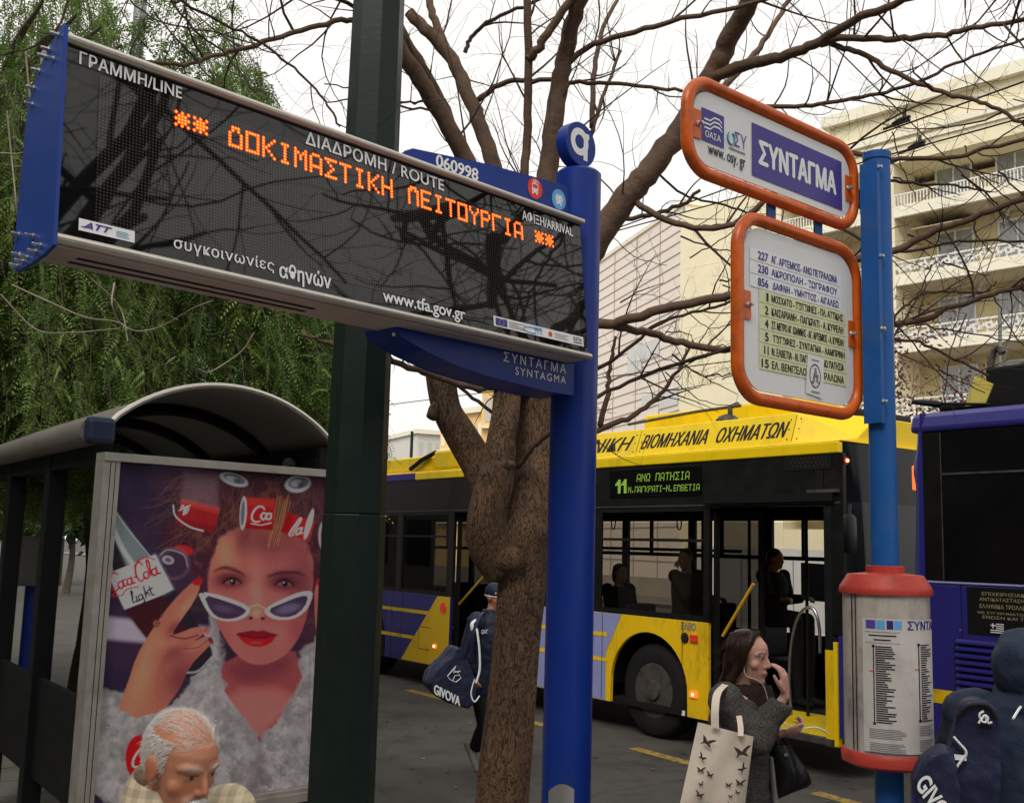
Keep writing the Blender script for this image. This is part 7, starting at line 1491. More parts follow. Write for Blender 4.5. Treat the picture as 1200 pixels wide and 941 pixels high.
def plaid():
    m = mat('cream_plaid_shirt', (.60,.50,.35), .85, var=.08, vscale=30, bump=.2, bscale=250); t = m.node_tree; b_ = t.nodes['Principled BSDF']; l = t.links.new; src = b_.inputs['Base Color'].links[0].from_socket; tc = t.nodes.new('ShaderNodeTexCoord'); prev = src
    for ax, sc_ in (('X', 95), ('Z', 95)):
        w_ = t.nodes.new('ShaderNodeTexWave'); w_.bands_direction = ax; w_.inputs['Scale'].default_value = 9.; w_.inputs['Distortion'].default_value = .3; l(tc.outputs['Object'], w_.inputs[0]); r_ = t.nodes.new('ShaderNodeMapRange'); r_.inputs[1].default_value = .45; r_.inputs[2].default_value = .6; r_.inputs[3].default_value = .80; r_.inputs[4].default_value = 1.04; l(w_.outputs[1], r_.inputs[0]); x = t.nodes.new('ShaderNodeVectorMath'); x.operation = 'SCALE'; l(prev, x.inputs[0]); l(r_.outputs[0], x.inputs['Scale']); prev = x.outputs[0]
    l(prev, b_.inputs['Base Color']); return m
M['plaid'] = plaid()
M['tweed'] = mat('grey_tweed', (.050,.046,.043), .9, var=.9, vscale=150, dirt=(.16,.15,.14), dscale=190, damt=.8, dlo=.5, dhi=.6, bump=.3, bscale=250)
M['navy'] = mat('navy_padded_jacket', (.012,.017,.036), .55, var=.2, vscale=12, bump=.12, bscale=60)
M['navyhood'] = mat('navy_hooded_coat', (.020,.032,.062), .7, var=.25, vscale=9, bump=.2, bscale=120)
M['navybag'] = mat('navy_sports_bag', (.019,.022,.055), .45, var=.2, vscale=10, bump=.15, bscale=90)
M['trouser'] = mat('black_trousers', (.010,.010,.011), .8, var=.2)
M['scarf'] = mat('dark_brown_scarf', (.030,.016,.013), .9, var=.4, vscale=60, bump=.4, bscale=90)
M['lining'] = mat('grey_garment', (.26,.26,.27), .85, var=.15)
M['leather'] = mat('black_leather', (.010,.010,.010), .32, var=.2, vscale=14, bump=.15, bscale=70)
M['canvas'] = mat('natural_canvas', (.74,.64,.53), .9, var=.07, vscale=6, bump=.25, bscale=260, dirt=(.58,.48,.38), dscale=4, damt=.5)
M['shoe'] = mat('grey_trainer', (.22,.21,.19), .7, var=.3, vscale=30)
def person(name_label, pel, chest, neck, rgt, H, shl, shr, ell_, elr, wrl, wrr, hands, legs, skin, headargs, colargs, voxel, group=None):
    b_ = MB(); torso(b_, pel, chest, neck, rgt, -.012); H.build(b_, **headargs)
    b_.tube([np.array(neck)-np.array([0,0,.05]), np.array(neck), H.w((0,-.012,-.07)), H.w((0,-.005,-.02))], [.066*H.k,.058*H.k,.056*H.k,.055*H.k], None, n=16)
    arm(b_, shl, ell_, wrl, -.010); arm(b_, shr, elr, wrr, -.010)
    for h in hands: hand(b_, *h[0], **h[1])
    for hp, kn, an, fd in legs: leg(b_, hp, kn, an, -.010); foot(b_, an, fd, -.006)
    o = remesh(b_, 'person', None, M['skin'], voxel, 4, lambda V: H.colour(V, skin, **colargs)); return tag(o, name_label, 'person', group)
def down(p, z): q = np.array(p, float); q[2] = z; return q
# ---------------------------------------------------------------- white haired old man
Yo = 2.6; fo = unit((.82,-.57,0)); ro = np.array([fo[1], -fo[0], 0])
Ho = Head(P(212,894,Yo), fo, 16, .97)
nb = P(204,938,Yo)+np.array([0,.03,0]); nb = nb-fo*.035
ch_ = nb-np.array([0,0,.24])-fo*.03; pl_ = ch_-np.array([0,0,.33])-fo*.02
sr, sl = nb+ro*.185-np.array([0,0,.075]), nb-ro*.185-np.array([0,0,.075])
er, el_ = sr+ro*.05-np.array([0,0,.28]), sl-ro*.05-np.array([0,0,.28]); wr_, wl_ = er+fo*.10-np.array([0,0,.24]), el_+fo*.10-np.array([0,0,.24])
lg = []
for s_ in (1, -1): hp = pl_+ro*.09*s_; lg.append((hp, down(hp, .62)+fo*.02, down(hp, .22), fo))
om = person('elderly man with thinning white hair and grey moustache in a cream checked shirt, looking down', pl_, ch_, nb, ro, Ho, sl, sr, el_, er, wl_, wr_, [((wr_, (fo*.2-np.array([0,0,1])), -ro, fo), {}), ((wl_, (fo*.2-np.array([0,0,1])), ro, fo), {})], lg, (.50,.215,.125), dict(old=1.), dict(lip=(.30,.11,.085), brow=(.40,.34,.29), ruddy=.7, stubble=(.52,.47,.43)), .0045)
b = MB(); torso(b, pl_, ch_, nb-np.array([0,0,.035]), ro, .014, 1.05, .02); arm(b, sl, el_, wl_, .016); arm(b, sr, er, wr_, .016)
remesh(b, 'shirt', om, M['plaid'], .010, 3, None, .014, .09)
b = MB(); cpts = [nb+np.array([0,0,.018])+(ro*math.cos(t)*.083+fo*math.sin(t)*.080)+np.array([0,0,-.022*math.sin(t)-.0]) for t in np.linspace(R(105), R(435), 22)]; b.loft([[p+np.array([0,0,dz])+unit(p-nb)*dr for p in cpts] for dz, dr in ((-.045,.028),(-.015,.022),(.022,.004),(.016,-.004),(-.03,.004))], M['plaid'], cap=False, closed=False); b.build('collar', om, smooth_angle=80)
b = MB(); leg(b, *lg[0][:3], .02); leg(b, *lg[1][:3], .02); b.ell(pl_-np.array([0,0,.03]), (.17,.13,.13), None, 18, 12); remesh(b, 'trousers', om, M['trouser'], .014, 3)
side = lambda q: (q[2] < .072 and q[2] > -.045-.0*q[1] and q[1] < .028+.12*max(0, q[2]-.02) and not (abs(q[0]) > .06 and q[1] > -.03 and q[2] < -.0)) or (q[1] < -.055 and q[2] > -.07)
strands(Ho, M['whitehair'], om, 5200, side, lambda q: .024, .0006, lambda q: (0,-.75,-.65), .16, 3, wav=.16)
strands(Ho, M['whitehair'], om, 900, lambda q: q[2] > .085 or (q[2] > .055 and q[1] > .045 and abs(q[0]) < .055 and q[1] < .075), lambda q: .028, .00038, lambda q: (.5,-.9,.1), .22, 4, wav=.25)
T = Tubes(); rs = np.random.RandomState(9)
for k in range(420): x = rs.uniform(-.029, .029); p = np.array([x, .097-abs(x)*.38, -.047-abs(x)*.25-rs.rand()*.006]); T.add([Ho.w(p), Ho.w(p+np.array([x*.18,.003,-.006])), Ho.w(p+np.array([x*.35,.002,-.012]))], [.0007,.0006,.0003], 3)
for k in range(80): x = rs.uniform(.014, .052)*rs.choice([-1, 1]); p = np.array([x, .098-(abs(x)-.012)*.62-.002, .028-max(0, abs(x)-.035)*.5+rs.uniform(-.003, .003)]); T.add([Ho.w(p), Ho.w(p+np.array([np.sign(x)*.005,.004,.002]))], [.0006,.0003], 3)
T.build('moustache', M['whitehair'], om)
# ---------------------------------------------------------------- woman with canvas bag
Yw = 4.5; fwm = unit((.93,-.36,0)); rw = np.array([fwm[1], -fwm[0], 0])
Hw = Head(P(877,769,Yw), unit((.82,-.57,0)), 5, .88)
nw = P(870,803,Yw)+np.array([0,.02,0]); cw = nw-np.array([0,0,.22])-fwm*.01; pw_ = cw-np.array([0,0,.30])
srw, slw = nw+rw*.15-np.array([0,0,.055])-fwm*.035, nw-rw*.15-np.array([0,0,.055])+fwm*.02
erw = P(886,868,Yw-.16); wrw = P(920,815,Yw-.15); elw = P(890,876,Yw+.14); wlw = P(914,859,Yw-.02)
lgw = []
for s_ in (1, -1): hp = pw_+rw*.085*s_; lgw.append((hp, down(hp, .58)+fwm*.02, down(hp, .21), fwm))
wm = person('woman in grey tweed coat and long dark hair, hand raised to her mouth', pw_, cw, nw, rw, Hw, slw, srw, elw, erw, wlw, wrw,
  [((wrw, (-.06,-.05,1), (-.8,.45,.1), (.4,-.75,0)), dict(curls=(18,30,20), k=.95, thumb=40)), ((wlw, (1,-.12,.18), (.15,.25,1), (.1,-1,.25)), dict(curls=(38,50,35), k=.92, thumb=28))], lgw, (.60,.335,.25), dict(old=0., jaw=.93), dict(lip=(.34,.10,.085), brow=(.035,.02,.014), ruddy=.3), .0048)
hem = pw_-np.array([0,0,.42])
b = MB(); torso(b, pw_, cw, nw-np.array([0,0,.03]), rw, .02, .92, 0, hem); arm(b, slw, elw, wlw-unit(wlw-elw)*.035, .018); arm(b, srw, erw, wrw-unit(wrw-erw)*.03, .020)
remesh(b, 'coat', wm, M['tweed'], .009, 3, None, .028, .08)
b = MB(); b.loft([[nw+np.array([0,0,z])+fwm*(.012+dy)+(rw*math.cos(t)*rx+fwm*math.sin(t)*ry) for t in np.linspace(0, 2*math.pi, 25)[:-1]] for z, rx, ry, dy in ((-.13,.085,.085,.04),(-.09,.098,.095,.025),(-.05,.098,.094,.01),(-.01,.085,.084,.01),(.012,.070,.072,.01),(.005,.05,.055,.01))], None); b.tube(crv([nw+fwm*.10-rw*.03, nw+fwm*.125-rw*.02-np.array([0,0,.12]), nw+fwm*.125-rw*.01-np.array([0,0,.27])]), .034, None, n=10, flat=.6); remesh(b, 'scarf', wm, M['scarf'], .008, 2, None, .014, .03)
b = MB(); c1 = cw+fwm*.128-np.array([0,0,.05]); b.tube(crv([c1+rw*.02, c1-np.array([0,0,.25])+fwm*.02, hem+fwm*.155+rw*.01]), .030, None, n=10, flat=.4); remesh(b, 'cardigan', wm, M['lining'], .008, 2)
b = MB(); leg(b, *lgw[0][:3], .014); leg(b, *lgw[1][:3], .014); remesh(b, 'trousers', wm, M['trouser'], .012, 2)
b = MB(); foot(b, lgw[0][2], fwm, .006); foot(b, lgw[1][2], fwm, .006); remesh(b, 'shoes', wm, M['leather'], .010, 1)
# hair: close shell plus long combed locks
b = MB(); rings = []
b.ell(Hw.w((0,-.020,.036)), [x*Hw.k for x in (.079,.094,.091)], None, 24, 16, Hw.A)
for x in (-1, 1): b.tube([Hw.w(p) for p in ((x*.03,.025,.118),(x*.064,.028,.075),(x*.078,.002,.02),(x*.080,-.025,-.05),(x*.076,-.05,-.12))], [.014*Hw.k,.015*Hw.k,.016*Hw.k,.022*Hw.k,.028*Hw.k], None, n=10)
b.tube(crv([Hw.w(p) for p in ((0,-.03,.05),(0,-.055,-.02),(0,-.062,-.10),(.02,-.085,-.17),(.05,-.10,-.22),(.07,-.105,-.27))], 4), [k_*Hw.k for k_ in np.interp(np.linspace(0,1,21), [0,.2,.5,.75,1], [.05,.066,.058,.040,.012])], None, n=14)
hh = remesh(b, 'hair', wm, M['brownhair'], .0055, 3)
T = Tubes(); rs = np.random.RandomState(12)
for k in range(1500):
    x = rs.choice([-1, 1]); a = rs.uniform(-.4, 1.); u_ = rs.uniform(0, 1)
    p0 = np.array([x*rs.uniform(.001,.012), .050-.12*u_, .120-.05*(u_-.25)**2*2]); side_ = x*(.083+.006*rs.rand()); back = .030-.105*u_
    pts = [p0, np.array([x*.052, .040-.11*u_, .100]), np.array([side_*.97, back*.95, .045]), np.array([side_*1.02, back*.8-.005, -.02]), np.array([side_*1.03-x*.004, back*.6-.03, -.08]), np.array([side_*.9, -.065-.03*rs.rand(), -.15]), np.array([side_*.75+rs.randn()*.012, -.085-.045*rs.rand(), -.20-.09*rs.rand()])]
    wv = rs.randn(3)*.006; T.add(crv([Hw.w(p+rs.randn(3)*.0035+wv*i_/6) for i_, p in enumerate(pts)], 3), np.linspace(.0017, .0007, 19)*rs.uniform(.6,1.3)*Hw.k, 3)
for k in range(160):
    q = np.array([rs.uniform(-.08,.08), rs.uniform(-.10,.03), rs.uniform(-.05,.12)]); q = q/np.linalg.norm(q/np.array([.086,.1,.1])); q[1] -= .014; q[2] += .03; d = np.array([q[0]*.6, -.05-.05*rs.rand(), -.10])*rs.uniform(.3,.9); T.add(crv([Hw.w(q*.97), Hw.w(q+d*.4+rs.randn(3)*.008), Hw.w(q+d+rs.randn(3)*.012)], 3), np.linspace(.0007, .0003, 7), 3)
T.build('hair_locks', M['brownhair'], wm)
b = MB(); e0 = Hw.w((.080,.012,-.022)); b.tube(crv([e0, e0-np.array([0,0,.05])+fwm*.01, nw+fwm*.10+rw*.04, cw+fwm*.14]), .0014, M['white'], n=4); b.build('earphone_wire', wm)
# papers / cable in her left hand
b = MB(); hc = wlw+np.array([.07,-.01,.02]); b.tube(crv([hc+np.array([-.12,.0,.10]), hc+np.array([-.10,-.01,.01]), hc+np.array([0,-.02,.005]), hc+np.array([.07,-.02,.012]), hc+np.array([.125,-.02,-.012])]), [.003,.004,.005,.005,.005,.005,.005,.005,.005,.005,.005,.005,.006,.006,.006,.006,.006,.006,.006,.006,.006,.006,.005,.004,.003], M['white'], n=6, flat=.5)
b.tube(crv([hc+np.array([-.13,.0,.035]), hc+np.array([-.05,-.012,.02]), hc+np.array([.02,-.02,-.005])]), .003, M['white'], n=6); tag(b.build('folded_paper'), 'thin white folded paper strips held in the woman\'s lower hand', 'paper')
def bagmesh(quad, thick, m_, seam=.0, sub=14, sag=.0):
    """soft bag: quad of four world corners tl,tr,br,bl, bulging both ways"""
    tl, tr, br, bl = [np.array(q, float) for q in quad]; n_ = unit(np.cross(tr-tl, bl-tl)); vs = []; fs = []
    for side_ in (-1, 1):
        for i in range(sub+1):
            for j in range(sub+1):
                u_, v_ = i/sub, j/sub; p = (tl*(1-u_)+tr*u_)*(1-v_)+(bl*(1-u_)+br*u_)*v_; e = (max(0, 4*u_*(1-u_))**.45)*(max(0, 1-(2*v_-1.0)**4*(1 if v_ > .5 else .15))**.5); vs.append(p+n_*side_*thick/2*e*(.35+.65*min(1, v_*1.8))+n_*.006*math.sin(u_*9+v_*5)*e)
    N_ = (sub+1)**2
    for s_ in (0, 1):
        for i in range(sub):
            for j in range(sub): a = s_*N_+i*(sub+1)+j; q = (a, a+1, a+sub+2, a+sub+1); fs.append(q if s_ else q[::-1])
    return vs, fs, n_
Yb = Yw-.26
tq = [P(818,846,Yb), P(883,863,Yb+.02), P(872,952,Yb+.03), P(797,940,Yb-.01)]
tq[2] = tq[2]+(tq[2]-tq[1])*.12; tq[3] = tq[3]+(tq[3]-tq[0])*.10
vs, fs, nn_ = bagmesh(tq, .07, None); b = MB(); b.add(vs, fs, M['canvas'], True)
tb_ = thing('tote_bag', 'cream canvas tote bag printed with flying birds hanging from the woman\'s shoulder', 'bag', (tq[3]+tq[2])/2); b.build('bag_body', tb_, smooth_angle=70)
b = MB()
top = srw+np.array([0,0,.075])
def ribbon(mb, pts, wd, m_, dirn):
    pts = crv(pts, 6); dirn = np.array(dirn); mb.loft([[p-dirn*wd/2, p+dirn*wd/2, p+dirn*wd/2+np.array([0,.003,0]), p-dirn*wd/2+np.array([0,.003,0])] for p in pts], m_, smooth=False)
ribbon(b, [P(838,853,Yb-.03), P(838,830,Yb-.02), P(841,812,Yb+.03), top+rw*.02], .030, M['canvas'], (1,0,0))
ribbon(b, [P(868,862,Yb-.02), P(868,852,Yb+.02), P(866,838,Yb+.07)], .022, M['canvas'], (1,0,0)); b.build('strap', tb_)
b = MB(); tl, tr, br, bl = tq; TF = lambda u_, v_: (tl*(1-u_)+tr*u_)*(1-v_)+(bl*(1-u_)+br*u_)*v_
front = -1 if ((tl+br)/2+nn_-CO) @ ((tl+br)/2-CO) > ((tl+br)/2) @ ((tl+br)/2) else 1
M['birdink'] = mat('dark_brown_bird_print', (.06,.045,.042), .8, var=.15)
fn_ = -nn_ if (nn_ @ (CO-(tl+br)/2)) < 0 else nn_
def bird(u_, v_, sz, fl, ro_):
    c = TF(u_, v_)+fn_*.040; ex = unit(tr-tl); ey = unit(tl-bl); shp = [(0,.05),(.10,.22),(.34,.42),(.55,.46),(.36,.22),(.22,.02),(.42,-.18),(.30,-.20),(.08,-.14),(-.12,-.16),(-.38,-.40),(-.26,-.10),(-.36,.04),(-.52,.30),(-.22,.20)]
    a = R(ro_); pts = [c+(ex*(x*math.cos(a)-y*math.sin(a))*fl+ey*(x*math.sin(a)+y*math.cos(a)))*sz for x, y in shp]; b.add(pts, [tuple(range(len(pts)))], M['birdink'])
for u_, v_, sz, fl, ro_ in ((.17,.18,.055,1,-20),(.78,.20,.065,1,10),(.14,.36,.035,-1,20),(.83,.38,.04,1,50),(.16,.50,.035,1,0),(.32,.53,.03,-1,0),(.82,.55,.04,1,0),(.64,.60,.028,1,0),(.80,.66,.022,-1,0),(.21,.65,.022,1,20),(.22,.77,.036,-1,0),(.30,.90,.045,1,10),(.70,.72,.02,1,0),(.74,.84,.045,1,-15),(.62,.95,.045,-1,0),(.14,.96,.03,1,0),(.45,.99,.05,1,15)): bird(u_, v_, sz, fl, ro_)
b.build('bird_print', tb_)
Yh = Yw-.05; hq = [P(906,872,Yh), P(924,872,Yh+.04), P(951,918,Yh+.06), P(912,936,Yh)]
vs, fs, _n = bagmesh(hq, .12, None); b = MB(); b.add(vs, fs, M['leather'], True); hb = thing('handbag', 'black leather handbag hanging at the woman\'s far side', 'bag', (hq[2]+hq[3])/2); b.build('bag_body', hb, smooth_angle=70)
b = MB(); b.tube(crv([P(908,878,Yh), P(910,868,Yh), wlw+np.array([-.05,.0,.03]), P(924,872,Yh+.05), P(930,885,Yh+.05)]), .006, M['leather'], n=8); b.build('strap', hb)
b = MB(); b.revolve(P(921,884,Yh-.03), [(.008,0),(.008,.004),(.004,.005)], M['steel'], n=10, axis=(0,-1,0)); b.build('clasp', hb)
# ---------------------------------------------------------------- man in cap walking behind the tree
Ym = 9.5; fm = unit((.72,-.69,0)); rm = np.array([fm[1], -fm[0], 0])
Hm = Head(P(581,700,Ym), fm, 5, .95)
nm = P(577,719,Ym); cm = nm-np.array([0,0,.25])-fm*.0; pm = cm-np.array([0,0,.34])-fm*.03
srm, slm = nm+rm*.19-np.array([0,0,.07]), nm-rm*.19-np.array([0,0,.07]); erm = srm+rm*.07-np.array([0,0,.28])-fm*.04; wrm = P(556,793,Ym-.12); elm = slm-rm*.05-np.array([0,0,.28]); wlm = elm+fm*.12-np.array([0,0,.22])
hr, hl = pm+rm*.09, pm-rm*.09; kr = P(570,850,Ym-.05); ar = P(557,876,Ym+.1); kl = down(hl, .55)+fm*.16; al = down(kl, .09)+fm*.05
rfd = unit(np.array([.45,-.15,-.88]))
cmn = person('person in navy padded jacket and dark knit cap walking behind the tree trunk', pm, cm, nm, rm, Hm, slm, srm, elm, erm, wlm, wrm, [((wrm, (.2,-.1,-1), (.7,.3,0), fm), dict(curls=(40,50,40))), ((wlm, (.2,-.1,-1), rm, fm), dict(curls=(30,30,20)))], [(hr, kr, ar, rfd), (hl, kl, al, fm)], (.38,.17,.10), dict(old=0.), dict(lip=(.28,.1,.08), brow=(.02,.015,.012)), .009)
b = MB(); torso(b, pm, cm, nm-np.array([0,0,.01]), rm, .045, 1.0, .02); arm(b, slm, elm, wlm-unit(wlm-elm)*.03, .034); arm(b, srm, erm, wrm-unit(wrm-erm)*.03, .034); b.loft([[nm+np.array([0,0,z])+(rm*math.cos(t)*r_+fm*math.sin(t)*r_) for t in np.linspace(0, 6.28, 17)[:-1]] for z, r_ in ((-.06,.11),(.0,.095),(.045,.085),(.03,.06))], None)
jk = remesh(b, 'jacket', cmn, M['navy'], .012, 2, None, .024, .07)
b = MB(); leg(b, hr, kr, ar, .022); leg(b, hl, kl, al, .022); b.ell(pm-np.array([0,0,.03]), (.17,.13,.13), None, 18, 12); remesh(b, 'trousers', cmn, M['trouser'], .014, 2)
b = MB(); foot(b, ar, rfd, .012); foot(b, al, fm, .012); remesh(b, 'trainers', cmn, M['shoe'], .010, 1)
b = MB(); b.ell(Hm.w((0,-.012,.052)), [x*Hm.k for x in (.088,.108,.085)], None, 20, 14, Hm.A); cp = remesh(b, 'cap', cmn, M['navy'], .008, 1)
b = MB(); b.loft([[Hm.w((math.cos(t)*.0895, -.012+math.sin(t)*.1095, .012+dz)) for t in np.linspace(0, 6.28, 33)[:-1]] for dz in (0, .008)], M['white'], cap=False); b.build('cap_stripe', cp)
class OnHead:
    def at(s, u, z, off=0.): t = R(62)+u/.1; return Hm.w((math.cos(t)*.093, -.012+math.sin(t)*.113, .04+z))
b = MB(); b.text(OnHead(), 'GIVOVA', .045, .0, .09, .018, 0, M['white'], .02, flip=-1); b.build('cap_lettering', cp)
def surf(pts, off=.0): return [np.array(p) for p in pts]
b = MB()
for pts, w_ in (([(552,748),(556,760),(558,775),(559,790)], .028), ([(546,722),(548,728),(547,738)], .04)):
    pp_ = [P(x, y, Ym-.30) for x, y in pts]
Fm = Frame((P(560,760,Ym-.265))[:2], rm*-1)
b.tube(crv([P(557,726,Ym-.17), P(560,745,Ym-.245), P(562,765,Ym-.255), P(562,785,Ym-.25), P(558,800,Ym-.26)]), .010, M['white'], n=6, flat=.5); b.tube(crv([P(557,726,Ym-.21), P(553,731,Ym-.235), P(554,738,Ym-.25)]), .022, M['white'], n=8, flat=.4); b.build('sleeve_stripe', jk)
b = MB(); u0, z0 = Fm.uv(564, 741); u1 = Fm.uv(577, 741)[0]; b.text(Fm, 'GIVOVA', u0, z0-.012, u1-u0, .035, 0, M['white'], .02); b.build('chest_lettering', jk)
Yd = Ym-.35; bg_ = thing('duffel_bag', 'navy sports duffel bag with white lettering carried by the person in the cap', 'bag', P(530,830,Yd))
# tapering box bag seen end on, built from side outline
DFb = Frame(P(530,800,Yd)[:2], (.93,.36)); dfu = lambda x, y: DFb.uv(x, y)
b = MB(); out = [dfu(*p) for p in ((504,806),(507,790),(515,780),(527,771),(534,760),(541,758),(546,768),(556,790),(560,812),(553,831),(540,829),(522,822))]; out = [tuple(p) for p in smooth(out, 1)]
b.fpoly(DFb, out, 0, None, .26); remesh(b, 'bag_body', bg_, M['navybag'], .010, 5, None, .02, .09)
b = MB(); (u0, z0), (u1, z1), (_, zt1) = dfu(508,812), dfu(538,827), dfu(508,801)
b.text(DFb, 'GIVOVA', u0, z0, u1-u0, zt1-z0, -.018, M['white'], .03, slope=(z1-z0)/(u1-u0)); b.build('bag_lettering', bg_)
b = MB()
for pts in ([(524,792),(530,785),(536,787),(540,794),(534,799),(527,796),(524,792)], [(529,786),(534,780),(531,788),(539,786)], [(530,798),(533,791),(538,791)]): b.tube([DFb.at(*dfu(x, y), -.006) for x, y in pts], .007, M['white'], n=5, flat=.5)
b.build('bag_emblem', bg_)
b = MB(); ribbon(b, [P(545,772,Yd+.03), P(553,745,Yd), P(562,722,Yd+.12), P(568,716,Ym)], .035, M['navybag'], (.8,.5,0)); b.tube(crv([P(556,796,Yd-.03), P(552,812,Yd-.03), P(556,822,Yd-.03), P(562,815,Yd)]), .006, M['white'], n=6); b.build('strap', bg_)
# ---------------------------------------------------------------- hooded person at the right edge
Yk = 3.5; fk = unit((.55,.83,0)); rk = np.array([fk[1], -fk[0], 0])
Hk = Head(P(1203,786,Yk), fk, 14, .92)
nk = P(1212,818,Yk)-fk*.02; ck = nk-np.array([0,0,.25]); pk = ck-np.array([0,0,.33]); srk, slk = nk+rk*.19-np.array([0,0,.07]), nk-rk*.19-np.array([0,0,.07]); ek, ekl = srk+rk*.06-np.array([0,0,.28]), slk-rk*.08-np.array([0,0,.28]); wk, wkl = ek+fk*.1-np.array([0,0,.22]), ekl+fk*.1-np.array([0,0,.22])
lgk = [(pk+rk*.09*s_, down(pk+rk*.09*s_, .6), down(pk+rk*.09*s_, .21), fk) for s_ in (1, -1)]
hk = person('person in dark navy coat with hood up, back turned, at the right edge', pk, ck, nk, rk, Hk, slk, srk, ekl, ek, wkl, wk, [((wk, (0,.2,-1), -rk, fk), {}), ((wkl, (0,.2,-1), rk, fk), {})], lgk, (.42,.22,.15), {}, dict(lip=(.3,.1,.08), brow=(.03,.02,.015)), .009)
b = MB(); torso(b, pk, ck, nk, rk, .045, 1.0, .02, pk-np.array([0,0,.25])); arm(b, slk, ekl, wkl, .035); arm(b, srk, ek, wk, .035)
b.ell(Hk.w((0,-.028,.018)), [x*Hk.k for x in (.112,.125,.122)], None, 24, 16, Hk.A); b.tube([Hk.w((0,-.05,-.06)), nk-fk*.02, nk-np.array([0,0,.06])], [.10,.115,.13], None, n=18); b.tube(crv([Hk.w((x*.10, .07, z)) for x, z in ((-1,-.08),(-.9,.05),(0,.12),(.9,.05),(1,-.08))]), .018, None, n=8)
remesh(b, 'hooded_coat', hk, M['navyhood'], .009, 2, None, .034, .11)
b = MB(); leg(b, *lgk[0][:3], .02); leg(b, *lgk[1][:3], .02); remesh(b, 'trousers', hk, M['trouser'], .014, 2)
b = MB(); foot(b, lgk[0][2], fk, .01); foot(b, lgk[1][2], fk, .01); remesh(b, 'shoes', hk, M['leather'], .012, 1)
b = MB(); b.tube([P(1187,842,Yk-.25), P(1193,832,Yk-.22), P(1196,828,Yk-.2)], .004, M['white'], n=6); b.build('piping', hk.children[0])
Yt = 3.25; KF = Frame(P(1140,880,Yt)[:2], (.95,-.3)); kuv = lambda x, y: KF.uv(x, y)
kb = thing('sports_backpack', 'tall navy sports backpack with white curl emblem beside the hooded person', 'bag', P(1135,985,Yt))
b = MB(); out = [tuple(p) for p in smooth([kuv(*p) for p in ((1124,826),(1140,819),(1158,822),(1170,836),(1174,870),(1172,940),(1168,985),(1112,985),(1108,950),(1110,905),(1114,860))], 2)]
b.fpoly(KF, out, 0, None, .13); remesh(b, 'bag_body', kb, M['navybag'], .007, 5, None, .030, .12)
b = MB()
for pts, wd in (([(1152,832),(1147,836),(1149,843),(1154,845),(1157,840),(1153,837),(1149,842),(1146,846)], .007), ([(1154,838),(1157,846),(1162,845)], .007), ([(1117,862),(1124,870),(1131,878),(1131,884)], .008), ([(1130,884),(1120,898),(1116,906),(1112,904)], .008)): b.tube(crv([KF.at(*kuv(x, y), -.016) for x, y in pts], 4), wd, M['white'], n=6, flat=.5)
b.fpoly(KF, [kuv(*p) for p in ((1112,882),(1132,884),(1132,890),(1112,888))], -.018, M['white'], -.012); b.build('bag_emblem', kb)
b = MB(); b.tube(crv([KF.at(*kuv(x, y), -.014) for x, y in ((1120,840),(1135,826),(1156,826),(1168,842))]), .006, M['black'], n=6); b.build('zip_piping', kb)
gb = thing('sports_bag', 'navy sports bag with large slanted white letters in front of the backpack', 'bag', P(1085,985,Yt-.1))
GF = Frame(P(1085,910,Yt-.12)[:2], (.97,-.25)); guv = lambda x, y: GF.uv(x, y)
b = MB(); out = [tuple(p) for p in smooth([guv(*p) for p in ((1076,905),(1082,892),(1096,882),(1112,878),(1122,890),(1126,930),(1126,990),(1092,990),(1074,940),(1070,918))], 1)]
b.fpoly(GF, out, 0, None, .10); remesh(b, 'bag_body', gb, M['navybag'], .007, 5, None, .026, .10)
vs_, fs_ = glyphs('GIVOVA', .03, 0., 1.0); a_, c_ = vs_.min(0), vs_.max(0); q_ = (vs_-a_)/(c_-a_+1e-9); (ou, oz), (eu, ez), (hu, hz) = guv(1071,918), guv(1113,985), guv(1086,903)
b = MB(); b.add([GF.at(ou+(eu-ou)*x+(hu-ou)*y, oz+(ez-oz)*x+(hz-oz)*y, -.016) for x, y in q_[:, :2]], fs_, M['white']); b.build('bag_lettering', gb)
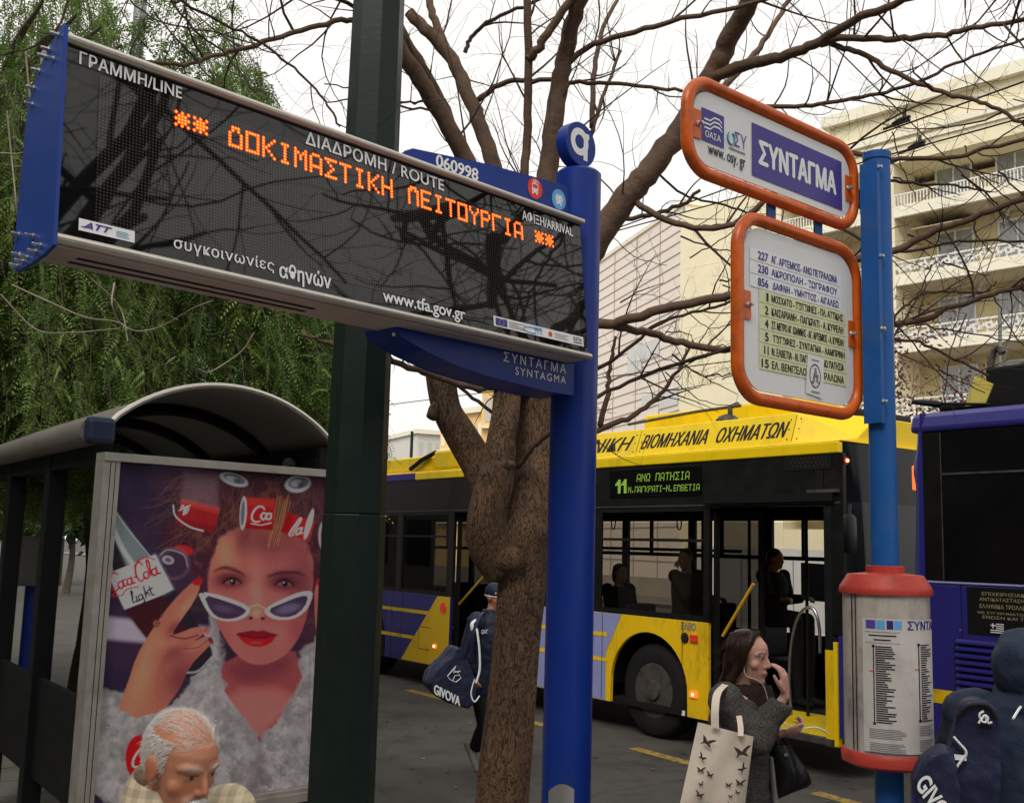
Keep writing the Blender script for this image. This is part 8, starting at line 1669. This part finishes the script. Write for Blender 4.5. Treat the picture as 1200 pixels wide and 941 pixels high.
# ---------------------------------------------------------------- people inside the bus
def seated(label, hp, f, clothes, hair, k=1., stand=False, handup=False, hairlen=0):
    H_ = Head(hp, f, 5, .95*k); f = -RD; r_ = np.array([f[1], -f[0], 0]); nk_ = H_.w((0,-.02,-.14)); c_ = nk_-np.array([0,0,.23]); p_ = c_-np.array([0,0,.30])
    s1, s2 = nk_+r_*.18-np.array([0,0,.06]), nk_-r_*.18-np.array([0,0,.06]); e1, e2 = s1+f*.08-np.array([0,0,.26]), s2+f*.08-np.array([0,0,.26]); w1, w2 = e1+f*.22+np.array([0,0,.02]), e2+f*.22+np.array([0,0,.02])
    if handup: e1 = s1+f*.16-np.array([0,0,.20]); w1 = H_.w((.05,.11,-.13))
    if stand: lg_ = [(p_+r_*.09*s_, down(p_+r_*.09*s_, .85), down(p_+r_*.09*s_, .46), f) for s_ in (1, -1)]
    else: lg_ = [(p_+r_*.09*s_, p_+r_*.1*s_+f*.40, down(p_+r_*.1*s_+f*.42, .46), f) for s_ in (1, -1)]
    o = person(label, p_, c_, nk_, r_, H_, s2, s1, e2, e1, w2, w1, [((w1, unit(w1-e1), f if handup else (0,0,-1), r_ if not handup else f), dict(curls=(40,40,30))), ((w2, unit(w2-e2), (0,0,-1), -r_), dict(curls=(40,40,30)))], lg_, (.36,.18,.12), {}, dict(lip=(.28,.1,.08), brow=(.02,.015,.012)), .012)
    b_ = MB(); torso(b_, p_, c_, nk_-np.array([0,0,.02]), r_, .03); arm(b_, s2, e2, w2-unit(w2-e2)*.04, .022); arm(b_, s1, e1, w1-unit(w1-e1)*.04, .022); remesh(b_, 'jacket', o, clothes, .014, 2)
    b_ = MB(); [(leg(b_, *q[:3], .02), foot(b_, q[2], q[3], .014)) for q in lg_]; remesh(b_, 'trousers', o, M['trouser'], .014, 1)
    b_ = MB(); H_.ell(b_, (0,-.024,.042), (.082,.098,.088)); H_.ell(b_, (0,-.06,-.02), (.075,.06,.07+hairlen))
    remesh(b_, 'hair', o, hair, .010, 2); return o
M['olive'] = mat('olive_jacket', (.045,.045,.028), .85, var=.2); M['charcoal'] = mat('charcoal_jacket', (.012,.012,.013), .85, var=.2)
h1 = BUS.at(*BUS.uv(803, 655, .55), .55); seated('bus passenger in olive jacket resting chin on hand behind the front side window', h1, (-.45,-.55), M['olive'], M['blackhair'], handup=True)
h2 = BUS.at(*BUS.uv(727, 672, .6), .6); seated('bus passenger with bushy dark hair seated low behind the front side window', h2, (.59,-.81), M['charcoal'], M['blackhair'], hairlen=.05)
h3 = BUS.at(*BUS.uv(909, 655, 1.5), 1.5); seated('silhouetted bus driver seen from the side through the open front door', h3, (.8,-.6), M['charcoal'], M['blackhair'], stand=False)
